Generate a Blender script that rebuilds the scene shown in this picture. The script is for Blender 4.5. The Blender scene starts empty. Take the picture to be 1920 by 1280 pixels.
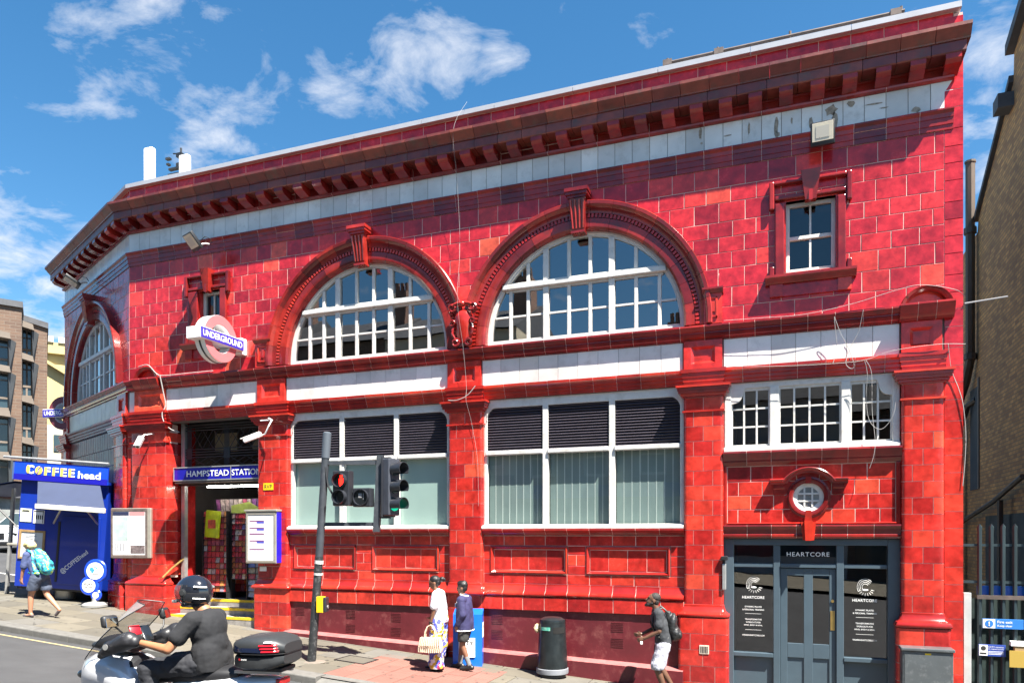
import bpy, bmesh, math, random
from mathutils import Vector, Matrix
R = math.radians
RND = random.Random(7)
SC = bpy.context.scene
COL = SC.collection

# ---------------------------------------------------------------- camera, sky, sun, exposure
cam_d = bpy.data.cameras.new('camera')
cam = bpy.data.objects.new('camera', cam_d)
COL.objects.link(cam)
cam.location = (0, -13, 2.45)
cam.rotation_euler = (R(90), 0, R(20.357))
cam_d.lens = 25.76
cam_d.sensor_width = 36
cam_d.shift_y = 0.1885
cam_d.clip_start = 0.05
cam_d.clip_end = 3000
SC.camera = cam

SUN = Vector((0.5, -0.30, 1.0)).normalized()
world = bpy.data.worlds.new('World')
SC.world = world
world.use_nodes = True
wn, wl = world.node_tree.nodes, world.node_tree.links
wn.clear()
w_out = wn.new('ShaderNodeOutputWorld')
w_bg = wn.new('ShaderNodeBackground')
w_bg.inputs['Strength'].default_value = 0.05
sky = wn.new('ShaderNodeTexSky')
sky.sky_type = 'NISHITA'
sky.sun_disc = False
sky.sun_elevation = math.asin(SUN.z)
sky.sun_rotation = math.atan2(SUN.x, SUN.y)
sky.air_density = 1.0
sky.dust_density = 0.35
sky.ozone_density = 2.0
tc = wn.new('ShaderNodeTexCoord')
sep = wn.new('ShaderNodeSeparateXYZ')
wl.new(tc.outputs['Generated'], sep.inputs[0])
def wmath(op, a, b=None, clamp=False):
    n = wn.new('ShaderNodeMath'); n.operation = op; n.use_clamp = clamp
    for i, v in enumerate((a, b)):
        if v is None: continue
        if isinstance(v, (int, float)): n.inputs[i].default_value = v
        else: wl.new(v, n.inputs[i])
    return n.outputs[0]
zz = wmath('ADD', wmath('MAXIMUM', sep.outputs[2], 0.0), 0.12)
cx_ = wmath('DIVIDE', sep.outputs[0], zz)
cy_ = wmath('DIVIDE', sep.outputs[1], zz)
cmb = wn.new('ShaderNodeCombineXYZ')
wl.new(cx_, cmb.inputs[0]); wl.new(cy_, cmb.inputs[1])
mp = wn.new('ShaderNodeMapping')
mp.inputs['Location'].default_value = (2.6, 5.1, 0)
mp.inputs['Scale'].default_value = (1.0, 1.0, 1)
wl.new(cmb.outputs[0], mp.inputs[0])
n1 = wn.new('ShaderNodeTexNoise')
n1.inputs['Scale'].default_value = 6.5
n1.inputs['Detail'].default_value = 9
n1.inputs['Roughness'].default_value = 0.62
n1.inputs['Distortion'].default_value = 0.35
wl.new(mp.outputs[0], n1.inputs['Vector'])
BLOBS = [((-0.6076, 0.5864, 0.5357), 5.5), ((-0.6555, 0.5734, 0.4915), 4.5), ((-0.3926, 0.7313, 0.5577), 3.6), ((-0.3567, 0.7601, 0.5432), 3.0), ((-0.4721, 0.7141, 0.517), 3.2), ((-0.426, 0.7544, 0.4994), 3.4),
         ((-0.5969, 0.6589, 0.4578), 5.0), ((-0.7765, 0.5668, 0.2753), 9.0), ((0.2027, 0.8874, 0.414), 4.5), ((0.2136, 0.8464, 0.4879), 4.0), ((-0.3082, 0.795, 0.5225), 3.5)]
nrm = wn.new('ShaderNodeVectorMath'); nrm.operation = 'NORMALIZE'
wl.new(tc.outputs['Generated'], nrm.inputs[0])
bsum = None
for d_, r_ in BLOBS:                # cumulus patches standing where the photograph has them, ragged by the noise below
    dt = wn.new('ShaderNodeVectorMath'); dt.operation = 'DOT_PRODUCT'
    dt.inputs[1].default_value = Vector(d_).normalized()
    wl.new(nrm.outputs[0], dt.inputs[0])
    mr_ = wn.new('ShaderNodeMapRange'); mr_.interpolation_type = 'SMOOTHSTEP'
    mr_.inputs['From Min'].default_value = math.cos(R(r_*0.95)); mr_.inputs['From Max'].default_value = 1.0
    wl.new(dt.outputs['Value'], mr_.inputs[0])
    bsum = mr_.outputs[0] if bsum is None else wmath('MAXIMUM', bsum, mr_.outputs[0])
cr = wn.new('ShaderNodeValToRGB')
cr.color_ramp.elements[0].position = 0.615
cr.color_ramp.elements[0].color = (0, 0, 0, 1)
cr.color_ramp.elements[1].position = 0.90
cr.color_ramp.elements[1].color = (1, 1, 1, 1)
wl.new(wmath('ADD', n1.outputs['Fac'], wmath('MULTIPLY', bsum, 0.19)), cr.inputs[0])
cl_f = wmath('MULTIPLY', cr.outputs[0], 0.85)
hs = wn.new('ShaderNodeHueSaturation')
hs.inputs['Hue'].default_value = 0.493
hs.inputs['Saturation'].default_value = 1.3
hs.inputs['Value'].default_value = 1.08
wl.new(sky.outputs[0], hs.inputs['Color'])
mixc = wn.new('ShaderNodeMix'); mixc.data_type = 'RGBA'
wl.new(cl_f, mixc.inputs['Factor'])
wl.new(hs.outputs[0], mixc.inputs['A'])
mixc.inputs['B'].default_value = (5.2, 5.4, 5.8, 1)
wl.new(mixc.outputs['Result'], w_bg.inputs['Color'])
wl.new(w_bg.outputs[0], w_out.inputs[0])

sun_d = bpy.data.lights.new('sun', 'SUN')
sun_d.energy = 5.0
sun_d.angle = R(0.5)
sun_d.color = (1.0, 0.95, 0.86)
sun = bpy.data.objects.new('sun', sun_d)
COL.objects.link(sun)
sun.rotation_euler = SUN.to_track_quat('Z', 'Y').to_euler()
sun.location = (10, -10, 30)

SC.view_settings.view_transform = 'Standard'
SC.view_settings.look = 'None'
SC.view_settings.gamma = 1.0
SC.view_settings.use_curve_mapping = False
SC.view_settings.exposure = 1.95
SC.render.engine = 'CYCLES'
SC.cycles.max_bounces = 6
SC.cycles.diffuse_bounces = 2
SC.cycles.glossy_bounces = 3
SC.cycles.transparent_max_bounces = 10
SC.cycles.caustics_reflective = False
SC.cycles.caustics_refractive = False
SC.cycles.sample_clamp_indirect = 4.0
SC.cycles.use_denoising = True

# ---------------------------------------------------------------- helpers
def gp(x):
    """pavement height at x (the street falls to the right)"""
    return -0.357 - 0.0734 * max(-70.0, min(12.0, x))
def road_z(x, y):
    return gp(x) - 0.11 + 0.1 * max(0.0, min(11.0, -3.1 - y))

def empty(name, parent=None, loc=(0, 0, 0), rz=0):
    o = bpy.data.objects.new(name, None)
    COL.objects.link(o); o.location = loc; o.rotation_euler = (0, 0, rz)
    o.empty_display_size = 0.1
    if parent: o.parent = parent
    return o
def tag(o, label=None, cat=None, group=None, kind=None):
    if label: o['label'] = label
    if cat: o['category'] = cat
    if group: o['group'] = group
    if kind: o['kind'] = kind
    return o
def thing(name, label, cat, loc=(0, 0, 0), rz=0, group=None):
    return tag(empty(name, None, loc, rz), label, cat, group)

class MB:
    def __init__(s): s.v, s.f = [], []
    def add(s, v, f):
        n = len(s.v); s.v += [tuple(p) for p in v]; s.f += [tuple(i + n for i in q) for q in f]; return s
    def box(s, x0, x1, y0, y1, z0, z1):
        return s.add([(x0,y0,z0),(x1,y0,z0),(x1,y1,z0),(x0,y1,z0),(x0,y0,z1),(x1,y0,z1),(x1,y1,z1),(x0,y1,z1)],
                     [(0,3,2,1),(4,5,6,7),(0,1,5,4),(1,2,6,5),(2,3,7,6),(3,0,4,7)])
    def cbox(s, x0, x1, y0, y1, z0, z1, c=0.01):
        """box with chamfered edges (as a hull of three boxes' corners)"""
        bm = bmesh.new()
        bmesh.ops.create_cube(bm, size=1)
        bmesh.ops.scale(bm, vec=(x1-x0, y1-y0, z1-z0), verts=bm.verts)
        bmesh.ops.translate(bm, vec=((x0+x1)/2, (y0+y1)/2, (z0+z1)/2), verts=bm.verts)
        bmesh.ops.bevel(bm, geom=bm.edges[:], offset=c, segments=2, affect='EDGES', profile=0.5)
        bm.verts.index_update()
        s.add([v.co[:] for v in bm.verts], [[v.index for v in f.verts] for f in bm.faces])
        bm.free(); return s
    def prism(s, poly, y0, y1):
        """polygon in (x,z) extruded from y0 to y1"""
        n = len(poly)
        return s.add([(x, y0, z) for x, z in poly] + [(x, y1, z) for x, z in poly],
                     [tuple(range(n)), tuple(range(2*n-1, n-1, -1))] + [(i, n+i, n+(i+1) % n, (i+1) % n) for i in range(n)])
    def vprism(s, poly, z0, z1):
        """polygon in (x,y) extruded upward"""
        n = len(poly)
        return s.add([(x, y, z0) for x, y in poly] + [(x, y, z1) for x, y in poly],
                     [tuple(range(n-1, -1, -1)), tuple(range(n, 2*n))] + [(i, (i+1) % n, n+(i+1) % n, n+i) for i in range(n)])
    def sweep(s, prof, x0, x1, m0=0.0, m1=0.0):
        """closed profile in (y,z) swept along x; m = mitre slope at each end"""
        n = len(prof)
        return s.add([(x0 + m0*y, y, z) for y, z in prof] + [(x1 + m1*y, y, z) for y, z in prof],
                     [tuple(range(n)), tuple(range(2*n-1, n-1, -1))] + [(i, n+i, n+(i+1) % n, (i+1) % n) for i in range(n)])
    def arc(s, prof, cx, cz, a0, a1, n=24, sx=1.0, closed=False):
        """closed profile in (r,y) swept round (cx,cz) in the xz plane"""
        m = len(prof); v = []; f = []
        k = n if closed else n + 1
        for i in range(k):
            a = a0 + (a1 - a0) * i / n
            v += [(cx + r*math.cos(a)*sx, y, cz + r*math.sin(a)) for r, y in prof]
        for i in range(n):
            i2 = (i + 1) % k
            for j in range(m):
                f.append((i*m+j, i2*m+j, i2*m+(j+1) % m, i*m+(j+1) % m))
        if not closed:
            f.append(tuple(range(m-1, -1, -1))); f.append(tuple(range(n*m, n*m+m)))
        return s.add(v, f)
    def cyl(s, p0, p1, r0, r1=None, n=12):
        r1 = r0 if r1 is None else r1
        p0, p1 = Vector(p0), Vector(p1); d = (p1 - p0).normalized()
        a = d.orthogonal().normalized(); b = d.cross(a)
        v = [];
        for p, r in ((p0, r0), (p1, r1)):
            v += [p + (a*math.cos(t) + b*math.sin(t))*r for t in [2*math.pi*i/n for i in range(n)]]
        return s.add(v, [tuple(range(n-1, -1, -1)), tuple(range(n, 2*n))] + [(i, (i+1) % n, n+(i+1) % n, n+i) for i in range(n)])
    def tube(s, pts, r, n=6):
        pts = [Vector(p) for p in pts]; v = []; f = []; m = len(pts)
        up = Vector((0, 0, 1)); rr = r if isinstance(r, (list, tuple)) else [r]*m
        for i, p in enumerate(pts):
            d = (pts[min(i+1, m-1)] - pts[max(i-1, 0)]).normalized()
            a = d.cross(up)
            if a.length < 1e-3: a = d.cross(Vector((0, 1, 0)))
            a.normalize(); b = a.cross(d)
            v += [p + (a*math.cos(2*math.pi*j/n) + b*math.sin(2*math.pi*j/n))*rr[i] for j in range(n)]
        for i in range(m-1):
            for j in range(n):
                f.append((i*n+j, i*n+(j+1) % n, (i+1)*n+(j+1) % n, (i+1)*n+j))
        f += [tuple(range(n-1, -1, -1)), tuple(range((m-1)*n, m*n))]
        return s.add(v, f)
    def lathe(s, prof, c=(0, 0, 0), n=24, sx=1.0, sy=1.0):
        """profile (r,z) turned about z"""
        m = len(prof); v = []; f = []
        for i in range(n):
            a = 2*math.pi*i/n
            v += [(c[0]+r*math.cos(a)*sx, c[1]+r*math.sin(a)*sy, c[2]+z) for r, z in prof]
        for i in range(n):
            for j in range(m-1):
                f.append((i*m+j, ((i+1) % n)*m+j, ((i+1) % n)*m+j+1, i*m+j+1))
        f.append(tuple(i*m for i in range(n-1, -1, -1))); f.append(tuple(i*m+m-1 for i in range(n)))
        return s.add(v, f)
    def ball(s, c, r, n=12, m=8):
        rx, ry, rz = r if isinstance(r, (tuple, list)) else (r, r, r)
        prof = [(math.cos(-math.pi/2 + math.pi*j/m), math.sin(-math.pi/2 + math.pi*j/m)) for j in range(m+1)]
        prof[0] = (0.02, prof[0][1]); prof[-1] = (0.02, prof[-1][1])
        k = len(s.v); s.lathe(prof, (0, 0, 0), n)
        s.v[k:] = [(c[0]+x*rx, c[1]+y*ry, c[2]+z*rz) for x, y, z in s.v[k:]]
        return s
    def xf(s, M, k=0):
        s.v[k:] = [tuple(M @ Vector(p)) for p in s.v[k:]]; return s
    def mesh(s, name, mat, smooth=None):
        me = bpy.data.meshes.new(name)
        me.from_pydata(s.v, [], s.f)
        bm = bmesh.new(); bm.from_mesh(me)
        bmesh.ops.recalc_face_normals(bm, faces=bm.faces[:])
        bm.to_mesh(me); bm.free()
        if smooth is not None:
            me.polygons.foreach_set('use_smooth', [True]*len(me.polygons))
            me.set_sharp_from_angle(angle=R(smooth))
        if mat: me.materials.append(mat)
        return me
    def build(s, name, mat, parent=None, smooth=None, loc=None, rot=None):
        o = bpy.data.objects.new(name, s.mesh(name, mat, smooth))
        COL.objects.link(o)
        if parent: o.parent = parent
        if loc is not None: o.location = loc
        if rot is not None: o.rotation_euler = rot
        return o
TMP = bpy.data.scenes.new('scratch')
def eval_mesh(o):
    vl = TMP.view_layers[0]; vl.update()
    return bpy.data.meshes.new_from_object(o.evaluated_get(vl.depsgraph), depsgraph=vl.depsgraph)
def inst(me, name, parent, loc=(0, 0, 0), rot=(0, 0, 0)):
    o = bpy.data.objects.new(name, me); COL.objects.link(o)
    o.parent = parent; o.location = loc; o.rotation_euler = rot
    return o
def copy_tree(o, parent=None):
    c = o.copy(); COL.objects.link(c); c.parent = parent
    for ch in list(o.children): copy_tree(ch, c)
    return c

# ---------------------------------------------------------------- materials
MATS = {}
def mat(name, col, rough=0.6, metal=0.0, var=0.0, scale=6.0, bump=0.0, bscale=None, coat=0.0, rvar=0.0, spec=0.5,
        dirt=None, dirt_amt=0.0, dscale=2.0, obj_rand=None, streak=False, emit=None, sheen=0.0, space='Object', alpha=None, detail=5, wpatch=0.0):
    if name in MATS: return MATS[name]
    m = bpy.data.materials.new(name); m.use_nodes = True
    N, L = m.node_tree.nodes, m.node_tree.links
    b = N['Principled BSDF']
    b.inputs['Roughness'].default_value = rough
    b.inputs['Metallic'].default_value = metal
    b.inputs['Coat Weight'].default_value = coat
    b.inputs['Coat Roughness'].default_value = 0.06
    b.inputs['Specular IOR Level'].default_value = spec
    if sheen: b.inputs['Sheen Weight'].default_value = sheen
    if alpha is not None: b.inputs['Alpha'].default_value = alpha
    co = N.new('ShaderNodeTexCoord')
    mpp = N.new('ShaderNodeMapping')
    L.new(co.outputs[space], mpp.inputs[0])
    oi = N.new('ShaderNodeObjectInfo')
    # every object gets its own patch of the noise
    vm = N.new('ShaderNodeVectorMath'); vm.operation = 'SCALE'
    vm.inputs[0].default_value = (37, 19, 53)
    L.new(oi.outputs['Random'], vm.inputs['Scale'])
    L.new(vm.outputs[0], mpp.inputs['Location'])
    if streak: mpp.inputs['Scale'].default_value = (1, 1, 0.12)
    nz = N.new('ShaderNodeTexNoise')
    nz.inputs['Scale'].default_value = scale; nz.inputs['Detail'].default_value = detail; nz.inputs['Roughness'].default_value = 0.6
    L.new(mpp.outputs[0], nz.inputs['Vector'])
    base = None
    if obj_rand:
        rp = N.new('ShaderNodeValToRGB'); rp.color_ramp.interpolation = 'LINEAR'
        el = rp.color_ramp.elements
        while len(el) < len(obj_rand): el.new(0.5)
        for i, (p, c) in enumerate(obj_rand):
            el[i].position = p; el[i].color = (*c, 1)
        L.new(oi.outputs['Random'], rp.inputs[0]); base = rp.outputs[0]
    def val(sock, v):
        if base is None and sock is None: return
    if var:
        hsv = N.new('ShaderNodeHueSaturation')
        mr = N.new('ShaderNodeMapRange')
        mr.inputs['From Min'].default_value = 0.25; mr.inputs['From Max'].default_value = 0.75
        mr.inputs['To Min'].default_value = 1 - var; mr.inputs['To Max'].default_value = 1 + var
        L.new(nz.outputs['Fac'], mr.inputs[0]); L.new(mr.outputs[0], hsv.inputs['Value'])
        if base: L.new(base, hsv.inputs['Color'])
        else: hsv.inputs['Color'].default_value = (*col, 1)
        base = hsv.outputs[0]
    if wpatch:                 # weathering that runs on from piece to piece
        ge = N.new('ShaderNodeNewGeometry'); n5 = N.new('ShaderNodeTexNoise'); n5.inputs['Scale'].default_value = 1.1; n5.inputs['Detail'].default_value = 6
        L.new(ge.outputs['Position'], n5.inputs['Vector'])
        h5 = N.new('ShaderNodeHueSaturation'); m5 = N.new('ShaderNodeMapRange'); m5.inputs['From Min'].default_value = 0.3; m5.inputs['From Max'].default_value = 0.7
        m5.inputs['To Min'].default_value = 1-wpatch; m5.inputs['To Max'].default_value = 1+wpatch
        L.new(n5.outputs['Fac'], m5.inputs[0]); L.new(m5.outputs[0], h5.inputs['Value']); L.new(base, h5.inputs['Color']); base = h5.outputs[0]
    if dirt:
        n2 = N.new('ShaderNodeTexNoise'); n2.inputs['Scale'].default_value = dscale; n2.inputs['Detail'].default_value = 8
        n2.inputs['Roughness'].default_value = 0.7
        L.new(mpp.outputs[0], n2.inputs['Vector'])
        r2 = N.new('ShaderNodeValToRGB'); r2.color_ramp.elements[0].position = 0.52; r2.color_ramp.elements[1].position = 0.72
        L.new(n2.outputs['Fac'], r2.inputs[0])
        ml = N.new('ShaderNodeMath'); ml.operation = 'MULTIPLY'; ml.inputs[1].default_value = dirt_amt
        L.new(r2.outputs[0], ml.inputs[0])
        mx = N.new('ShaderNodeMix'); mx.data_type = 'RGBA'
        L.new(ml.outputs[0], mx.inputs['Factor'])
        if base: L.new(base, mx.inputs['A'])
        else: mx.inputs['A'].default_value = (*col, 1)
        mx.inputs['B'].default_value = (*dirt, 1)
        base = mx.outputs['Result']
    if base: L.new(base, b.inputs['Base Color'])
    else: b.inputs['Base Color'].default_value = (*col, 1)
    if rvar:
        mr = N.new('ShaderNodeMapRange'); mr.inputs['To Min'].default_value = max(0.02, rough - rvar); mr.inputs['To Max'].default_value = rough + rvar
        L.new(nz.outputs['Fac'], mr.inputs[0]); L.new(mr.outputs[0], b.inputs['Roughness'])
    if bump:
        n3 = N.new('ShaderNodeTexNoise'); n3.inputs['Scale'].default_value = bscale or scale*2; n3.inputs['Detail'].default_value = 4
        L.new(mpp.outputs[0], n3.inputs['Vector'])
        bp = N.new('ShaderNodeBump'); bp.inputs['Strength'].default_value = bump; bp.inputs['Distance'].default_value = 0.02
        L.new(n3.outputs['Fac'], bp.inputs['Height']); L.new(bp.outputs[0], b.inputs['Normal'])
        if coat: L.new(bp.outputs[0], b.inputs['Coat Normal'])
    if emit:
        b.inputs['Emission Color'].default_value = (*emit[0], 1); b.inputs['Emission Strength'].default_value = emit[1]
    MATS[name] = m
    return m
def thin_glass(name, tint=(0.8, 0.85, 0.85), refl=1.0, rough=0.0, body=None, body_amt=0.0):
    m = bpy.data.materials.new(name); m.use_nodes = True
    N, L = m.node_tree.nodes, m.node_tree.links
    N.clear()
    out = N.new('ShaderNodeOutputMaterial')
    tr = N.new('ShaderNodeBsdfTransparent'); tr.inputs[0].default_value = (*tint, 1)
    gl = N.new('ShaderNodeBsdfGlossy'); gl.inputs['Roughness'].default_value = rough
    co = N.new('ShaderNodeTexCoord'); nz = N.new('ShaderNodeTexNoise'); nz.inputs['Scale'].default_value = 1.3; nz.inputs['Detail'].default_value = 1
    L.new(co.outputs['Object'], nz.inputs['Vector'])
    bp = N.new('ShaderNodeBump'); bp.inputs['Strength'].default_value = 0.12; bp.inputs['Distance'].default_value = 0.01
    L.new(nz.outputs['Fac'], bp.inputs['Height']); L.new(bp.outputs[0], gl.inputs['Normal'])
    lw = N.new('ShaderNodeLayerWeight'); lw.inputs['Blend'].default_value = 0.5
    pw = N.new('ShaderNodeMath'); pw.operation = 'POWER'; pw.inputs[1].default_value = 5.0
    L.new(lw.outputs['Facing'], pw.inputs[0])
    ma = N.new('ShaderNodeMath'); ma.operation = 'MULTIPLY_ADD'; ma.inputs[1].default_value = 0.92; ma.inputs[2].default_value = 0.085
    L.new(pw.outputs[0], ma.inputs[0])
    ml = N.new('ShaderNodeMath'); ml.operation = 'MULTIPLY'; ml.inputs[1].default_value = refl; ml.use_clamp = True
    L.new(ma.outputs[0], ml.inputs[0])
    mx = N.new('ShaderNodeMixShader')
    src = tr
    if body:
        df = N.new('ShaderNodeBsdfDiffuse'); df.inputs[0].default_value = (*body, 1)
        m2 = N.new('ShaderNodeMixShader'); m2.inputs[0].default_value = body_amt
        L.new(tr.outputs[0], m2.inputs[1]); L.new(df.outputs[0], m2.inputs[2]); src = m2
    L.new(ml.outputs[0], mx.inputs[0]); L.new(src.outputs[0], mx.inputs[1]); L.new(gl.outputs[0], mx.inputs[2])
    L.new(mx.outputs[0], out.inputs[0])
    return m

RED_RAMP = [(0.0, (0.27, 0.013, 0.014)), (0.10, (0.385, 0.018, 0.016)), (0.45, (0.45, 0.024, 0.018)), (0.80, (0.51, 0.034, 0.022)), (0.97, (0.56, 0.05, 0.028)), (1.0, (0.60, 0.08, 0.04))]
M_TILE = mat('glazed_red_tile', (0.4, 0.02, 0.015), rough=0.25, var=0.42, scale=7, bump=0.16, bscale=7, coat=0.5, spec=0.25, rvar=0.1, obj_rand=RED_RAMP, wpatch=0.22)
SKYRED_RAMP = [(0.0, (0.26, 0.011, 0.018)), (0.10, (0.365, 0.014, 0.022)), (0.45, (0.42, 0.018, 0.025)), (0.80, (0.48, 0.024, 0.027)), (0.96, (0.53, 0.04, 0.03)), (1.0, (0.60, 0.09, 0.045))]  # upper storey tiles: blue sky reflection tinted into the red
M_SKYRED = mat('sky_tinted_red_tile', (0.4, 0.02, 0.02), rough=0.25, var=0.44, scale=7, bump=0.16, bscale=7, coat=0.5, spec=0.25, rvar=0.1, obj_rand=SKYRED_RAMP, wpatch=0.25)
M_MOULD = mat('glazed_moulding', (0.3, 0.014, 0.012), rough=0.22, var=0.35, scale=4, bump=0.06, coat=0.5, spec=0.3, rvar=0.08,
              obj_rand=[(0, (0.14, 0.010, 0.010)), (0.5, (0.22, 0.013, 0.012)), (1, (0.31, 0.022, 0.015))], wpatch=0.3, dirt=(0.05, 0.022, 0.018), dirt_amt=0.6, dscale=5)
M_BRIGHT = mat('glazed_bright_moulding', (0.4, 0.02, 0.012), rough=0.2, var=0.25, scale=4, bump=0.06, coat=0.5, spec=0.3, rvar=0.08,
               obj_rand=[(0, (0.28, 0.014, 0.012)), (0.5, (0.40, 0.021, 0.014)), (1, (0.50, 0.04, 0.02))], wpatch=0.25, dirt=(0.10, 0.02, 0.016), dirt_amt=0.5, dscale=6)
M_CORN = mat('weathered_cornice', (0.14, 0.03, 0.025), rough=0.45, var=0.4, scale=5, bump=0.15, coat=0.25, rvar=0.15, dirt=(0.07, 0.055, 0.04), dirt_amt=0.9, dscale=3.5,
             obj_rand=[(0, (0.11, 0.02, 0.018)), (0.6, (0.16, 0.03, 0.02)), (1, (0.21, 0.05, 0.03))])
M_WHITE = mat('white_frieze_tile', (0.78, 0.77, 0.74), rough=0.25, var=0.06, scale=3, bump=0.05, coat=0.4, dirt=(0.42, 0.40, 0.36), dirt_amt=0.6, dscale=3.5, wpatch=0.12, obj_rand=[(0, (0.56, 0.55, 0.52)), (0.5, (0.68, 0.67, 0.64)), (1, (0.76, 0.75, 0.71))])
M_CREAMT = mat('cream_frieze_tile', (0.66, 0.58, 0.44), rough=0.4, var=0.12, scale=3, bump=0.05, coat=0.2, dirt=(0.4, 0.34, 0.26), dirt_amt=0.5, dscale=2.5)
M_GROUT = mat('grout', (0.62, 0.43, 0.37), rough=0.9, var=0.25, scale=5)
M_GROUTD = mat('dark_grout', (0.12, 0.11, 0.10), rough=0.9, var=0.25, scale=5)
M_MAROON = mat('maroon_paint', (0.115, 0.014, 0.02), rough=0.4, var=0.25, scale=2.5, bump=0.15, bscale=9, dirt=(0.35, 0.16, 0.13), dirt_amt=0.3, dscale=5)
M_PINK = mat('worn_pink_ledge', (0.30, 0.105, 0.10), rough=0.7, var=0.25, scale=6, bump=0.2, dirt=(0.25, 0.04, 0.04), dirt_amt=0.6, dscale=4)
M_WPAINT = mat('white_window_paint', (0.60, 0.585, 0.55), rough=0.45, var=0.10, scale=7, bump=0.12, bscale=20, dirt=(0.34, 0.30, 0.24), dirt_amt=0.5, dscale=5)
M_LEAD = mat('grey_lead_flashing', (0.33, 0.35, 0.39), rough=0.5, var=0.12, scale=2, bump=0.08)
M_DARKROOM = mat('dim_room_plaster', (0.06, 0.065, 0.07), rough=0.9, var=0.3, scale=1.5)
M_GLASS = thin_glass('window_glass', (0.82, 0.88, 0.88), refl=3.2)
M_DARKGLASS = thin_glass('small_pane_glass', (0.7, 0.75, 0.75), refl=1.1)
M_SHOPGLASS = thin_glass('shop_glass', (0.55, 0.58, 0.6), refl=2.0)
M_BLACK = mat('black_metal', (0.016, 0.017, 0.019), rough=0.45, var=0.2, scale=4)
M_LETW = mat('white_lettering', (0.85, 0.85, 0.83), rough=0.5)
M_BLUE = mat('enamel_blue', (0.012, 0.012, 0.30), rough=0.25, var=0.05, coat=0.5)
M_GREYST = mat('galvanised_steel', (0.42, 0.42, 0.41), rough=0.45, metal=0.6, var=0.15, scale=8)

# ---------------------------------------------------------------- lettering
def lettering(name, body, mt, parent, loc, w=None, h=None, rot=(R(90), 0, 0), ext=0.002, bold=0.0, align='CENTER', spacing=1.0, shear=0.0):
    cu = bpy.data.curves.new(name, 'FONT')
    cu.body = body; cu.size = 1.0; cu.offset = bold; cu.extrude = 0.0
    cu.align_x = align; cu.align_y = 'CENTER'; cu.space_character = spacing; cu.shear = shear; cu.resolution_u = 3
    t = bpy.data.objects.new(name, cu); TMP.collection.objects.link(t)
    me = eval_mesh(t)
    bpy.data.objects.remove(t); bpy.data.curves.remove(cu)
    xs = [v.co.x for v in me.vertices]; ys = [v.co.y for v in me.vertices]
    W, H = max(xs)-min(xs), max(ys)-min(ys)
    mx, my = (max(xs)+min(xs))/2, (max(ys)+min(ys))/2
    sx = w/W if w else (h/H)
    sy = h/H if h else sx
    for v in me.vertices:
        v.co = ((v.co.x-(mx if align == 'CENTER' else min(xs)))*sx, (v.co.y-my)*sy, ext)
    me.materials.clear(); me.materials.append(mt)
    o = bpy.data.objects.new(name, me); COL.objects.link(o)
    if parent: o.parent = parent
    o.location = loc; o.rotation_euler = rot
    return o
# ================================================================ the station building
MIT = 0.2217                      # mitre slope at the 25 degree corner
XL, XR = -14.41, 2.59
Z_GF, Z_STR, Z_ARC = 5.03, 6.03, 8.72
st = thing('station_building', 'two storey station faced in glazed blood red tiles with two big arched windows', 'building', (0, 0, 0))
PARTS = {}
def part(name, parent=None):
    return empty(name, parent or st)
wing = empty('corner_wing', st, (XL, 0, 0), R(-25))
WLEN = 5.65

def area(p):
    return 0.5*sum(p[i][0]*p[(i+1) % len(p)][1]-p[(i+1) % len(p)][0]*p[i][1] for i in range(len(p)))
def clip_half(poly, nx, nz, d):
    out = []
    for i in range(len(poly)):
        a, b = poly[i], poly[(i+1) % len(poly)]
        da, db = nx*a[0]+nz*a[1]-d, nx*b[0]+nz*b[1]-d
        if da >= 0: out.append(a)
        if (da >= 0) != (db >= 0):
            t = da/(da-db); out.append((a[0]+(b[0]-a[0])*t, a[1]+(b[1]-a[1])*t))
    return out
TC = {}
def jit(): return (R(RND.uniform(-0.5, 0.5)), 0, R(RND.uniform(-0.5, 0.5)))
def tile(parent, poly, y, mt, name='tile', t=0.016, b=0.005):
    """a glazed tile: polygon in (x,z), front face at y"""
    xs = [p[0] for p in poly]; zs = [p[1] for p in poly]
    cx, cz = (min(xs)+max(xs))/2, (min(zs)+max(zs))/2
    rect = len(poly) == 4 and all(min(abs(p[0]-min(xs)), abs(p[0]-max(xs))) < 1e-6 and min(abs(p[1]-min(zs)), abs(p[1]-max(zs))) < 1e-6 for p in poly)
    key = (round(max(xs)-min(xs), 3), round(max(zs)-min(zs), 3), mt.name, t) if rect else None
    me = TC.get(key) if key else None
    if me is None:
        q = [(p[0]-cx, p[1]-cz) for p in poly]
        if area(q) < 0: q = q[::-1]
        n = len(q)
        m = []
        for i in range(n):
            a, p, c = Vector(q[i-1]), Vector(q[i]), Vector(q[(i+1) % n])
            d1, d2 = (p-a).normalized(), (c-p).normalized()
            n1, n2 = Vector((-d1.y, d1.x)), Vector((-d2.y, d2.x))
            k = 1+n1.dot(n2); off = (n1+n2)/max(k, 0.3)
            m.append((p.x+off.x*b, p.y+off.y*b))
        v = [(x, 0, z) for x, z in m] + [(x, b*0.7, z) for x, z in q] + [(x, t, z) for x, z in q]
        f = [tuple(range(n))] + [(i, n+i, n+(i+1) % n, (i+1) % n) for i in range(n)] + [(n+i, 2*n+i, 2*n+(i+1) % n, n+(i+1) % n) for i in range(n)]
        k = MB(); k.add(v, f)
        me = k.mesh(name, mt)
        if key: TC[key] = me
    return inst(me, name, parent, (cx, y, cz), jit())
def rect(x0, x1, z0, z1): return [(x0, z0), (x1, z0), (x1, z1), (x0, z1)]
G = 0.0052
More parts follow.
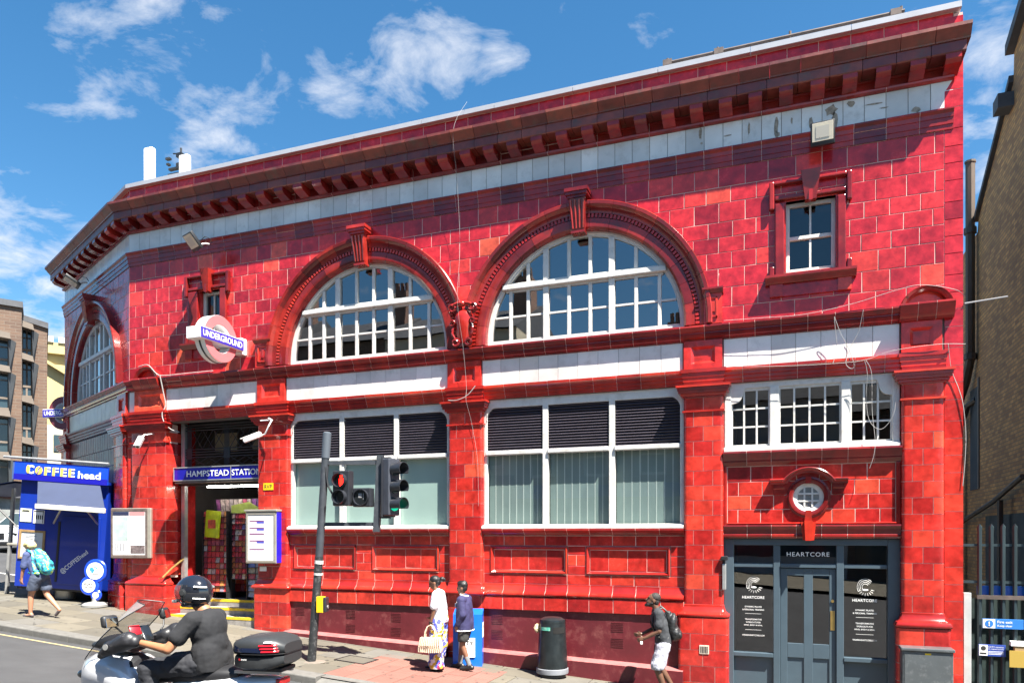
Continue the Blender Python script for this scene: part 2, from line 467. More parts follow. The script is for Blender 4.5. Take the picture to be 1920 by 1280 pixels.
def bond(parent, x0, x1, rows, w, y, mt, circ=(), rects=(), off=0.5, jitter=0.06, name='tile', first=0):
    """rows of tiles in running bond, cut round circular and rectangular openings"""
    for k, (za, zb) in enumerate(rows):
        x = x0 - (w*off if (k + first) % 2 else 0.0)
        edges = [x0]
        x += w
        while x < x1 - 0.09:
            xx = x + RND.uniform(-jitter, jitter)*w
            if xx > x0 + 0.09: edges.append(xx)
            x += w
        edges.append(x1)
        for a, b in zip(edges, edges[1:]):
            pieces = [rect(a+G, b-G, za+G, zb-G)]
            for (cx, cz, r) in circ:
                nx_ = []
                for p in pieces:
                    mx, mz = sum(q[0] for q in p)/len(p)-cx, sum(q[1] for q in p)/len(p)-cz
                    ds = [math.hypot(q[0]-cx, q[1]-cz) for q in p]
                    if max(ds) < r: continue
                    l = math.hypot(mx, mz)
                    if l > r + 0.5: nx_.append(p); continue
                    q = clip_half(p, mx/l, mz/l, (mx*cx+mz*cz)/l + r)
                    if len(q) > 2 and abs(area(q)) > 0.006: nx_.append(q)
                pieces = nx_
            for (ra, rb, rc, rd) in rects:
                nx_ = []
                for p in pieces:
                    px = [q[0] for q in p]; pz = [q[1] for q in p]
                    if max(px) <= ra or min(px) >= rb or max(pz) <= rc or min(pz) >= rd: nx_.append(p); continue
                    L_ = clip_half(p, -1, 0, -(ra-G)); R_ = clip_half(p, 1, 0, rb+G)
                    mid = clip_half(clip_half(p, 1, 0, ra), -1, 0, -rb)
                    B_ = clip_half(mid, 0, -1, -(rc-G)) if len(mid) > 2 else []
                    T_ = clip_half(mid, 0, 1, rd+G) if len(mid) > 2 else []
                    nx_ += [q for q in (L_, R_, B_, T_) if len(q) > 2 and abs(area(q)) > 0.004]
                pieces = nx_
            for p in pieces: tile(parent, p, y, mt, name)
def rows_of(z0, z1, hs):
    s_ = sum(hs); out = []; z = z1
    for h in hs:
        out.append((z-h*(z1-z0)/s_, z)); z -= h*(z1-z0)/s_
    return out
def run(parent, prof, x0, x1, step, mt, name='moulding_block', m0=0.0, m1=0.0, smooth=25):
    """a moulded course laid in blocks with open joints"""
    n = max(1, round((x1-x0)/step)); w = (x1-x0)/n; g = 0.004
    mid = None
    if mt in (M_MOULD, M_BRIGHT):          # pale mortar showing in the joints
        zc = sum(z for y, z in prof)/len(prof)
        core = [(y+0.004 if y < -0.006 else y-0.002, zc+(z-zc)*0.985) for y, z in prof]
        MB().sweep(core, x0+0.006, x1-0.006, m0, m1).build('joint_mortar', M_GROUT, parent, smooth)
    for i in range(n):
        a, b = x0+i*w, x0+(i+1)*w
        if (i == 0 and m0) or (i == n-1 and m1):
            MB().sweep(prof, a+(0 if i == 0 else g), b-(0 if i == n-1 else g), m0 if i == 0 else 0, m1 if i == n-1 else 0).build(name, mt, parent, smooth)
        else:
            if mid is None: mid = MB().sweep(prof, g, w-g).mesh(name, mt, smooth)
            inst(mid, name, parent, (a, 0, RND.uniform(-0.0015, 0.0015)))

# ---- profiles in (y, z), y negative is out of the wall
PR_COPING = [(0.35, 10.535), (-0.08, 10.53), (-0.09, 10.535), (-0.09, 10.625), (0.35, 10.65)]
PR_LIP = [(0.0, 10.06), (-0.50, 10.05), (-0.50, 10.00), (-0.465, 9.975), (-0.43, 9.93), (-0.385, 9.885), (-0.38, 9.865), (0.0, 9.865)]
PR_CORONA = [(0.0, 9.864), (-0.36, 9.864), (-0.36, 9.715), (-0.34, 9.70), (0.0, 9.70)]
PR_BED = [(0.0, 9.699), (-0.045, 9.699), (-0.04, 9.67), (-0.022, 9.66), (-0.022, 9.53), (-0.075, 9.525), (-0.07, 9.495), (-0.03, 9.48), (0.0, 9.48)]
PR_ARCH = [(0.012, 9.03), (-0.085, 9.028), (-0.085, 9.005), (-0.055, 8.96), (-0.05, 8.90), (-0.036, 8.895), (-0.034, 8.80), (-0.02, 8.795), (-0.018, 8.72), (0.012, 8.72)]
PR_STR = [(0.012, 6.045), (-0.135, 6.03), (-0.14, 6.0), (-0.115, 5.965), (-0.10, 5.93), (-0.075, 5.92), (-0.075, 5.905), (-0.085, 5.885), (-0.075, 5.84), (-0.04, 5.82), (-0.035, 5.795), (0.012, 5.79)]
PR_LOW = [(0.012, 5.285), (-0.12, 5.28), (-0.12, 5.235), (-0.105, 5.225), (-0.085, 5.205), (-0.085, 5.155), (-0.055, 5.145), (-0.055, 5.09), (-0.03, 5.08), (-0.03, 5.03), (0.012, 5.03)]

FR_ROWS = [(9.03, 9.48)]
UP_ROWS = rows_of(Z_STR, Z_ARC, [0.33, 0.27, 0.33, 0.26, 0.26, 0.27, 0.33, 0.33, 0.31])

def top_courses(P, x0, x1, m0, m1, frm, nbr):
    pc = P('parapet'); 
    MB().box(x0-0.002*bool(m0), x1, 0.005, 0.34, 9.9, 10.53).build('parapet_wall', M_GROUT, pc)
    n = round((x1-x0)/0.478)
    for i in range(n):
        a = x0+(x1-x0)*i/n; b = x0+(x1-x0)*(i+1)/n
        tile(pc, rect(a+G, b-G, 10.06, 10.52), 0.0, M_SKYRED)
    run(pc, PR_COPING, x0, x1+(0.1 if not m1 else 0), 1.6, M_LEAD, 'coping_sheet', m0, m1, 20)
    cc = P('cornice')
    e1, e2 = (0.0, 0.0) if m1 else (0.16, 0.11)
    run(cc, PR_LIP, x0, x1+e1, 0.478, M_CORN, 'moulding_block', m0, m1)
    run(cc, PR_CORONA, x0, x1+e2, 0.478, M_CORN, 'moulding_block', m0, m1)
    run(cc, PR_BED, x0, x1, 0.956, M_MOULD, 'moulding_block', m0, m1)
    br = MB().sweep([(-0.02, 9.699), (-0.345, 9.699), (-0.35, 9.625), (-0.32, 9.605), (-0.29, 9.575), (-0.17, 9.545), (-0.09, 9.525), (-0.02, 9.52)], -0.105, 0.105).mesh('bracket', M_MOULD, 25)
    for i in range(nbr):
        inst(br, 'bracket', cc, (x0+0.24+(x1-x0-0.3)*i/(nbr-1), 0, 0))
    fr = P('upper_frieze')
    MB().box(x0, x1, 0.006, 0.03, 9.02, 9.49).build('joint_bed', M_GROUTD, fr)
    n = round((x1-x0)/0.312)
    for i in range(n):
        a = x0+(x1-x0)*i/n; b = x0+(x1-x0)*(i+1)/n
        tile(fr, rect(a+0.004, b-0.004, 9.032, 9.478), 0.0, frm, 'frieze_tile', b=0.003)
    run(P('architrave'), PR_ARCH, x0, x1, 0.47, M_MOULD, 'moulding_block', m0, m1)

top_courses(part, XL, XR-0.18+0.05, MIT, 0, M_WHITE, 36)
top_courses(lambda n: wing, -WLEN, 0, 0, -MIT, M_WHITE, 12)

# ---- arched windows
def ztop(x, cx, cz, r):
    d = r*r-(x-cx)**2
    return cz+math.sqrt(d) if d > 0 else -1
def arched_window(P, cx, cz=6.14, rw=1.87, name='arched_window'):
    sub = P(name)
    yf = 0.10
    k = MB(); k.arc([(rw, yf+0.10), (rw, yf-0.02), (rw-0.045, yf-0.02), (rw-0.05, yf), (rw-0.09, yf), (rw-0.09, yf+0.10)], cx, cz, R(-2), R(182), 48)
    k.build('window_frame', M_WPAINT, sub, 30)
    MB().cbox(cx-rw+0.01, cx+rw-0.01, yf-0.03, yf+0.1, 6.035, 6.115, 0.008).build('bottom_rail', M_WPAINT, sub)
    tl = math.sqrt(rw**2-(7.15-cz)**2)-0.03
    MB().cbox(cx-tl, cx+tl, yf-0.07, yf+0.09, 7.10, 7.195, 0.012).build('transom', M_WPAINT, sub)
    xs = [cx+d for d in (-1.40, -1.05, -0.69, -0.25, 0.155, 0.56, 1.0, 1.42)]
    main = (2, 5)
    ri = rw-0.10
    for i, x in enumerate(xs):
        w = 0.055 if i in main else 0.033
        zt = ztop(x, cx, cz, ri)+0.02
        if i in (0,): zt = min(zt, 7.12)
        if i in (7,): zt = min(zt, 7.12)
        for (a, b) in ((6.11, 7.105), (7.19, zt)):
            if b-a > 0.1:
                MB().cbox(x-w, x+w, yf-(0.025 if i in main else 0.0), yf+0.07, a, b, 0.01).build('mullion', M_WPAINT, sub)
    cols = [cx-rw+0.1]+xs+[cx+rw-0.1]
    for i, (a, b) in enumerate(zip(cols, cols[1:])):
        wa = 0.055 if i-1 in main else 0.032; wb = 0.055 if i in main else 0.032
        a, b = a+wa-0.012, b-wb+0.012
        # glazing bar of the lower light
        zmid = 6.60
        if i in (0, 8):
            pass
        MB().box(max(a, cx-math.sqrt(ri*ri-(zmid-cz)**2)), min(b, cx+math.sqrt(ri*ri-(zmid-cz)**2)), yf+0.01, yf+0.06, zmid-0.018, zmid+0.018).build('glazing_bar', M_WPAINT, sub)
        for (za, zb) in ((6.10, zmid-0.01), (zmid+0.01, 7.11), (7.18, 9.0)):
            pts = []
            N = 7
            top = []
            for j in range(N+1):
                x = b+(a-b)*j/N
                t = min(zb, ztop(x, cx, cz, ri+0.02))
                if t > za+0.01: top.append((x, t))
            if len(top) < 3: continue
            xa, xb = top[-1][0], top[0][0]
            poly = [(xa, za), (xb, za)]+top
            m = MB(); n = len(poly)
            m.add([(x, 0, z) for x, z in poly], [tuple(range(n))])
            o = m.build('pane', M_GLASS, sub, None, (0, yf+0.035, 0))
            o.rotation_euler = (R(RND.uniform(-0.25, 0.25)), 0, R(RND.uniform(-0.25, 0.25))) if False else (0, 0, 0)
            # rails round each light
    for (za, zb) in ((7.06, 7.10), (6.115, 6.16), (7.195, 7.235)):
        d = math.sqrt(max(0.01, ri*ri-(zb-cz)**2))
        MB().box(cx-d, cx+d, yf+0.005, yf+0.06, za, zb).build('rail', M_WPAINT, sub)
    return sub
PR_VOUS = [(1.865, 0.2), (1.865, -0.02), (1.90, -0.055), (1.94, -0.06), (2.05, -0.06), (2.06, -0.025), (2.13, -0.025), (2.135, -0.07), (2.20, -0.075), (2.225, -0.085), (2.24, -0.115), (2.28, -0.15), (2.335, -0.155), (2.35, -0.14), (2.355, 0.012), (2.355, 0.2)]
def archivolt(P, cx, cz=6.14, name='archivolt'):
    sub = P(name)
    n = 17; da = 184/n
    me = MB().arc(PR_VOUS, 0, 0, R(0.07), R(da-0.07), 4).mesh('voussoir', M_MOULD, 28)
    for i in range(n):
        inst(me, 'voussoir', sub, (cx, 0, cz), (0, -R(-2+i*da), 0))
    k = MB()
    nb = 96
    for i in range(nb):
        a = R(-1+182*i/(nb-1))
        M = Matrix.Translation((cx, 0, cz)) @ Matrix.Rotation(-a, 4, 'Y')
        q = len(k.v)
        k.box(2.062, 2.130, -0.068, -0.02, -0.021, 0.021)
        k.xf(M, q)
    k.build('bead_band', M_BRIGHT, sub)
    # keystone
    kz = MB()
    kz.add([(x*sc, y, z) for z, sc, y in ((7.93, 1.0, -0.17), (8.5, 1.35, -0.25)) for x in (-0.13, 0.13)] +
           [(x*sc, 0.0, z) for z, sc in ((7.93, 1.0), (8.5, 1.35)) for x in (-0.13, 0.13)],
           [(0, 1, 3, 2), (4, 6, 7, 5), (0, 2, 6, 4), (1, 5, 7, 3), (0, 4, 5, 1), (2, 3, 7, 6)])
    kz.box(-0.15, 0.15, -0.19, 0.0, 7.90, 7.94)
    kz.box(-0.20, 0.20, -0.28, 0.0, 8.5, 8.545)
    kz.box(-0.235, 0.235, -0.31, 0.0, 8.545, 8.60)
    kz.box(-0.25, 0.25, -0.33, 0.0, 8.60, 8.66)
    ko = kz.build('keystone', M_MOULD, sub, None, (cx, 0, 0)); ko.scale = (0.86, 1, 1)
    fl = MB()
    for t in (-1.5, -0.5, 0.5, 1.5):
        x0, x1 = t*0.062, t*0.083
        fl.cyl((x0, -0.172, 7.98), (x1, -0.252, 8.47), 0.021, 0.027, 8)
    fl.build('flute', M_MOULD, sub, 40, (cx, 0, 0))
CX1, CX2 = -8.05, -3.49
for c in (CX1, CX2):
    arched_window(part, c); archivolt(part, c)
arched_window(lambda n: wing, -2.8); archivolt(lambda n: wing, -2.8)

# ---- upper wall
def arch_bed(parent, x0, x1, circ, rects, z0, z1, y=0.005):
    """grout bed behind the tiles, open where the windows are"""
    xs = {x0, x1}
    for cx, cz, r in circ:
        for i in range(33): xs.add(cx+r*math.cos(math.pi*i/32))
    for r_ in rects: xs.add(r_[0]); xs.add(r_[1])
    xs = sorted(x for x in xs if x0 <= x <= x1)
    k = MB()
    for a, b in zip(xs, xs[1:]):
        if b-a < 1e-5: continue
        m = (a+b)/2; spans = [(z0, z0, z1, z1)]
        for cx, cz, r in circ:
            if abs(m-cx) < r:
                za, zb = max(z0, ztop(a, cx, cz, r) if abs(a-cx) < r else cz), max(z0, ztop(b, cx, cz, r) if abs(b-cx) < r else cz)
                spans = [(za, zb, z1, z1)]
        for (ra, rb, rc, rd) in rects:
            if ra < m < rb:
                spans = [(z0, z0, rc, rc), (rd, rd, z1, z1)]
        for s0, s1, t1, t0 in spans:
            k.add([(a, y, s0), (b, y, s1), (b, y, t1), (a, y, t0), (a, y+0.2, s0), (b, y+0.2, s1), (b, y+0.2, t1), (a, y+0.2, t0)],
                  [(0, 1, 2, 3), (4, 7, 6, 5), (0, 4, 5, 1), (3, 2, 6, 7)])
    k.build('grout_bed', M_GROUT, parent)
uw = part('upper_wall')
SWR = (0.03, 0.79, 6.80, 7.97); SWL = (-12.30, -11.72, 6.80, 7.90)
SUR = (-0.17, 0.97, 6.74, 8.24); SUL = (-12.62, -11.50, 6.74, 8.20)
CIRC = [(CX1, 6.14, 2.31), (CX2, 6.14, 2.31)]
arch_bed(uw, XL, XR-0.002, [(c, z, 1.95) for c, z, r in CIRC], [SWR, SWL], Z_STR-0.05, Z_ARC+0.05)
bond(uw, XL+0.004, 2.335, UP_ROWS, 0.405, 0.0, M_SKYRED, CIRC, [SWR, SWL])
arch_bed(wing, -WLEN, -0.002, [(-2.8, 6.14, 1.95)], [], Z_STR-0.05, Z_ARC+0.05)
bond(wing, -WLEN, -0.004, UP_ROWS, 0.405, 0.0, M_SKYRED, [(-2.8, 6.14, 2.31)])

# quoin strip down the right end
qs = part('end_pier')
MB().box(2.345, XR-0.005, 0.005, 0.3, -0.6, 10.5).build('grout_bed', M_GROUT, qs)
z = 10.46; k = 0
while z > -0.5:
    h = (0.27, 0.33, 0.27, 0.26)[k % 4]
    MB().box(2.338, XR, 0.0, 0.4, z-h+G, z-G).build('tile', M_TILE if z < 5 else M_SKYRED, qs)
    z -= h; k += 1
MB().cbox(2.42, XR+0.02, -0.03, 0.3, 9.45, 9.47, 0.004)

# ---- string course, mid frieze, lower cornice
sc_ = part('string_course')
run(sc_, PR_STR, XL, 2.42, 0.415, M_MOULD, 'moulding_block', MIT, 0)
run(wing, PR_STR, -WLEN-0.1, 0, 0.415, M_MOULD, 'moulding_block', 0, -MIT)
lc = part('lower_cornice')
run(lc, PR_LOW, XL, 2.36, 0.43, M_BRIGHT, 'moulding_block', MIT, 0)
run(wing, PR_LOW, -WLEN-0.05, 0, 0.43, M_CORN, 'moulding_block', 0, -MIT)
mf = part('lower_frieze')
MB().box(XL, 2.34, 0.010, 0.25, 5.02, 5.82).build('joint_bed', M_GROUTD, mf)
PIL = [(-14.2, -13.3), (-10.70, -9.98), (-6.15, -5.45), (-1.63, -0.985), (1.735, 2.30)]
for (a, b, n) in ((-13.28, -10.72, 7), (-9.96, -6.17, 11), (-5.43, -1.65, 10), (-0.965, 1.715, 7)):
    for i in range(n):
        tile(mf, rect(a+(b-a)*i/n+0.003, a+(b-a)*(i+1)/n-0.003, 5.29, 5.785), 0.0, M_WHITE, 'frieze_tile', b=0.003)
tile(mf, rect(-14.40, -14.23, 5.29, 5.785), 0.0, M_WHITE, 'frieze_tile', b=0.003)
def frieze_block(P, a, b):
    """panelled block over a pilaster: raised rim, sloping sides and a sunk field"""
    s_ = P
    w = 0.15
    k = MB()
    z0, z1 = 5.286, 5.789
    o = rect(a, b, z0, z1); i1 = rect(a+w-0.03, b-w+0.03, z0+0.11, z1-0.10); i2 = rect(a+w+0.02, b-w-0.02, z0+0.155, z1-0.145)
    v = [(x, -0.045, z) for x, z in o]+[(x, -0.045, z) for x, z in i1]+[(x, 0.0, z) for x, z in i2]+[(x, 0.02, z) for x, z in o]
    f = [(i, (i+1) % 4, 4+(i+1) % 4, 4+i) for i in range(4)]+[(4+i, 4+(i+1) % 4, 8+(i+1) % 4, 8+i) for i in range(4)]+[(8, 9, 10, 11)]+[(i, 12+i, 12+(i+1) % 4, (i+1) % 4) for i in range(4)]
    k.add(v, f).build('panel_block', M_TILE, s_)
for a, b in PIL: frieze_block(mf, a, b)
frieze_block(wing, -0.75, -0.12); frieze_block(wing, -WLEN, -WLEN+0.5)
MB().box(-WLEN, 0, 0.010, 0.25, 5.02, 5.82).build('joint_bed', M_GROUTD, wing)
for i in range(13):
    a = -WLEN+0.52+(WLEN-1.3)*i/13; b = -WLEN+0.52+(WLEN-1.3)*(i+1)/13
    tile(wing, rect(a+0.004, b-0.004, 5.29, 5.785), 0.0, M_CREAMT, 'frieze_tile', b=0.003)
# wing ground storey: vertical brown tiles between two pilasters
MB().box(-WLEN, 0, 0.012, 0.3, 0.3, 5.03).build('grout_bed', M_GROUTD, wing)
bond(wing, -WLEN+0.6, -0.85, rows_of(0.8, 5.0, [0.42]*10), 0.2, 0.0, M_CORN)

# curved little pediments standing on the string course
for cx in (2.08, -13.76):
    s_ = part('segmental_pediment')
    k = MB(); k.arc([(0.30, 0.01), (0.30, -0.12), (0.33, -0.15), (0.37, -0.16), (0.385, -0.13), (0.385, 0.01)], cx, 5.93, R(18), R(162), 16)
    k.build('curved_hood', M_MOULD, s_, 30)
    k = MB(); k.prism([(cx+0.31*math.cos(R(t)), 5.93+0.31*math.sin(R(t))) for t in range(18, 163, 12)], -0.03, 0.01)
    k.build('tympanum', M_TILE, s_)
    run(s_, [(-0.0, 6.05), (-0.21, 6.04), (-0.215, 6.01), (-0.19, 5.965), (-0.17, 5.92), (-0.15, 5.88), (-0.10, 5.83), (-0.09, 5.792), (0.0, 5.792)], cx-0.38, cx+0.38, 0.26, M_MOULD)
# kneelers beside the arches and the cartouche between them
def kneeler(a, b):
    s_ = part('kneeler_block')
    k = MB(); k.box(a, b, -0.10, 0.0, 6.05, 6.56); k.build('block', M_TILE, s_)
    MB().sweep([(0, 6.66), (-0.17, 6.65), (-0.17, 6.62), (-0.12, 6.56), (0, 6.56)], a-0.02, b+0.02).build('cap', M_MOULD, s_)
    z0, z1 = 6.14, 6.5; w = 0.07
    for (p, q, u, v) in ((a+w, b-w, z0, z0+0.04), (a+w, b-w, z1-0.04, z1), (a+w, a+w+0.04, z0, z1), (b-w-0.04, b-w, z0, z1)):
        MB().cbox(p, q, -0.125, -0.09, u, v, 0.01).build('panel_rim', M_BRIGHT, s_)
    MB().cbox((a+b)/2-0.035, (a+b)/2+0.035, -0.118, -0.09, 6.24, 6.42, 0.008).build('stud', M_BRIGHT, s_)
kneeler(-1.285, -0.985); kneeler(-10.70, -10.29)
ct = part('cartouche')
k = MB(); k.lathe([(0.0, 6.1), (0.10, 6.13), (0.15, 6.3), (0.17, 6.5), (0.19, 6.62), (0.16, 6.72), (0.07, 6.78), (0.0, 6.8)], (0, 0, 0), 20, 1.0, 0.75)
k.build('shield', M_BRIGHT, ct, 50, (-5.77, -0.10, 0))
def spiral(cx, cz, r0, turns, a0, sgn, y=-0.17):
    n = int(14*turns)
    return [(cx+(r0*(1-0.72*i/n))*math.cos(a0+sgn*2*math.pi*turns*i/n), y-0.03*math.sin(math.pi*i/n), cz+(r0*(1-0.72*i/n))*math.sin(a0+sgn*2*math.pi*turns*i/n)) for i in range(n+1)]
for s_ in (-1, 1):
    k = MB()
    k.tube(spiral(-5.77+s_*0.14, 6.13, 0.085, 1.6, math.pi/2, s_), 0.024, 6)
    k.tube(spiral(-5.77+s_*0.20, 6.78, 0.10, 1.5, -math.pi/2 if s_ > 0 else -math.pi/2, s_), 0.026, 6)
    k.tube(spiral(-5.77+s_*0.205, 6.52, 0.065, 1.3, math.pi, -s_), 0.02, 6)
    k.tube([(-5.77+s_*(0.12+0.09*math.sin(t*0.7)), -0.16-0.03*math.sin(t), 6.15+0.55*t/6) for t in [i*0.5 for i in range(13)]], 0.026, 6)
    k.build('scroll', M_MOULD, ct, 50)
k = MB(); k.tube([(-5.77+0.2*math.sin(t), -0.2, 6.82+0.06*math.cos(t)) for t in [(-1.4+i*0.28) for i in range(11)]], 0.035, 7)
k.ball((-5.77, -0.2, 6.86), (0.07, 0.06, 0.06)); k.build('crest', M_MOULD, ct, 50)

# ---- small sash windows with lugged surrounds
def sash(nm, o, su, y=0.12):
    x0, x1, z0, z1 = o; a, b, c, d = su
    s_ = part(nm)
    for (p, q, u, v, n) in ((x0, x0+0.06, z0, z1, 'frame_stile'), (x1-0.06, x1, z0, z1, 'frame_stile'), (x0+0.06, x1-0.06, z1-0.06, z1, 'frame_head'), (x0+0.06, x1-0.06, z0, z0+0.07, 'bottom_rail'), (x0+0.06, x1-0.06, (z0+z1)/2-0.03, (z0+z1)/2+0.03, 'meeting_rail')):
        MB().cbox(p, q, y-0.02, y+0.06, u, v, 0.006).build(n, M_WPAINT, s_)
    xm = (x0+x1)/2
    for (u, v) in ((z0+0.07, (z0+z1)/2-0.03), ((z0+z1)/2+0.03, z1-0.06)):
        MB().box(xm-0.016, xm+0.016, y, y+0.04, u, v).build('glazing_bar', M_WPAINT, s_)
        for (p, q) in ((x0+0.05, xm-0.01), (xm+0.01, x1-0.05)):
            k = MB(); k.add([(p, 0, u-0.01), (q, 0, u-0.01), (q, 0, v+0.01), (p, 0, v+0.01)], [(0, 1, 2, 3)]); k.build('pane', M_DARKGLASS, s_, None, (0, y+0.03, 0))
    # tiled reveals
    for (p, q, u, v) in ((x0-0.02, x0, z0, z1), (x1, x1+0.02, z0, z1), (x0-0.02, x1+0.02, z1, z1+0.02)):
        MB().box(p, q, -0.01, y+0.1, u, v).build('reveal', M_TILE, s_)
    w = x0-a
    ks = min(1.0, (x1-x0)/0.76)
    def rim(p, q, u, v, e=0.0): MB().cbox(p, q, -0.07-e, 0.0, u, v, 0.018).build('surround_moulding', M_MOULD, s_)
    rim(a+0.03, x0-0.02, c, d-0.3); rim(x1+0.02, b-0.03, c, d-0.3)
    rim(a-0.06, a+0.02, d-0.40, d+0.06, 0.02); rim(b-0.02, b+0.06, d-0.40, d+0.06, 0.02)
    rim(a+0.02, b-0.02, d-0.0, d+0.06, 0.02); rim(a+0.03, b-0.03, z1+0.02, z1+0.09)
    rim(a-0.06, a+0.02, c, c+0.16); rim(b-0.02, b+0.06, c, c+0.16)
    MB().sweep([(0, c), (-0.17, c-0.01), (-0.17, c-0.05), (-0.14, c-0.08), (-0.11, c-0.12), (-0.09, c-0.14), (0, c-0.14)], a-0.12, b+0.12).build('sill', M_MOULD, s_, 25)
    for p in (a-0.05, b-0.15): MB().box(p, p+0.2, -0.07, 0, c-0.34, c-0.141).build('sill_bracket', M_TILE, s_)
    MB().box(a+0.15, b-0.15, -0.04, 0, c-0.34, c-0.142).build('apron', M_SKYRED, s_)
    kz = MB(); kz.add([(xm+sx*w_*ks, y_, z_) for z_, w_, y_ in ((z1-0.06, 0.085, -0.14), (d+0.13, 0.15, -0.2)) for sx in (-1, 1)]+[(xm+sx*w_*ks, 0.0, z_) for z_, w_ in ((z1-0.06, 0.085), (d+0.13, 0.15)) for sx in (-1, 1)],
        [(0, 1, 3, 2), (4, 6, 7, 5), (0, 2, 6, 4), (1, 5, 7, 3), (0, 4, 5, 1), (2, 3, 7, 6)])
    kz.build('keystone', M_MOULD, s_)
    MB().box(xm-0.03*ks, xm+0.03*ks, -0.16, -0.1, z1-0.08, z1+0.25).build('key_tongue', M_MOULD, s_)
sash('sash_window', SWR, SUR); sash('sash_window', SWL, SUL)

# ---- pilasters
def pilaster(P, x0, x1, zb0, zb1, proud=0.10, z_cap=4.80, foot=0.1, mt=None, cap=True, left_side=0.05, right_side=0.05):
    mt = mt or M_TILE
    s_ = P('pilaster'); r = 0.055
    def arcp(cx, cy, a0, a1): return [(cx+r*math.cos(R(a0+(a1-a0)*i/4)), cy+r*math.sin(R(a0+(a1-a0)*i/4))) for i in range(5)]
    def bed(nm, px0, px1, pr, za, zb):
        def ar(cx, cy, a0): return [(cx+(r-0.005)*math.cos(R(a0+90*i/4)), cy+(r-0.005)*math.sin(R(a0+90*i/4))) for i in range(5)]
        MB().vprism([(px0+0.005, 0.28)]+ar(px0+r, -pr+r, 180)+ar(px1-r, -pr+r, 270)+[(px1-0.005, 0.28)], za, zb).build(nm, M_GROUT, s_)
    bed('grout_bed', x0, x1, proud, zb1-0.05, z_cap+0.19)
    def ring(xa, xb, px0, px1, pr):
        p = []
        if abs(xa-px0) < 1e-6: p += [(px0, left_side+0.02)]+arcp(px0+r, -pr+r, 180, 270)
        else: p += [(xa, -pr+0.03), (xa, -pr)]
        if abs(xb-px1) < 1e-6: p += arcp(px1-r, -pr+r, 270, 360)+[(px1, right_side+0.02)]
        else: p += [(xb, -pr), (xb, -pr+0.03)]
        return p
    def course(px0, px1, pr, za, zb, odd):
        w = px1-px0
        cuts = [px0, px0+w*0.25, px0+w*0.74, px1] if odd else [px0, px0+w*0.5, px1]
        for a, b in zip(cuts, cuts[1:]):
            aa = a if a == px0 else a+G; bb = b if b == px1 else b-G
            p = ring(aa, bb, px0, px1, pr)
            k = MB(); k.vprism(p, za+G, zb-G)
            k.build('tile', mt, s_, 30)
    z = z_cap-0.24; k_ = 0
    rows = max(3, round((z-zb1)/0.262)); h = (z-zb1)/rows
    course(x0, x1, proud, z+0.025, z_cap, 0)
    for i in range(rows):
        course(x0, x1, proud, z-h, z, (i+1) % 2); z -= h
    # necking bead
    zn = z_cap-0.24
    MB().vprism([(x0-0.025, 0.02), (x0-0.025, -proud-0.025), (x1+0.025, -proud-0.025), (x1+0.025, 0.02)], zn-0.008, zn+0.022).build('necking', M_BRIGHT, s_)
    # capital
    if cap:
        for (e, za, zb, m) in ((0.02, 4.80, 4.825, M_BRIGHT), (0.05, 4.825, 4.87, M_BRIGHT), (0.085, 4.87, 4.915, M_MOULD), (0.10, 4.915, 4.97, M_MOULD), (0.125, 4.97, 5.005, M_BRIGHT)):
            MB().vprism([(x0-e, 0.02), (x0-e, -proud-e), (x1+e, -proud-e), (x1+e, 0.02)], za, zb).build('capital_course', m, s_)
        for (e, za, zb) in ((0.02, 5.006, 5.075), (0.035, 5.075, 5.15), (0.05, 5.15, 5.225), (0.07, 5.225, 5.287)):
            MB().vprism([(x0-e+0.02, 0.0), (x0-e+0.02, -proud-e+0.02), (x1+e-0.02, -proud-e+0.02), (x1+e-0.02, 0.0)], za, zb).build('entablature_course', M_BRIGHT, s_)
    # moulded base and tiled pedestal
    H = zb1-zb0
    prof = [(0.0, zb1), (0.012, zb1-0.01), (0.012, zb1-0.04), (0.02, zb1-0.06), (0.035, zb1-0.11), (0.065, zb1-0.14), (0.085, zb1-0.15), (0.10, zb0+0.06), (0.105, zb0+0.035), (0.095, zb0+0.01), (0.07, zb0)]
    k = MB(); n = len(prof); v = []; f = []
    rr = 0.05
    for e, zz_ in prof:
        X0, X1, Y = x0-e, x1+e, -proud-e
        v += [(X0, 0.05, zz_), (X0, Y+rr, zz_), (X0+rr*0.3, Y+rr*0.3, zz_), (X0+rr, Y, zz_), (X1-rr, Y, zz_), (X1-rr*0.3, Y+rr*0.3, zz_), (X1, Y+rr, zz_), (X1, 0.05, zz_)]
    for i in range(n-1):
        for j in range(7): f.append((i*8+j, i*8+j+1, (i+1)*8+j+1, (i+1)*8+j))
    k.add(v, f).build('moulded_base', M_BRIGHT, s_, 35)
    e = foot; zg = gp((x0+x1)/2)-0.12
    bed('pedestal_core', x0-e, x1+e, proud+e, zg-0.1, zb0-0.006)
    z = zb0; i = 0
    while z > zg:
        course(x0-e, x1+e, proud+e, z-0.275, z, i % 2); z -= 0.275; i += 1
for (a, b), (zb0, zb1), kw in zip([(-14.25, -13.22), (-10.65, -9.87), (-6.11, -5.40), (-1.62, -0.965), (1.735, 2.325)],
                          [(1.29, 1.52), (1.29, 1.52), (1.30, 1.53), (1.04, 1.26), (1.0, 1.24)],
                          [dict(right_side=0.5), dict(left_side=0.5, foot=0.06), dict(foot=0.02), dict(foot=0.09), dict(foot=0.08)]):
    pilaster(part, a, b, zb0, zb1, **kw)
pilaster(lambda n: wing, -0.85, -0.10, 1.29, 1.52)
pilaster(lambda n: wing, -WLEN, -WLEN+0.6, 1.9, 2.1)

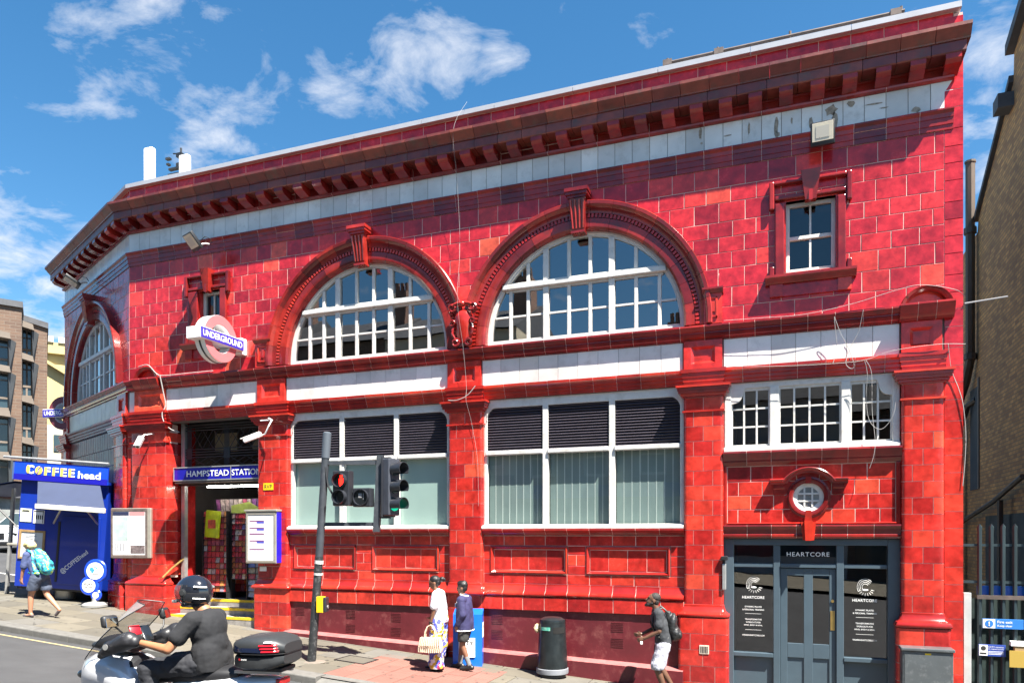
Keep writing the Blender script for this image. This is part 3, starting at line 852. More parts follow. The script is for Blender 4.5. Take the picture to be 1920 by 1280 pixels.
cs = part('corner_strip')
z = 5.02; i = 0
while z > 0.4:
    MB().vprism([(-14.26, 0.2), (-14.26, -0.02), (-14.40, -0.03), (-14.47, 0.0), (-14.52, 0.06), (-14.5, 0.2)], z-0.27, z-0.008).build('tile', M_TILE, cs); z -= 0.275
MB().vprism([(-14.27, 0.19), (-14.27, -0.012), (-14.40, -0.022), (-14.46, 0.006), (-14.5, 0.06), (-14.49, 0.19)], 0.3, 5.03).build('grout_bed', M_GROUT, cs)
# ---- body behind the tiled front
M_BRICKP = mat('plain_rear_brick', (0.16, 0.10, 0.07), rough=0.9, var=0.3, scale=8)
M_ROOF = mat('roof_felt', (0.10, 0.10, 0.11), rough=0.9, var=0.2)
rb = part('rear_body')
MB().box(2.3, 2.57, 0.41, 4.5, -0.8, 10.3).build('side_wall', M_BRICKP, rb)
MB().box(-18.9, 2.57, 4.5, 4.7, -0.8, 10.3).build('rear_wall', M_BRICKP, rb)
MB().box(-19.3, -19.1, 2.45, 4.6, -0.2, 10.3).build('side_wall', M_BRICKP, rb)
MB().vprism([(XL, 0.30), (2.57, 0.30), (2.57, 4.7), (-19.3, 4.7), (-19.3, 2.6)], 10.3, 10.4).build('roof', M_ROOF, rb)
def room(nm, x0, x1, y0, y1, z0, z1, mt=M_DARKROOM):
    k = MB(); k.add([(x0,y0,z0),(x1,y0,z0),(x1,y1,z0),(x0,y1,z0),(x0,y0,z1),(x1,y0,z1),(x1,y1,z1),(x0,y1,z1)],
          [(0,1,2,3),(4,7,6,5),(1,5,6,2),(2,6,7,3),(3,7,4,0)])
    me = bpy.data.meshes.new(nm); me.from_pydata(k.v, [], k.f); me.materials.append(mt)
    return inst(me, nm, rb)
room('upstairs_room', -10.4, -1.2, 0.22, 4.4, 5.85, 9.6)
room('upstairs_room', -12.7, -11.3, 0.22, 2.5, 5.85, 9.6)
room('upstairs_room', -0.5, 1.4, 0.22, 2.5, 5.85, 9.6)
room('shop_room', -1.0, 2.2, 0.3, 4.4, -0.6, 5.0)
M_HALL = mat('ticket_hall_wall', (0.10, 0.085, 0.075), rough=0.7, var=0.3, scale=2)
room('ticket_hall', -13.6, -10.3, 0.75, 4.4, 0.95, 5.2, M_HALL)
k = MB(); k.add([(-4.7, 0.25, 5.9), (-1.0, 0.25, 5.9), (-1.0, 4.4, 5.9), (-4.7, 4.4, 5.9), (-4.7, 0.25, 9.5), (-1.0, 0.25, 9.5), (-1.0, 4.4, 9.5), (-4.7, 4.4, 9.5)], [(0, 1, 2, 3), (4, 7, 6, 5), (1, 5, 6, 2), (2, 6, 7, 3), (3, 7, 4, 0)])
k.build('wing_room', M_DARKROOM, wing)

# ---- ground storey bays with big windows
M_LOUV = mat('dark_louvre', (0.045, 0.038, 0.05), rough=0.4, var=0.2, scale=5)
M_OBSC = mat('obscured_glass', (0.24, 0.34, 0.31), rough=0.22, var=0.07, scale=1.2, coat=0.6, detail=2)
M_BLIND = mat('vertical_blind', (0.36, 0.44, 0.41), rough=0.7, var=0.12, scale=1.5)
M_BLINDE = mat('blind_edge', (0.85, 0.9, 0.82), rough=0.7)
slat_prof = [(0.035, 0.0), (0.075, 0.042), (0.08, 0.036), (0.042, -0.006)]
def ground_window(x0, x1, m1, m2, kind):
    s_ = part('ground_floor_window'); y0 = 0.03
    zt = 5.028
    for (a, b) in ((x0, x0+0.07), (x1-0.07, x1), (m1-0.055, m1+0.055), (m2-0.055, m2+0.055)):
        MB().cbox(a, b, y0-(0.015 if a not in (x0,) else 0), y0+0.09, 2.63, zt-0.03, 0.01).build('mullion', M_WPAINT, s_)
    MB().cbox(x0, x1, y0-0.01, y0+0.09, 4.865, zt, 0.008).build('head', M_WPAINT, s_)
    for (a, b) in ((x0+0.05, m1-0.05), (m1+0.05, m2-0.05), (m2+0.05, x1-0.05)):
        MB().cbox(a, b, y0-0.05, y0+0.09, 3.965, 4.045, 0.012).build('transom', M_WPAINT, s_)
    MB().sweep([(0.1, 2.65), (-0.03, 2.635), (-0.10, 2.60), (-0.10, 2.565), (0.1, 2.565)], x0, x1).build('sill', M_WPAINT, s_)
    for sgn, xc in ((1, x0+0.06), (-1, x1-0.06)):        # rounded corner fillets at the head
        pts = [(xc, 4.90), (xc, 4.60)]+[(xc+sgn*0.22*(1-math.cos(R(t))), 4.64+0.24*math.sin(R(t))) for t in range(0, 91, 15)]
        MB().prism(pts if sgn > 0 else pts[::-1], y0-0.012, y0+0.05).build('corner_fillet', M_WPAINT, s_)
    bays = ((x0+0.06, m1-0.05), (m1+0.05, m2-0.05), (m2+0.05, x1-0.06))
    for (a, b) in bays:
        me = MB().sweep(slat_prof, a, b).mesh('louvre_slat', M_LOUV)
        z = 4.055
        while z < 4.86:
            inst(me, 'louvre_slat', s_, (0, 0, z)); z += 0.052
        MB().box(a, b, y0+0.1, y0+0.12, 4.0, 4.9).build('louvre_back', M_BLACK, s_)
        if kind == 'plain':
            MB().box(a-0.01, b+0.01, y0+0.10, y0+0.12, 2.62, 4.05).build('pane', M_OBSC, s_)
        else:
            k = MB(); k.add([(a-0.01, 0, 2.62), (b+0.01, 0, 2.62), (b+0.01, 0, 3.98), (a-0.01, 0, 3.98)], [(0, 1, 2, 3)])
            k.build('pane', M_DARKGLASS, s_, None, (0, y0+0.06, 0))
            n = round((b-a)/0.148); w = (b-a)/n
            bl = MB().box(0.006, w-0.012, 0, 0.004, 2.6, 4.0).mesh('blind_slat', M_BLIND)
            be = MB().box(-0.012, 0.005, -0.004, 0.002, 2.6, 4.0).mesh('blind_edge', M_BLINDE)
            for i in range(n):
                inst(bl, 'blind_slat', s_, (a+i*w, y0+0.125, 0))
                if i: inst(be, 'blind_edge', s_, (a+i*w, y0+0.125, 0))
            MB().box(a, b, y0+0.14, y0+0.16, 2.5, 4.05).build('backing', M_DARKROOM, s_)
ground_window(-9.88, -6.12, -8.60, -7.32, 'plain')
ground_window(-5.41, -1.63, -4.17, -2.91, 'blind')

PR_LEDGE = [(0.02, 2.565), (-0.115, 2.56), (-0.12, 2.53), (-0.09, 2.50), (-0.06, 2.475), (-0.05, 2.455), (-0.02, 2.44), (0.02, 2.435)]
PR_BASE = [(0.02, 1.53), (-0.02, 1.53), (-0.025, 1.49), (-0.035, 1.47), (-0.05, 1.42), (-0.08, 1.385), (-0.10, 1.375), (-0.115, 1.36), (-0.12, 1.335), (-0.11, 1.31), (-0.09, 1.30), (0.02, 1.30)]
def spandrel(x0, x1, p1, p2):
    s_ = part('spandrel_wall')
    q = MB(); q.box(x0, x1, 0.005, 0.25, 2.245, 2.56); q.box(x0, x1, 0.005, 0.25, 1.0, 1.715); q.box(x0, p1[0], 0.005, 0.25, 1.715, 2.245); q.box(p1[1], p2[0], 0.005, 0.25, 1.715, 2.245); q.box(p2[1], x1, 0.005, 0.25, 1.715, 2.245); q.box(p1[0]+.07, p1[1]-.07, 0.034, 0.24, 1.78, 2.18); q.box(p2[0]+.07, p2[1]-.07, 0.034, 0.24, 1.78, 2.18)
    q.build('grout_bed', M_GROUT, s_)
    run(s_, PR_LEDGE, x0, x1, 0.42, M_MOULD)
    run(s_, PR_BASE, x0, x1, 0.42, M_BRIGHT)
    zt, z1, z0, zb = 2.43, 2.245, 1.715, 1.535
    bond(s_, x0, x1, [(z1, zt)], 0.415, 0.0, M_TILE)
    bond(s_, x0, x1, [(zb, z0)], 0.415, 0.0, M_TILE)
    bond(s_, x0, p1[0], [(1.98, z1), (z0, 1.98)], 0.5, 0.0, M_TILE)
    bond(s_, p2[1], x1, [(2.07, z1), (1.89, 2.07), (z0, 1.89)], 0.5, 0.0, M_TILE)
    xm = (p1[1]+p2[0])/2
    bond(s_, p1[1], p2[0], [(2.08, z1), (1.88, 2.08), (z0, 1.88)], 0.34, 0.0, M_TILE)
    for a, b in (p1, p2):
        w = 0.075
        o = rect(a+0.005, b-0.005, z0+0.005, z1-0.005); i1 = rect(a+0.03, b-0.03, z0+0.03, z1-0.03); i2 = rect(a+w, b-w, z0+w, z1-w)
        n = 4
        v = [(x, -0.012, z) for x, z in o]+[(x, -0.022, z) for x, z in i1]+[(x, 0.045, z) for x, z in i2]+[(x, 0.1, z) for x, z in o]
        f = [(i, (i+1) % 4, 4+(i+1) % 4, 4+i) for i in range(4)]+[(4+i, 4+(i+1) % 4, 8+(i+1) % 4, 8+i) for i in range(4)]+[(i, 12+i, 12+(i+1) % 4, (i+1) % 4) for i in range(4)]
        for i in range(4):      # four mitred lengths of panel moulding
            q = MB(); j = (i+1) % 4
            q.add([v[i], v[j], v[4+j], v[4+i], v[8+j], v[8+i]], [(0, 1, 2, 3), (3, 2, 4, 5)]); q.build('panel_moulding', M_BRIGHT, s_)
        for i in range(4):
            tile(s_, rect(a+w+(b-a-2*w)*i/4+0.003, a+w+(b-a-2*w)*(i+1)/4-0.003, z0+w+0.004, z1-w-0.004), 0.03, M_TILE)
        # sunk field bed
    MB().box(x0, x1, -0.095, 0.2, 1.046, 1.285).build('row_bed', M_GROUT, s_)
    bond(s_, x0, x1, [(1.04, 1.295)], 0.42, -0.10, M_TILE)
    # painted plinth with sloping foot
    k = MB()
    def foot(x): return 0.43-0.0373*(x+9.65)
    k.add([(x0, -0.055, 1.041), (x1, -0.055, 1.041), (x1, -0.055, foot(x1)), (x0, -0.055, foot(x0)), (x0, 0.1, 1.041), (x1, 0.1, 1.041), (x1, 0.1, foot(x1)), (x0, 0.1, foot(x0))],
          [(0, 1, 2, 3), (4, 7, 6, 5), (0, 4, 5, 1), (0, 3, 7, 4), (1, 5, 6, 2)])
    k.build('plinth', M_MAROON, s_)
    k = MB(); k.add([(x0, -0.055, foot(x0)+0.02), (x1, -0.055, foot(x1)+0.02), (x1, -0.25, foot(x1)-0.02), (x0, -0.25, foot(x0)-0.02)], [(0, 1, 2, 3)]); k.build('worn_ledge', M_PINK, s_)
    k = MB(); k.add([(x0, -0.25, foot(x0)-0.02), (x1, -0.25, foot(x1)-0.02), (x1, -0.252, gp(x1)-0.1), (x0, -0.252, gp(x0)-0.1), (x1, 0, foot(x1)-0.02), (x1, 0, gp(x1)-0.1)], [(0, 1, 2, 3), (1, 4, 5, 2)]); k.build('ledge_riser', M_MAROON, s_)
    # air vents in the plinth
    for fx in (0.05, 0.38, 0.66):
        for dz in (0.0, -0.28):
            xc = x0+(x1-x0)*fx; zc = 0.86+dz-0.02*(xc-x0)
            if zc-0.1 < foot(xc)+0.05: continue
            q = MB()
            for j in range(6): q.box(xc, xc+0.22, -0.062, -0.05, zc-0.09+j*0.03, zc-0.09+j*0.03+0.012)
            q.build('air_vent', M_MAROON, s_)
    return s_
spandrel(-9.87, -6.11, (-9.78, -8.24), (-7.87, -6.35))
spandrel(-5.40, -1.62, (-5.27, -3.73), (-3.39, -1.86))

# ---- right hand bay: leaded window, bull's eye and shopfront
dw = part('mullioned_window')
x0, x1 = -0.955, 1.725; y0 = 0.03
MB().box(x0, x1, y0-0.01, y0+0.12, 4.93, 5.028).build('head', M_WPAINT, dw)
for (a, b) in ((x0, -0.84), (-0.225, -0.075), (0.87, 1.01), (1.615, x1)):
    MB().cbox(a, b, y0-0.02, y0+0.12, 3.87, 4.94, 0.014).build('mullion', M_WPAINT, dw)
MB().sweep([(0.12, 3.95), (0.02, 3.94), (-0.06, 3.895), (-0.06, 3.855), (0.12, 3.855)], x0, x1).build('sill', M_WPAINT, dw)
for (a, b, n) in ((-0.84, -0.225, 3), (-0.075, 0.87, 4), (1.01, 1.615, 3)):
    MB().box(a, b, y0+0.02, y0+0.08, 4.885, 4.93).build('rail', M_WPAINT, dw)
    MB().box(a, b, y0+0.02, y0+0.08, 3.93, 3.975).build('rail', M_WPAINT, dw)
    for i in range(n+1):
        x = a+(b-a)*i/n; w = 0.015 if 0 < i < n else 0.022
        MB().box(x-w, x+w, y0+0.025, y0+0.075, 3.97, 4.89).build('glazing_bar', M_WPAINT, dw)
    for j in (1, 2):
        z = 3.97+(4.89-3.97)*j/3
        MB().box(a, b, y0+0.03, y0+0.07, z-0.014, z+0.014).build('glazing_bar', M_WPAINT, dw)
    for i in range(n):
        for j in range(3):
            xa, xb = a+(b-a)*i/n, a+(b-a)*(i+1)/n; za, zb = 3.97+0.92*j/3, 3.97+0.92*(j+1)/3
            q = MB(); q.add([(xa, 0, za), (xb, 0, za), (xb, 0, zb), (xa, 0, zb)], [(0, 1, 2, 3)])
            q.build('pane', M_DARKGLASS, dw, None, (0, y0+0.05, 0), (R(RND.uniform(-0.3, 0.3)), 0, 0))
for sgn, xc in ((1, -0.86), (-1, 1.635)):
    pts = [(xc, 4.93), (xc, 4.66)]+[(xc+sgn*0.06+sgn*0.15*math.sin(R(t)), 4.68+0.17*(1-math.cos(R(t)))) for t in range(0, 91, 15)]+[(xc+sgn*0.24, 4.93)]
    MB().prism(pts if sgn < 0 else pts[::-1], y0-0.012, y0+0.07).build('corner_fillet', M_WPAINT, dw)
db = part('shop_bay_wall')
run(db, [(0.1, 3.86), (-0.125, 3.85), (-0.13, 3.82), (-0.10, 3.77), (-0.075, 3.725), (-0.06, 3.70), (-0.06, 3.675), (-0.045, 3.65), (-0.02, 3.61), (0.1, 3.61)], -0.975, 1.745, 0.39, M_MOULD)
MB().prism(rect(-0.965, 1.735, 2.55, 3.65), 0.005, 0.06).build('grout_bed', M_GROUT, db)
OC = (0.377, 3.065)
bond(db, -0.90, 1.66, rows_of(2.64, 3.6, [0.26, 0.235, 0.235, 0.235]), 0.36, 0.0, M_TILE, [(OC[0], OC[1], 0.31)])
for a, b in ((-0.965, -0.905), (1.665, 1.735)):
    MB().cbox(a, b, -0.035, 0.02, 2.6, 3.61, 0.015).build('edge_moulding', M_BRIGHT, db)
MB().sweep([(0.02, 2.66), (-0.03, 2.655), (-0.05, 2.64), (-0.04, 2.625), (0.02, 2.62)], -0.905, 1.665).build('panel_moulding', M_BRIGHT, db)
run(db, [(0.15, 2.62), (-0.07, 2.615), (-0.075, 2.59), (-0.05, 2.56), (-0.035, 2.52), (-0.03, 2.47), (-0.045, 2.45), (-0.045, 2.42), (-0.02, 2.39), (0.15, 2.385)], -0.965, 1.735, 0.39, M_MOULD)
oc = part('bullseye_window')
k = MB(); k.arc([(0.235, 0.06), (0.235, -0.045), (0.255, -0.055), (0.30, -0.055), (0.31, -0.035), (0.34, -0.03), (0.345, 0.06)], OC[0], OC[1], 0, 2*math.pi, 40, closed=True); k.build('surround', M_MOULD, oc, 30)
k = MB(); k.arc([(0.165, 0.09), (0.165, 0.0), (0.185, -0.012), (0.215, -0.015), (0.236, -0.02), (0.236, 0.09)], OC[0], OC[1], 0, 2*math.pi, 40, closed=True); k.build('window_frame', M_WPAINT, oc, 30)
for d in (-0.06, 0.06):
    l = math.sqrt(0.168**2-d*d)
    MB().box(OC[0]-l, OC[0]+l, -0.016, 0.002, OC[1]+d-0.014, OC[1]+d+0.014).build('glazing_bar', M_WPAINT, oc)
    MB().box(OC[0]+d-0.014, OC[0]+d+0.014, -0.014, 0.001, OC[1]-l, OC[1]+l).build('glazing_bar', M_WPAINT, oc)
k = MB(); n = 32; k.add([(OC[0]+0.17*math.cos(2*math.pi*i/n), 0.002, OC[1]+0.17*math.sin(2*math.pi*i/n)) for i in range(n)], [tuple(range(n))]); k.build('pane', mat('net_curtain', (0.20, 0.20, 0.19), rough=0.35, var=0.2, scale=9, coat=0.4), oc)
MB().prism([(OC[0]-0.045, OC[1]+0.225), (OC[0]+0.045, OC[1]+0.225), (OC[0]+0.045, OC[1]+0.335), (OC[0]-0.045, OC[1]+0.335)], -0.085, 0).build('key_block', M_BRIGHT, oc)
MB().prism([(OC[0]-0.06, 2.66), (OC[0]+0.06, 2.66), (OC[0]+0.04, 2.85), (OC[0]-0.04, 2.85)], -0.06, 0).build('lower_key', M_MOULD, oc)
kz = MB(); kz.prism([(OC[0]-0.085, 2.36), (OC[0]+0.085, 2.36), (OC[0]+0.115, 2.66), (OC[0]-0.115, 2.66)], -0.11, 0); kz.prism([(OC[0]-0.05, 2.355), (OC[0]+0.05, 2.355), (OC[0]+0.065, 2.68), (OC[0]-0.065, 2.68)], -0.15, -0.1)
kz.build('lintel_keystone', M_BRIGHT, oc)
hp = [(0.0, 0.02), (0.0, -0.10), (0.03, -0.11), (0.05, -0.14), (0.075, -0.16), (0.09, -0.15), (0.095, 0.02)]
a0 = math.asin(0.20/0.44)
k = MB(); k.arc([(0.40+r, y) for r, y in hp], OC[0], OC[1], R(33), R(147), 20); k.build('curved_hood', M_MOULD, oc, 30)
for sgn in (-1, 1):
    k = MB(); xa = OC[0]+sgn*0.36; xb = OC[0]+sgn*0.59
    k.sweep([(y, OC[1]+0.215+r) for r, y in hp], min(xa, xb), max(xa, xb)); k.build('hood_wing', M_MOULD, oc, 30)
    MB().sweep([(0.02, 3.28), (-0.06, 3.28), (-0.06, 3.22), (-0.04, 3.20), (-0.035, 3.12), (0.02, 3.10)], min(OC[0]+sgn*0.37, OC[0]+sgn*0.54), max(OC[0]+sgn*0.37, OC[0]+sgn*0.54)).build('hood_bracket', M_MOULD, oc, 25)

M_SHOP = mat('slate_blue_paint', (0.062, 0.092, 0.115), rough=0.38, var=0.1, scale=3, bump=0.03)
sf = part('shopfront'); y0 = 0.10
def fr_(nm, a, b, za, zb, ya=0.0, yb=0.12, c=0.008): return MB().cbox(a, b, y0+ya, y0+yb, za, zb, c).build(nm, M_SHOP, sf)
GB = -0.62
fr_('jamb', -0.965, -0.805, GB, 2.385, -0.04); fr_('jamb', 1.558, 1.735, GB, 2.385, -0.04)
fr_('head', -0.805, 1.558, 2.275, 2.385, -0.04)
fr_('mullion', -0.167, -0.057, GB, 2.275, -0.015); fr_('mullion', 0.805, 0.917, GB, 2.275, -0.015)
for a, b in ((-0.805, -0.167), (-0.057, 0.805), (0.917, 1.558)):
    fr_('transom', a, b, 1.90, 1.965, -0.005)
    q = MB(); q.add([(a, 0, 1.96), (b, 0, 1.96), (b, 0, 2.28), (a, 0, 2.28)], [(0, 1, 2, 3)]); q.build('fanlight_pane', M_SHOPGLASS, sf, None, (0, y0+0.06, 0))
for a, b in ((-0.805, -0.167), (0.917, 1.558)):
    q = MB(); q.add([(a, 0, 0.45), (b, 0, 0.45), (b, 0, 1.91), (a, 0, 1.91)], [(0, 1, 2, 3)]); q.build('shop_pane', M_SHOPGLASS, sf, None, (0, y0+0.06, 0))
    fr_('sill_rail', a, b, 0.385, 0.455, -0.03)
    MB().box(a, b, y0+0.05, y0+0.1, GB, 0.385).build('stall_riser', M_SHOP, sf)
dr = part('shop_door', st)
yd = y0+0.03
for (a, b, za, zb) in ((-0.055, 0.055, GB+0.1, 1.89), (0.31, 0.45, GB+0.1, 1.89), (0.70, 0.803, GB+0.1, 1.89), (0.055, 0.31, 1.77, 1.89), (0.45, 0.70, 1.77, 1.89), (0.055, 0.31, 0.40, 0.64), (0.45, 0.70, 0.40, 0.64)):
    MB().cbox(a, b, yd, yd+0.05, za, zb, 0.006).build('door_rail', M_SHOP, dr)
for a, b in ((0.055, 0.31), (0.45, 0.70)):
    q = MB(); q.add([(a, 0, 0.63), (b, 0, 0.63), (b, 0, 1.78), (a, 0, 1.78)], [(0, 1, 2, 3)]); q.build('door_pane', M_SHOPGLASS, dr, None, (0, yd+0.03, 0))
MB().box(0.04, 0.72, yd+0.022, yd+0.045, GB+0.1, 0.41).build('door_panel', M_SHOP, dr)
M_BRASS = mat('brass', (0.55, 0.38, 0.13), rough=0.35, metal=0.9, var=0.2)
MB().cbox(0.715, 0.785, yd-0.008, yd, 0.88, 1.20, 0.003).build('push_plate', M_BRASS, dr)
MB().cyl((0.75, yd-0.02, 1.36), (0.75, yd, 1.36), 0.024, n=14).build('lock', M_BRASS, dr)
# shop lettering on the glass
yt = y0+0.052
lettering('lettering', 'HEARTCORE', M_LETW, sf, (0.375, yt, 2.125), w=0.66, h=0.072, spacing=1.15, bold=0.01)
for cx, dz in ((-0.49, 0.0), (1.23, 0.0)):
    k = MB(); c = (cx, 1.60)
    for i in range(4):
        r = 0.05+i*0.026; a_ = [R(t) for t in range(35+i*2, 216, 9)]
        k.tube([(c[0]+0.01+r*math.cos(t)*0.95, yt, c[1]+r*math.sin(t)*1.05) for t in a_], 0.0028, 4)
    for i in range(8):
        t = R(200+i*21); k.tube([(c[0]+0.02+rr_*math.cos(t), yt, c[1]-0.03+rr_*math.sin(t)*0.9) for rr_ in (0.075, 0.125)], 0.0032, 4)
    k.ball((c[0]+0.01, yt, c[1]-0.045), (0.045, 0.003, 0.016))
    k.build('emblem', M_LETW, sf)
    lettering('lettering', 'HEARTCORE', M_LETW, sf, (cx, yt, 1.385), w=0.36, h=0.046, spacing=1.1, bold=0.012)
    for i, (tx, zz_, ww) in enumerate((('DYNAMIC PILATES', 1.225, 0.27), ('& PERSONAL TRAINING', 1.175, 0.35), ('TRANSFORMATIVE', 1.01, 0.27), ('WORKOUTS FOR', 0.96, 0.24), ('MIND, BODY & SOUL', 0.91, 0.30), ('WEAREHEARTCORE.COM', 0.74, 0.36))):
        lettering('lettering', tx, M_LETW, sf, (cx, yt, zz_), w=ww, h=0.026, bold=0.008)
    for zz_ in (1.105, 0.83): MB().box(cx-0.13, cx+0.13, yt-0.002, yt, zz_, zz_+0.004).build('rule', M_LETW, sf)
MB().box(-1.0, 1.75, 0.0, 0.3, -0.7, gp(0.4)+0.02).build('door_step', mat('step_stone', (0.3, 0.28, 0.25), rough=0.8, var=0.2), sf)

# ---- station entrance
en = part('entrance')
M_YEL = mat('yellow_nosing', (0.72, 0.48, 0.02), rough=0.6, var=0.2, scale=14, dirt=(0.2, 0.15, 0.05), dirt_amt=0.6, dscale=9)
M_STONE = mat('worn_step_stone', (0.26, 0.24, 0.22), rough=0.8, var=0.35, scale=9, dirt=(0.06, 0.055, 0.05), dirt_amt=0.6, dscale=8)
for i, (z, ya, yb) in enumerate(((0.64, -0.05, 0.3), (0.80, 0.25, 0.6), (0.955, 0.55, 1.2))):
    MB().box(-13.25, -10.62, ya, yb, 0.2, z).build('step', M_STONE, en)
    MB().box(-13.2, -10.66, ya-0.006, ya+0.05, z-0.05, z+0.004).build('step_nosing', M_YEL, en)
MB().box(-13.3, -10.6, 0.6, 4.4, 0.7, 0.956).build('hall_floor', mat('hall_floor_tile', (0.10, 0.10, 0.11), rough=0.35, var=0.3), en)
for a, b in ((-13.16, -13.06), (-10.76, -10.68)): MB().box(a, b, 0.32, 0.42, 0.6, 5.03).build('gate_post', M_GREYST, en)
MB().box(-13.25, -10.6, 0.30, 0.44, 3.58, 3.70).build('header_beam', M_BLACK, en)
for a, b, n in ((-13.6, -13.2, 1), (-10.66, -10.3, 1)):
    MB().box(a, b, 0.50, 0.80, 0.3, 5.1).build('jamb_return', M_TILE, en)
MB().box(-13.3, -10.6, 0.6, 0.7, 4.98, 5.1).build('soffit', M_BLACK, en)
k = MB()                # wrought iron screen over the doors
for z, r in ((3.99, .02), (4.24, .014), (4.30, .014), (4.36, .014), (4.42, .014), (4.86, .014), (4.92, .014), (4.98, .02)):
    k.cyl((-13.16, 0.36, z), (-10.66, 0.36, z), r, n=6)
k.build('screen_rail', M_BLACK, en)
for x in (-12.95, -11.86, -10.8):
    q = MB()
    for d in (-0.06, -0.03, 0, 0.03, 0.06): q.cyl((x+d, 0.35, 3.97), (x+d, 0.35, 5.0), 0.008, n=5)
    q.box(x-0.085, x+0.085, 0.345, 0.37, 4.2, 4.44); q.build('screen_post', M_BLACK, en)
q = MB()
for x0_, x1_ in ((-12.88, -11.94), (-11.78, -10.88)):
    for z0_, z1_, n in ((4.43, 4.86, 3), (4.0, 4.23, 2)):
        w = (x1_-x0_)/n
        for i in range(n):
            q.cyl((x0_+i*w, 0.36, z0_), (x0_+(i+1)*w, 0.36, z1_), 0.008, n=4); q.cyl((x0_+i*w, 0.36, z1_), (x0_+(i+1)*w, 0.36, z0_), 0.008, n=4)
            q.cyl((x0_+(i-.5)*w if i else x0_, 0.362, z0_ if i else (z0_+z1_)/2), (x0_+(i+.5)*w, 0.362, z1_ if i else z1_), 0.006, n=4)
q.build('screen_lattice', M_BLACK, en)
MB().box(-12.7, -12.05, 0.9, 0.95, 4.42, 4.85).build('ochre_board', mat('old_board', (0.30, 0.24, 0.13), rough=0.7, var=0.3), en)  # plain ochre boards behind the screen, no emission
MB().box(-11.6, -11.2, 0.9, 0.95, 4.42, 4.85).build('ochre_board', MATS['old_board'], en)

# ================================================================ ground
M_ASPH = mat('asphalt', (0.048, 0.048, 0.050), rough=0.9, var=0.25, scale=1.2, bump=0.25, bscale=60, dirt=(0.038, 0.038, 0.04), dirt_amt=0.7, dscale=0.8, space='Object', detail=9)
M_PAVE = mat('york_stone', (0.30, 0.26, 0.20), rough=0.85, var=0.12, scale=2.2, bump=0.1, bscale=25, dirt=(0.065, 0.059, 0.05), dirt_amt=0.5, dscale=1.5, detail=9,
             obj_rand=[(0, (0.088, 0.08, 0.064)), (0.35, (0.118, 0.104, 0.077)), (0.7, (0.138, 0.123, 0.094)), (1, (0.112, 0.108, 0.098))])
M_KERB = mat('granite_kerb', (0.125, 0.12, 0.11), rough=0.8, var=0.2, scale=9, bump=0.1, bscale=30, dirt=(0.07, 0.065, 0.058), dirt_amt=0.7, dscale=3)
M_TACT = mat('pink_tactile_paving', (0.50, 0.29, 0.23), rough=0.85, var=0.12, scale=4, bump=0.1, bscale=30, dirt=(0.14, 0.085, 0.07), dirt_amt=0.5, dscale=4,
             obj_rand=[(0, (0.17, 0.074, 0.057)), (1, (0.215, 0.10, 0.078))])
M_EARTH = mat('street_ground', (0.17, 0.165, 0.155), rough=0.95, var=0.3, scale=0.4)
def sheet(nm, xs, ys, zf, mt, kind='structure'):
    v = [(x, y, zf(x, y)) for y in ys for x in xs]; n = len(xs)
    f = [(j*n+i, j*n+i+1, (j+1)*n+i+1, (j+1)*n+i) for j in range(len(ys)-1) for i in range(n-1)]
    k = MB(); k.add(v, f); o = k.build(nm, mt)
    o['kind'] = kind
    return o
XS = [-900, -300, -120, -70, -50, -40, -30, -25, -20, -15, -10, -5, 0, 5, 12, 20, 60, 300, 900]
sheet('ground', XS, [-900, -300, -60, -26, -14.1, -3.1, -3.0, 0, 20, 60, 300, 900], lambda x, y: road_z(x, y)-0.06, M_EARTH)
sheet('road', [-70, -50, -40, -30, -25, -20, -15, -10, -5, 0, 5, 12], [-13.2, -12, -10, -8, -6, -4.5, -3.1], lambda x, y: road_z(x, y), M_ASPH)
sheet('opposite_pavement', [-70, -40, -25, -10, 0, 12], [-20, -13.2], lambda x, y: road_z(x, y)+0.12, M_PAVE)
sheet('side_road', [-70, -50, -40, -30, -20.6], [-3.0, 2, 8, 30, 60], lambda x, y: gp(x)-0.03, M_ASPH)
pv = sheet('pavement', [-20.6, -15, -10, -5, 0, 6, 12], [-2.9, 0.0, 3.0], lambda x, y: gp(x)-0.018, M_GROUTD)
def slab(x0, x1, y0, y1, mt, nm='paving_slab', top=0.0, parent=pv):
    g = 0.0085; dz = RND.uniform(-0.002, 0.002)
    k = MB(); c = 0.006
    P4 = [(x0+g, y0+g), (x1-g, y0+g), (x1-g, y1-g), (x0+g, y1-g)]; P5 = [(x0+g+c, y0+g+c), (x1-g-c, y0+g+c), (x1-g-c, y1-g-c), (x0+g+c, y1-g-c)]
    v = [(x, y, gp(x)+top+dz) for x, y in P5]+[(x, y, gp(x)+top+dz-0.004) for x, y in P4]+[(x, y, gp(x)+top-0.03) for x, y in P4]
    f = [(0, 1, 2, 3)]+[(i, 4+i, 4+(i+1) % 4, (i+1) % 4) for i in range(4)]+[(4+i, 8+i, 8+(i+1) % 4, 4+(i+1) % 4) for i in range(4)]
    k.add(v, f).build(nm, mt, parent)
TX0, TX1, TY = -7.15, -4.65, -1.0
y = -2.75; r_ = 0
while y < -0.02:
    h = (0.62, 0.55, 0.66, 0.58)[r_ % 4]; y2 = min(y+h, 0.0)
    x = -20.6+RND.uniform(0, 0.5)
    x = -20.6
    while x < 5.0:
        w = RND.uniform(0.62, 1.05); x2 = x+w
        a, b = x, x2
        if y < TY-0.02 and b > TX0 and a < TX1:
            if a < TX0: slab(a, TX0, y, y2, M_PAVE)
            if b > TX1: slab(TX1, b, y, y2, M_PAVE)
        else: slab(a, b, y, y2, M_PAVE)
        x = x2
    y = y2; r_ += 1
tx = TX0
bl = MB()
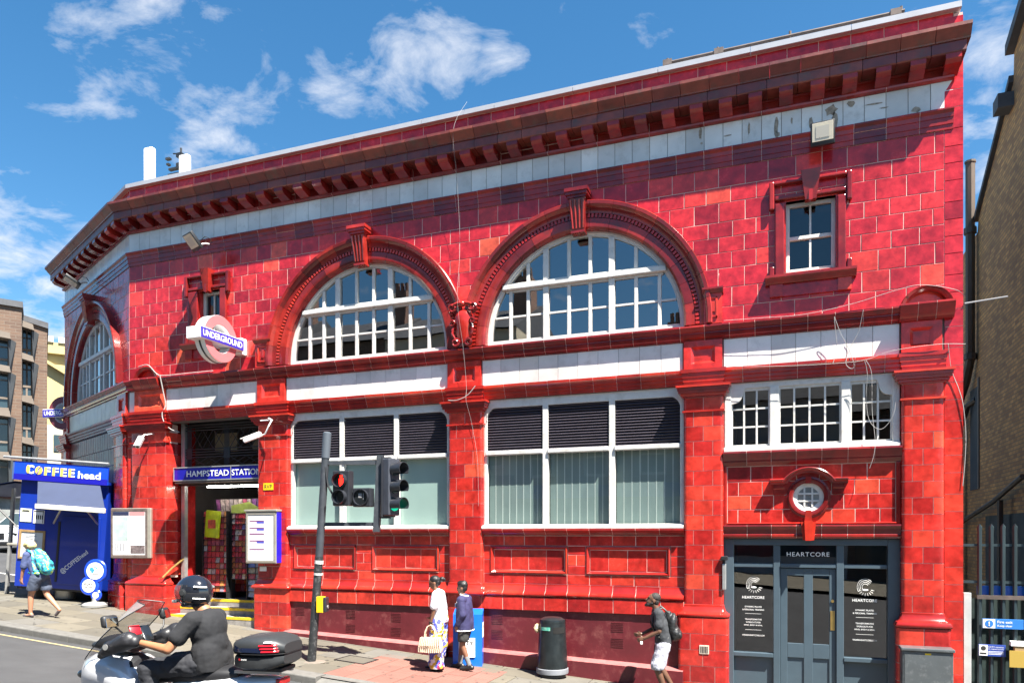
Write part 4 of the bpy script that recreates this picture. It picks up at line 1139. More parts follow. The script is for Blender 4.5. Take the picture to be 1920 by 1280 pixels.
while tx < TX1-0.01:
    ty = -2.75
    while ty < -1.07:
        slab(tx, tx+0.4166, ty, ty+0.42, M_TACT, 'tactile_slab')
        for i in range(6):
            for j in range(6):
                X, Y = tx+0.035+i*0.0695, ty+0.035+j*0.07
                q = len(bl.v); bl.lathe([(0.016, 0), (0.012, 0.005), (0.0, 0.005)], (X, Y, gp(X)), 6)
        ty += 0.42
    tx += 0.4166
b_ = bl.build('tactile_blisters', M_TACT, pv); b_['kind'] = 'stuff'
kb = sheet('kerb', [-40, -20, 0, 12], [-3.04, -2.78], lambda x, y: gp(x)-0.12, M_GROUTD)
x = -40.0
while x < 6:
    L_ = 0.915; drop = 0.075 if (TX0-0.3 < x+L_/2 < TX1+0.3) else 0.0
    a, b = x+0.004, x+L_-0.004
    prof = [(-3.05, -0.16), (-3.05, -0.022), (-3.043, -0.008), (-3.028, 0.0), (-2.757, 0.0), (-2.757, -0.16)]
    v = [(a, y, gp(a)+z-(drop if z > -0.1 and y < -2.9 else 0)) for y, z in prof]+[(b, y, gp(b)+z-(drop if z > -0.1 and y < -2.9 else 0)) for y, z in prof]
    n = 6
    MB().add(v, [tuple(range(n)), tuple(range(2*n-1, n-1, -1))]+[(i, n+i, n+(i+1) % n, (i+1) % n) for i in range(n)]).build('kerbstone', M_KERB, kb)
    x += L_
M_YLINE = mat('yellow_road_line', (0.33, 0.27, 0.14), rough=0.8, var=0.2, scale=20, dirt=(0.2, 0.19, 0.16), dirt_amt=0.7, dscale=6)
M_WLINE = mat('white_road_line', (0.68, 0.67, 0.63), rough=0.8, var=0.15, scale=20, dirt=(0.25, 0.25, 0.24), dirt_amt=0.6, dscale=6)
sheet('yellow_line', [-40, -25, -15, -10, -7.6], [-3.50, -3.40], lambda x, y: road_z(x, y)+0.005, M_YLINE)
sheet('white_line', [-26, -23, -21], [-0.6, -0.48], lambda x, y: gp(x)-0.024, M_WLINE)
sheet('white_line', [-30, -24, -21.5], [0.9, 1.0], lambda x, y: gp(x)-0.024, M_WLINE)
sheet('white_line', [-33, -24, -21.5], [2.6, 2.7], lambda x, y: gp(x)-0.024, M_WLINE)
sheet('white_line', [-9.0, -6.0, -1.0], [-3.62, -3.50], lambda x, y: road_z(x, y)+0.005, M_WLINE)
# inspection cover
ic = thing('inspection_cover', 'square stone inlaid inspection cover in the pavement beside the pink tactile slabs', 'manhole cover', (-7.28, -1.5, gp(-7.28)+0.004))
sl = -0.0734
def slope(pts): return [(x, y, z+sl*x) for x, y, z in pts]
k = MB(); k.box(-0.3, 0.3, -0.25, 0.25, 0.0, 0.004); k.v = slope(k.v); k.build('inlay', M_PAVE, ic)
k = MB()
for a in ((-0.31, 0.31, -0.26, -0.23), (-0.31, 0.31, 0.23, 0.26), (-0.31, -0.28, -0.26, 0.26), (0.28, 0.31, -0.26, 0.26)): k.box(*a, 0.0, 0.008)
k.v = slope(k.v); k.build('iron_rim', M_BLACK, ic)

gm = MB()                    # trodden chewing gum and tar spots
for i in range(260):
    X, Y = RND.uniform(-19, 1), RND.uniform(-2.7, -0.3); r_ = RND.uniform(0.012, 0.032)
    q = len(gm.v); a_ = RND.uniform(0, 6)
    gm.v += [(X+r_*(1+0.25*math.sin(3*t+a_))*math.cos(t), Y+r_*math.sin(t), gp(X+r_*math.cos(t))+0.0035) for t in [2*math.pi*j/8 for j in range(8)]]; gm.f.append(tuple(range(q, q+8)))
g_ = gm.build('gum_spots', mat('old_gum', (0.05, 0.046, 0.042), rough=0.8, var=0.4), pv); g_['kind'] = 'stuff'
fp = part('frieze_repairs')           # patches where the white glaze has come away
M_PATCH = mat('bare_render_patch', (0.30, 0.26, 0.21), rough=0.9, var=0.5, scale=20)
for (X, Z, w_, h_) in ((-1.35, 9.38, 0.03, 0.12), (-1.33, 9.2, 0.025, 0.025), (-0.9, 9.25, 0.07, 0.02), (-0.55, 9.3, 0.02, 0.13), (-0.12, 9.26, 0.04, 0.16), (-0.1, 9.12, 0.05, 0.05), (0.12, 9.3, 0.02, 0.06), (0.42, 9.2, 0.035, 0.12), (0.72, 9.36, 0.10, 0.10), (0.78, 9.18, 0.05, 0.2), (1.02, 9.40, 0.07, 0.06), (1.35, 9.33, 0.14, 0.016), (1.5, 9.24, 0.08, 0.014), (1.95, 9.12, 0.07, 0.05)):
    n = 11; q = MB(); q.add([(X+w_*RND.uniform(0.6, 1.15)*math.cos(2*math.pi*i/n), -0.0035, Z+h_*RND.uniform(0.6, 1.15)*math.sin(2*math.pi*i/n)) for i in range(n)], [tuple(range(n))]); q.build('bare_patch', M_PATCH, fp)
pt_ = MB(); pt_.add([(-9.6, -6.2, 0), (-7.2, -6.3, 0), (-7.1, -4.6, 0), (-9.5, -4.4, 0)], [(0, 1, 2, 3)]); pt_.v = [(x, y, road_z(x, y)+0.004) for x, y, z in pt_.v]
# ================================================================ background buildings
def brick_mat(name, c1, c2, mortar, axes, bw=0.225, bh=0.075, dark=None, damt=0.7, bias=0.0):
    m = bpy.data.materials.new(name); m.use_nodes = True
    N, L = m.node_tree.nodes, m.node_tree.links
    b = N['Principled BSDF']; b.inputs['Roughness'].default_value = 0.9
    co = N.new('ShaderNodeTexCoord'); sp = N.new('ShaderNodeSeparateXYZ'); cb = N.new('ShaderNodeCombineXYZ')
    L.new(co.outputs['Object'], sp.inputs[0])
    L.new(sp.outputs[axes[0]], cb.inputs[0]); L.new(sp.outputs[axes[1]], cb.inputs[1])
    br = N.new('ShaderNodeTexBrick')
    br.inputs['Scale'].default_value = 1.0; br.inputs['Brick Width'].default_value = bw; br.inputs['Row Height'].default_value = bh
    br.inputs['Mortar Size'].default_value = 0.010; br.inputs['Bias'].default_value = bias
    br.inputs['Color1'].default_value = (*c1, 1); br.inputs['Color2'].default_value = (*c2, 1); br.inputs['Mortar'].default_value = (*mortar, 1)
    L.new(cb.outputs[0], br.inputs['Vector'])
    col = br.outputs['Color']
    nz = N.new('ShaderNodeTexNoise'); nz.inputs['Scale'].default_value = 0.7; nz.inputs['Detail'].default_value = 9; nz.inputs['Roughness'].default_value = 0.7
    L.new(co.outputs['Object'], nz.inputs['Vector'])
    if dark:
        rp = N.new('ShaderNodeValToRGB'); rp.color_ramp.elements[0].position = 0.40; rp.color_ramp.elements[1].position = 0.66
        L.new(nz.outputs['Fac'], rp.inputs[0])
        ml = N.new('ShaderNodeMath'); ml.operation = 'MULTIPLY'; ml.inputs[1].default_value = damt; L.new(rp.outputs[0], ml.inputs[0])
        mx = N.new('ShaderNodeMix'); mx.data_type = 'RGBA'; L.new(ml.outputs[0], mx.inputs['Factor']); L.new(col, mx.inputs['A']); mx.inputs['B'].default_value = (*dark, 1)
        col = mx.outputs['Result']
    L.new(col, b.inputs['Base Color'])
    bp = N.new('ShaderNodeBump'); bp.inputs['Strength'].default_value = 0.5; bp.inputs['Distance'].default_value = 0.01; bp.invert = True
    L.new(br.outputs['Fac'], bp.inputs['Height']); L.new(bp.outputs[0], b.inputs['Normal'])
    MATS[name] = m
    return m
M_SBRICK = brick_mat('sooty_stock_brick', (0.70, 0.36, 0.12), (0.36, 0.17, 0.07), (0.26, 0.17, 0.10), (1, 2), bw=0.24, bh=0.085, dark=(0.17, 0.10, 0.055), damt=0.4)
M_BBRICK = brick_mat('buff_brown_brick', (0.15, 0.092, 0.062), (0.095, 0.058, 0.042), (0.17, 0.14, 0.11), (0, 2), bw=0.45, bh=0.15, dark=(0.2, 0.14, 0.11), damt=0.3)
M_RBRICK = brick_mat('red_terrace_brick', (0.26, 0.12, 0.08), (0.20, 0.10, 0.07), (0.25, 0.22, 0.19), (0, 2), dark=(0.12, 0.07, 0.05), damt=0.4)
M_DGLASS0 = mat('dark_sash_glass', (0.03, 0.045, 0.055), rough=0.1, coat=0.6)
M_POLEG = mat('dull_grey_steel', (0.16, 0.165, 0.18), rough=0.6)
M_CONC = mat('pale_concrete', (0.17, 0.14, 0.115), rough=0.85, var=0.15, scale=2)
M_SLATE = mat('roof_slate', (0.07, 0.072, 0.08), rough=0.7, var=0.3, scale=3)
M_PIPE = mat('cast_iron_pipe', (0.10, 0.075, 0.055), rough=0.6, var=0.4, scale=5, streak=True)

# ---- sooty brick house beyond the alley on the right
nb = thing('brick_house', 'sooty yellow brick side wall of the neighbouring house with sloping verge at right edge', 'building', (4.6, 0, 0))
prof = [(-0.2, -1.4), (-0.2, 14.6), (4.75, 13.1), (5.35, 12.75), (5.4, 12.2), (8.4, 10.45), (8.5, 10.1), (14.0, 10.1), (14.0, -1.4)]
k = MB(); n = len(prof)
k.add([(0, y, z) for y, z in prof]+[(5, y, z) for y, z in prof], [tuple(range(n)), tuple(range(2*n-1, n-1, -1))]+[(i, (i+1) % n, n+(i+1) % n, n+i) for i in range(n)])
k.build('side_wall', M_SBRICK, nb)
def strip(a, b, w=0.14, h=0.16):
    k = MB(); k.add([(-w, a[0], a[1]), (0.3, a[0], a[1]), (0.3, a[0], a[1]+h), (-w, a[0], a[1]+h), (-w, b[0], b[1]), (0.3, b[0], b[1]), (0.3, b[0], b[1]+h), (-w, b[0], b[1]+h)],
                    [(0, 1, 2, 3), (4, 7, 6, 5), (0, 4, 5, 1), (1, 5, 6, 2), (2, 6, 7, 3), (3, 7, 4, 0)]); return k
strip((-0.3, 14.55), (5.4, 12.7), 0.16, 0.22).build('verge', M_SLATE, nb)
strip((5.4, 12.12), (8.5, 10.36), 0.09, 0.14).build('verge', M_SLATE, nb)
MB().box(-0.3, 0.1, 5.35, 5.75, 11.6, 11.9).build('gutter_end', M_SLATE, nb)
MB().box(-0.02, 0.25, 8.4, 9.2, 3.6, 6.2).build('blocked_window', M_DARKROOM, nb)
MB().box(-0.03, 0.1, 8.28, 8.4, 3.6, 6.4).build('window_reveal', M_CONC, nb)
k = MB(); k.tube([(-0.15, 8.55, 11.9), (-0.15, 8.55, 6.9), (-0.18, 8.9, 6.4), (-0.25, 9.6, 5.8), (-0.3, 9.8, 4.4), (-0.3, 9.8, -0.5)], 0.11, 8)
k.cyl((-0.15, 8.55, 11.9), (-0.15, 8.55, 11.95), 0.13, n=8); k.cyl((-0.15, 8.55, 10.1), (-0.15, 8.55, 10.25), 0.15, n=8); k.cyl((-0.15, 8.55, 6.9), (-0.15, 8.55, 7.05), 0.15, n=8)
k.build('soil_pipe', M_PIPE, nb, 40)
k = MB(); k.tube([(-0.25, 9.4, 5.2), (-0.12, 9.0, 5.8), (0.02, 8.7, 5.9)], 0.08, 7); k.build('branch_pipe', M_PIPE, nb, 40)
k = MB(); k.tube([(-0.25, 9.6, 2.7), (-0.22, 6.0, 3.2), (-0.2, 4.0, 3.6)], 0.055, 6); k.tube([(-0.2, 5.6, 3.2), (-0.2, 5.6, -0.5)], 0.06, 6); k.build('drain_pipe', M_PIPE, nb, 40)
k = MB(); k.cyl((-2.0, -0.02, 6.0), (-1.33, 0.4, 6.16), 0.013, n=6); k.build('bracket_pole', M_POLEG, nb)
MB().box(-0.03, 0.2, 3.0, 7.6, -0.8, 2.9).build('rendered_base', mat('dark_render', (0.07, 0.075, 0.07), rough=0.9, var=0.4, scale=3), nb)
M_SBRICKF = brick_mat('stock_brick_front', (0.50, 0.32, 0.12), (0.30, 0.18, 0.08), (0.24, 0.19, 0.13), (0, 2), bw=0.24, bh=0.085, dark=(0.13, 0.09, 0.05), damt=0.5)
MB().box(0.004, 5.0, -0.26, -0.2, -1.4, 14.5).build('front_wall', M_SBRICKF, nb)
for z in (0.2, 3.8, 7.2, 10.4):
    for x in (0.9, 3.1):
        w_ = MB().box(x, x+1.1, -0.275, -0.262, z, z+2.0).build('window', M_DGLASS0, nb)
        q = MB()
        for c_ in ((x-0.08, x, z, z+2.0), (x+1.1, x+1.18, z, z+2.0), (x, x+1.1, z+1.92, z+2.0), (x, x+1.1, z+0.96, z+1.04), (x-0.1, x+1.2, z-0.1, z)): q.box(c_[0], c_[1], -0.31, -0.261, c_[2], c_[3])
        q.build('window_frame', M_WPAINT, nb)
al = thing('alley_wall', 'dark brick wall closing the alley behind the spiked fence', 'wall', (2.6, 13.0, 0))
MB().box(-3.0, 2.3, 0, 0.3, -1, 5.0).build('brickwork', brick_mat('alley_brick', (0.12, 0.09, 0.07), (0.08, 0.06, 0.05), (0.08, 0.07, 0.06), (0, 2)), al)

# ---- far left: stepped brown brick flats, a cream house
fl = thing('brick_flats', 'stepped brown brick flats with deep angled window bays at far left', 'building', (-35.07, 12.38, 0), R(53))
M_DGLASS = mat('dark_bay_glass', (0.03, 0.05, 0.06), rough=0.1, coat=0.6)
def flat_block(x0, x1, zt0, zt1, yoff, cols, nm='brick_front'):
    """one step of the flats: sloping parapet, a stack of canted bays"""
    k = MB(); P_ = [(x0, 1.0), (x1, 1.0), (x1, zt1), (x0, zt0)]
    k.prism(P_, yoff, yoff+7); k.build(nm, M_BBRICK, fl)
    q = MB(); q.add([(x, y, z) for (x, z) in ((x0-.05, zt0), (x1+.05, zt1)) for y in (yoff-.12, yoff+7)]+[(x, y, z+0.28) for (x, z) in ((x0-.05, zt0), (x1+.05, zt1)) for y in (yoff-.12, yoff+7)],
          [(0, 2, 3, 1), (4, 5, 7, 6), (0, 1, 5, 4), (2, 6, 7, 3), (0, 4, 6, 2), (1, 3, 7, 5)]); q.build('parapet_cap', M_SLATE, fl)
    for (a, b, zs) in cols:
        for (za, zb) in zs:
            MB().box(a, b, yoff-0.05, yoff-0.02, za, zb).build('window', M_DGLASS, fl)
            q = MB(); q.prism([(a-0.05, zb), (b+0.15, zb-0.12), (b+0.1, zb+0.16), (a-0.05, zb+0.3)], yoff-0.75, yoff); q.build('canopy', M_CONC, fl)
            q = MB(); q.add([(b, yoff-0.02, za-0.1), (b, yoff-0.02, zb), (b+0.34, yoff-0.02, zb-0.1), (b+0.10, yoff-0.02, za-0.5), (b+0.05, yoff-0.6, zb-0.05), (b+0.1, yoff-0.5, za)],
                            [(0, 1, 2, 3), (0, 5, 4, 1), (1, 4, 2), (2, 4, 5, 3), (0, 3, 5)]); q.build('reveal_fin', M_DARKROOM, fl)
            q = MB(); q.box(a, b+0.05, yoff-0.12, yoff-0.02, za+0.42, za+0.52); q.box(a, b, yoff-0.1, yoff-0.02, zb-0.42, zb-0.37); q.box((a+b)/2-.04, (a+b)/2+.04, yoff-0.1, yoff-0.02, za, zb); q.build('window_bar', M_CONC, fl)
            MB().box(a, b+0.1, yoff-0.3, yoff-0.02, za-0.14, za).build('sill', M_CONC, fl)
RW = [(11.05, 12.5), (9.25, 10.95), (7.2, 8.9), (5.2, 6.9), (3.2, 4.9)]
flat_block(0.0, 1.03, 12.95, 12.7, 0.0, [(0.02, 0.34, RW)])
flat_block(-7.0, 0.0, 13.3, 13.15, -1.6, [(-1.75, -0.55, [(z0-0.9, z1-0.9) for z0, z1 in RW]), (-4.6, -3.2, [(z0-0.9, z1-0.9) for z0, z1 in RW])])
cr_ = thing('cream_house', 'cream rendered house with white parapet between the brick flats and the station', 'building', (-42.43, 19.25, 0), R(52))
M_CREAM = mat('cream_render', (0.45, 0.36, 0.17), rough=0.85, var=0.1, scale=1.0, streak=True)
M_CREAM2 = mat('grey_cream_render', (0.50, 0.47, 0.36), rough=0.85, var=0.1, scale=1.0)
MB().box(-3, 7, 0, 6, 9.2, 14.0).build('upper_wall', M_CREAM, cr_)
MB().box(-3, 7, -0.05, 6, 1, 9.2).build('lower_wall', M_CREAM2, cr_)
MB().box(-3.1, 7.1, -0.35, 0.1, 13.55, 13.75).build('cornice', M_CREAM, cr_)
MB().box(-3.1, 7.1, -0.2, 0.1, 13.75, 14.25).build('parapet', M_CREAM, cr_)
k = MB()
for i in range(17): k.box(-3.0+i*0.6, -2.65+i*0.6, -0.3, 0.05, 14.25, 14.6)
k.build('crenellation', M_WPAINT, cr_)
k = MB(); k.prism([(0.0, 12.9), (1.5, 12.0), (1.6, 12.2), (0.0, 13.1)], -0.4, 0.0); k.build('raking_cornice', M_CREAM, cr_)
MB().box(0.35, 0.85, -0.12, -0.06, 7.6, 8.6).build('window', M_DGLASS, cr_)
lp = thing('low_shop', 'low grey shop building seen under the brick flats at far left', 'building', (-33.2, 9.4, 0), R(53))
MB().box(-5.5, 2.2, 0, 4, 1, 4.6).build('shop_wall', mat('shop_grey', (0.2, 0.21, 0.2), rough=0.7, var=0.3), lp)
for i in range(4): MB().box(-5.2+i*1.4, -4.1+i*1.4, -0.05, 0.02, 2.3, 4.0).build('shop_window', M_DGLASS, lp)
MB().box(-5.5, 2.2, -0.3, 0.02, 4.1, 4.6).build('shop_fascia', M_SLATE, lp)

# ---- terrace across the street: not in the frame itself, but mirrored in the arched windows and the glaze
HCOL = [('red brick', M_RBRICK), ('white painted', mat('white_stucco', (0.66, 0.64, 0.60), rough=0.8, var=0.08)), ('brown brick', M_BBRICK), ('cream painted', mat('cream_stucco', (0.58, 0.51, 0.38), rough=0.8, var=0.08)),
        ('dark red brick', M_RBRICK), ('pale grey painted', mat('grey_stucco', (0.45, 0.46, 0.46), rough=0.8, var=0.08)), ('soot stained brick', M_BBRICK)]
wm = MB().box(-0.55, 0.55, -0.06, 0.02, 0, 1.75).mesh('window', M_DGLASS)
wf = MB()
for a in ((-0.62, -0.5, 0, 1.75), (0.5, 0.62, 0, 1.75), (-0.62, 0.62, -0.1, 0.05), (-0.62, 0.62, 1.7, 1.85), (-0.5, 0.5, 0.83, 0.92)): wf.box(a[0], a[1], -0.02, 0.12, a[2], a[3])
wf = wf.mesh('window_frame', M_WPAINT)
x = -42.0
for i, (nm_, m_) in enumerate(HCOL):
    w = (7.2, 8.0, 6.6, 7.6, 8.2, 7.0, 7.4)[i]; hgt = (10.4, 10.6, 10.6, 11.0, 8.3, 7.6, 7.3)[i]
    g0 = road_z(x+w/2, -15)+0.1
    hs_ = thing('terraced_house', nm_+' terraced house across the street, mirrored in the station windows', 'house', (x+w/2, -21.5, g0), 0, 'terrace mirrored in the station windows')
    MB().box(-w/2+0.01, w/2-0.01, -8, 0, -0.8, hgt).build('wall', m_, hs_)
    rf = MB(); rf.add([(-w/2, 0.25, hgt), (w/2, 0.25, hgt), (w/2, -4, hgt+2.2), (-w/2, -4, hgt+2.2), (-w/2, -8, hgt), (w/2, -8, hgt)], [(0, 1, 2, 3), (3, 2, 5, 4), (0, 3, 4), (1, 5, 2)]); rf.build('roof', M_SLATE, hs_)
    ch = MB(); ch.box(w/2-1.1, w/2-0.1, -3.4, -2.4, hgt+1.0, hgt+3.4)
    for j in range(3): ch.cyl((w/2-0.9+j*0.3, -2.9, hgt+3.4), (w/2-0.9+j*0.3, -2.9, hgt+4.0), 0.12, n=8)
    ch.build('chimney', M_RBRICK, hs_)
    for fl_ in range(3):
        for cxx in (-w/3, 0, w/3):
            z = 4.0+fl_*2.6
            if z+1.9 > hgt: continue
            inst(wm, 'window', hs_, (cxx, 0.06, z)); inst(wf, 'window_frame', hs_, (cxx, 0.06, z))
    MB().box(-w/2+0.3, w/2-0.3, -0.02, 0.04, 0.7, 2.9).build('shop_window', M_DGLASS, hs_)
    MB().box(-w/2+0.1, w/2-0.1, 0.0, 0.25, 2.9, 3.5).build('shop_fascia', (M_SLATE, M_BLUE, M_WPAINT)[i % 3], hs_)
    x += w

# ================================================================ kit on the roof
an = thing('roof_antenna', 'two tall white mobile phone antenna panels on a black frame above the corner roof', 'antenna', (-17.3, 4.0, 10.4))
M_PLW = mat('white_plastic', (0.82, 0.82, 0.80), rough=0.4)
for dx, dy, zt in ((-0.55, -0.16, 3.64), (0.45, 0.2, 3.42)):
    k = MB(); k.cbox(dx-0.17, dx+0.17, dy-0.09, dy+0.09, 0.9, zt, 0.05); k.build('antenna_panel', M_PLW, an, 40, None, (0, 0, 0))
    MB().cyl((dx, dy+0.15, 0.0), (dx, dy+0.15, zt-0.1), 0.04, n=8).build('mast_pole', M_BLACK, an)
k = MB()
for z in (2.5, 2.75): k.cyl((-0.55, 0, z), (0.45, 0.35, z-0.05), 0.025, n=6)
k.cyl((-0.35, 0.05, 2.2), (0.1, 0.2, 2.9), 0.02, n=6); k.cyl((0.25, 0.25, 2.0), (0.25, 0.25, 3.7), 0.03, n=6); k.cyl((0.25, 0.2, 3.5), (-0.0, 0.2, 3.55), 0.02, n=6)
for z in (2.4, 2.7, 3.1, 3.4): k.box(0.15, 0.35, 0.15, 0.3, z, z+0.12)
for i in range(9): k.box(-0.25+RND.uniform(0, .55), -0.15+RND.uniform(0, .55), 0.1, 0.2, 2.0+i*0.17, 2.06+i*0.17)
k.build('mast_bracket', M_BLACK, an)
pr = thing('scaffold_rail', 'rusty scaffold tube rail lying above the roof edge at the right end', 'pipe rail', (-2.0, 0.45, 10.4))
M_RUST = mat('rusty_tube', (0.10, 0.075, 0.065), rough=0.7, var=0.5, scale=6)
k = MB(); k.cyl((0, 0, 0.60), (3.85, 0, 0.60), 0.028, n=8); k.build('tube', M_RUST, pr, 40)
for x in (0.02, 0.9, 2.1, 3.8): MB().cyl((x, 0, 0.0), (x, 0, 0.68), 0.022, n=6).build('support_post', M_RUST, pr)
for x in (0.0, 0.9, 3.7): MB().box(x-0.06, x+0.1, -0.04, 0.04, 0.55, 0.65).build('clamp', M_RUST, pr)

# ================================================================ things fixed to the facade
def floodlight(label, loc, rz, tilt, s=1.0):
    t = thing('floodlight', label, 'floodlight', loc, rz, 'floodlights on the facade')
    Mx = Matrix.Rotation(tilt, 4, 'X')
    k = MB(); k.cbox(-0.18*s, 0.18*s, -0.035, 0.035, -0.18*s, 0.18*s, 0.012); k.xf(Mx); k.build('housing', M_BLACK, t, 40)
    k = MB(); k.cbox(-0.155*s, 0.155*s, -0.043, -0.035, -0.12*s, 0.16*s, 0.004); k.xf(Mx); k.build('lens', mat('floodlight_lens', (0.62, 0.55, 0.42), rough=0.35, var=0.06, scale=30), t)
    k = MB(); k.box(-0.10*s, 0.10*s, -0.047, -0.043, -0.07*s, 0.11*s); k.xf(Mx); k.build('lamp_plate', mat('lamp_plate', (0.5, 0.46, 0.38), rough=0.4), t)
    k = MB(); k.tube([(0.0, 0.03, 0), (0.0, 0.16, -0.02), (0.05, 0.26, 0.02), (0.05, 0.34, 0.03)], 0.02, 6); k.build('arm', M_GREYST, t, 40)
    k = MB(); k.tube([(0.05, 0.1, 0.0), (0.14, 0.2, 0.13), (0.2, 0.3, 0.1), (0.12, 0.36, 0.05)], 0.009, 5); k.build('cable', M_BLACK, t, 40)
    return t
floodlight('black framed floodlight on the right hand end of the facade above the sash window', (0.58, -0.32, 8.84), R(-4), R(8))
floodlight('tilted floodlight with pale face above the station entrance and roundel', (-11.98, -0.55, 8.78), R(-20), R(42), 1.05)
floodlight('silver floodlight fixed over the arch of the corner wing', (-17.15, 0.72, 8.95), R(-30), R(60), 1.1)

def cctv(label, loc, rz, pitch):
    t = thing('security_camera', label, 'camera', loc, rz, 'security cameras on the pilasters')
    k = MB(); k.cbox(-0.05, 0.05, -0.22, 0.18, -0.05, 0.05, 0.018); k.xf(Matrix.Rotation(pitch, 4, 'X')); k.build('body', M_PLW, t, 40)
    k = MB(); k.cbox(-0.062, 0.062, -0.26, 0.16, 0.045, 0.06, 0.006); k.xf(Matrix.Rotation(pitch, 4, 'X')); k.build('sunshield', M_PLW, t, 40)
    k = MB(); k.cyl((0, -0.225, 0), (0, -0.21, 0), 0.035, n=12); k.xf(Matrix.Rotation(pitch, 4, 'X')); k.build('lens', M_BLACK, t)
    return t
t = cctv('white security camera hanging from a bracket on the leftmost entrance pilaster', (-13.62, -0.42, 4.55), R(30), R(38))
k = MB(); k.tube([(0, 0.05, 0.05), (0.05, 0.12, 0.16), (0.2, 0.2, 0.2), (0.25, 0.3, 0.2)], 0.018, 6); k.build('bracket', M_GREYST, t, 40)
t = cctv('white security camera on a curved arm on the pilaster right of the entrance', (-10.45, -0.45, 4.50), R(-62), R(22))
k = MB(); k.tube([(0.0, 0.14, 0.03), (0.1, 0.25, 0.05), (0.16, 0.33, 0.2), (0.05, 0.38, 0.36), (0.0, 0.3, 0.4)], 0.016, 6); k.tube([(0.05, 0.38, 0.36), (-0.22, 0.1, 0.38)], 0.014, 6); k.build('bracket', M_PLW, t, 40)

rv = thing('warning_plate', 'small yellow plate lettered RVP on the pilaster right of the entrance', 'sign', (-10.35, -0.104, 3.48))
MB().cbox(-0.13, 0.13, -0.006, 0, -0.075, 0.075, 0.002).build('plate', mat('plate_yellow', (0.80, 0.52, 0.01), rough=0.4), rv)
lettering('lettering', 'RVP', mat('dark_lettering', (0.03, 0.03, 0.03), rough=0.6), rv, (0, -0.0075, 0), w=0.19, h=0.085, spacing=1.1)
M_DKL = MATS['dark_lettering']
jb = thing('junction_plate', 'small white blank plate under the train map case', 'plate', (-10.48, -0.108, 1.72))
MB().cbox(-0.09, 0.09, -0.012, 0, -0.05, 0.05, 0.008).build('plate', M_PLW, jb)
vb = thing('door_intercom', 'narrow white door intercom box on the jamb beside the shopfront', 'intercom', (-0.95, -0.12, 1.75))
MB().cbox(-0.03, 0.03, -0.02, 0.10, -0.23, 0.21, 0.01).build('case', M_GREYST, vb)
MB().cbox(-0.05, 0.06, -0.05, 0.10, 0.27, 0.34, 0.01).build('lamp_head', M_BLACK, vb); MB().cyl((0.0, 0.03, 0.2), (0.0, 0.03, 0.3), 0.02, n=6).build('stem', M_BLACK, vb)
av = thing('airbrick', 'pale cast airbrick set low in the pilaster left of the shopfront', 'airbrick', (-1.27, -0.195, 0.50))
MB().cbox(-0.08, 0.08, -0.006, 0.02, -0.075, 0.075, 0.004).build('frame', mat('airbrick_cream', (0.6, 0.5, 0.4), rough=0.8), av)
for i in range(5): MB().box(-0.06+i*0.026, -0.045+i*0.026, -0.009, -0.005, -0.055, 0.055).build('slot', M_BLACK, av)

# ---- blue station name board
sb = thing('station_name_board', 'long blue enamel board with white lettering HAMPSTEAD STATION over the entrance', 'sign', (-11.93, 0.10, 3.835))
MB().box(-1.22, 1.26, 0, 0.12, -0.15, 0.15).build('board', M_BLUE, sb)
for a in ((-1.24, 1.28, 0.135, 0.16), (-1.24, 1.28, -0.16, -0.135), (-1.24, -1.215, -0.135, 0.135), (0.395, 0.41, -0.135, 0.135)):
    MB().box(a[0], a[1], -0.012, 0.02, a[2], a[3]).build('trim', M_GREYST, sb)
lettering('lettering', 'HAMPSTEAD', M_LETW, sb, (-0.25, -0.004, 0.0), w=1.2, h=0.135, bold=0.012)
lettering('lettering', 'STATION', M_LETW, sb, (0.83, -0.004, 0.0), w=0.80, h=0.135, bold=0.012)
MB().box(-1.2, 1.26, 0.0, 0.3, -0.21, -0.162).build('soffit_strip', M_RUST, sb)

# ---- roundels
M_RED = mat('roundel_red', (0.66, 0.16, 0.17), rough=0.35, var=0.05, coat=0.3)
M_REDD = mat('roundel_shaded_red', (0.16, 0.035, 0.05), rough=0.4)  # the roundel red darkened, shade put into the colour
def roundel(label, loc, rz, s, mred, two=True):
    t = thing('roundel_sign', label, 'roundel', loc, rz, 'roundel signs fixed to the station')
    k = MB(); d = 0.13*s
    k.arc([(0.30*s, -d), (0.30*s, d), (0.50*s, d), (0.50*s, -d)], 0, 0, 0, 2*math.pi, 48, closed=True); k.build('ring', M_PLW, t, 30)
    for sg in (-1, 1):
        k = MB(); k.arc([(0.305*s, sg*d), (0.305*s, sg*(d+0.006)), (0.495*s, sg*(d+0.006)), (0.495*s, sg*d)], 0, 0, 0, 2*math.pi, 48, closed=True); k.build('ring_face', mred, t)
    k = MB(); k.arc([(0.496*s, -0.02*s), (0.496*s, 0.02*s), (0.507*s, 0.02*s), (0.507*s, -0.02*s)], 0, 0, R(195), R(345), 30); k.build('seam', M_BLACK, t)
    MB().cbox(-0.66*s, 0.66*s, -d*1.45, d*1.45, -0.125*s, 0.125*s, 0.01).build('bar', M_PLW, t)
    for sg in (-1, 1):
        MB().box(-0.645*s, 0.645*s, min(sg*d*1.45, sg*(d*1.45+0.006)), max(sg*d*1.45, sg*(d*1.45+0.006)), -0.11*s, 0.11*s).build('bar_face', mat('roundel_blue', (0.045, 0.03, 0.36), rough=0.3, coat=0.4), t)
        lettering('lettering', 'UNDERGROUND', M_LETW, t, (0, sg*(d*1.45+0.009), 0.0), w=1.18*s, h=0.135*s, rot=(R(90), 0, 0 if sg < 0 else R(180)), bold=0.016)
    MB().cbox(0.66*s, 0.84*s, -0.11*s, 0.11*s, -0.17*s, 0.2*s, 0.01).build('wall_bracket', M_PLW, t)
    return t
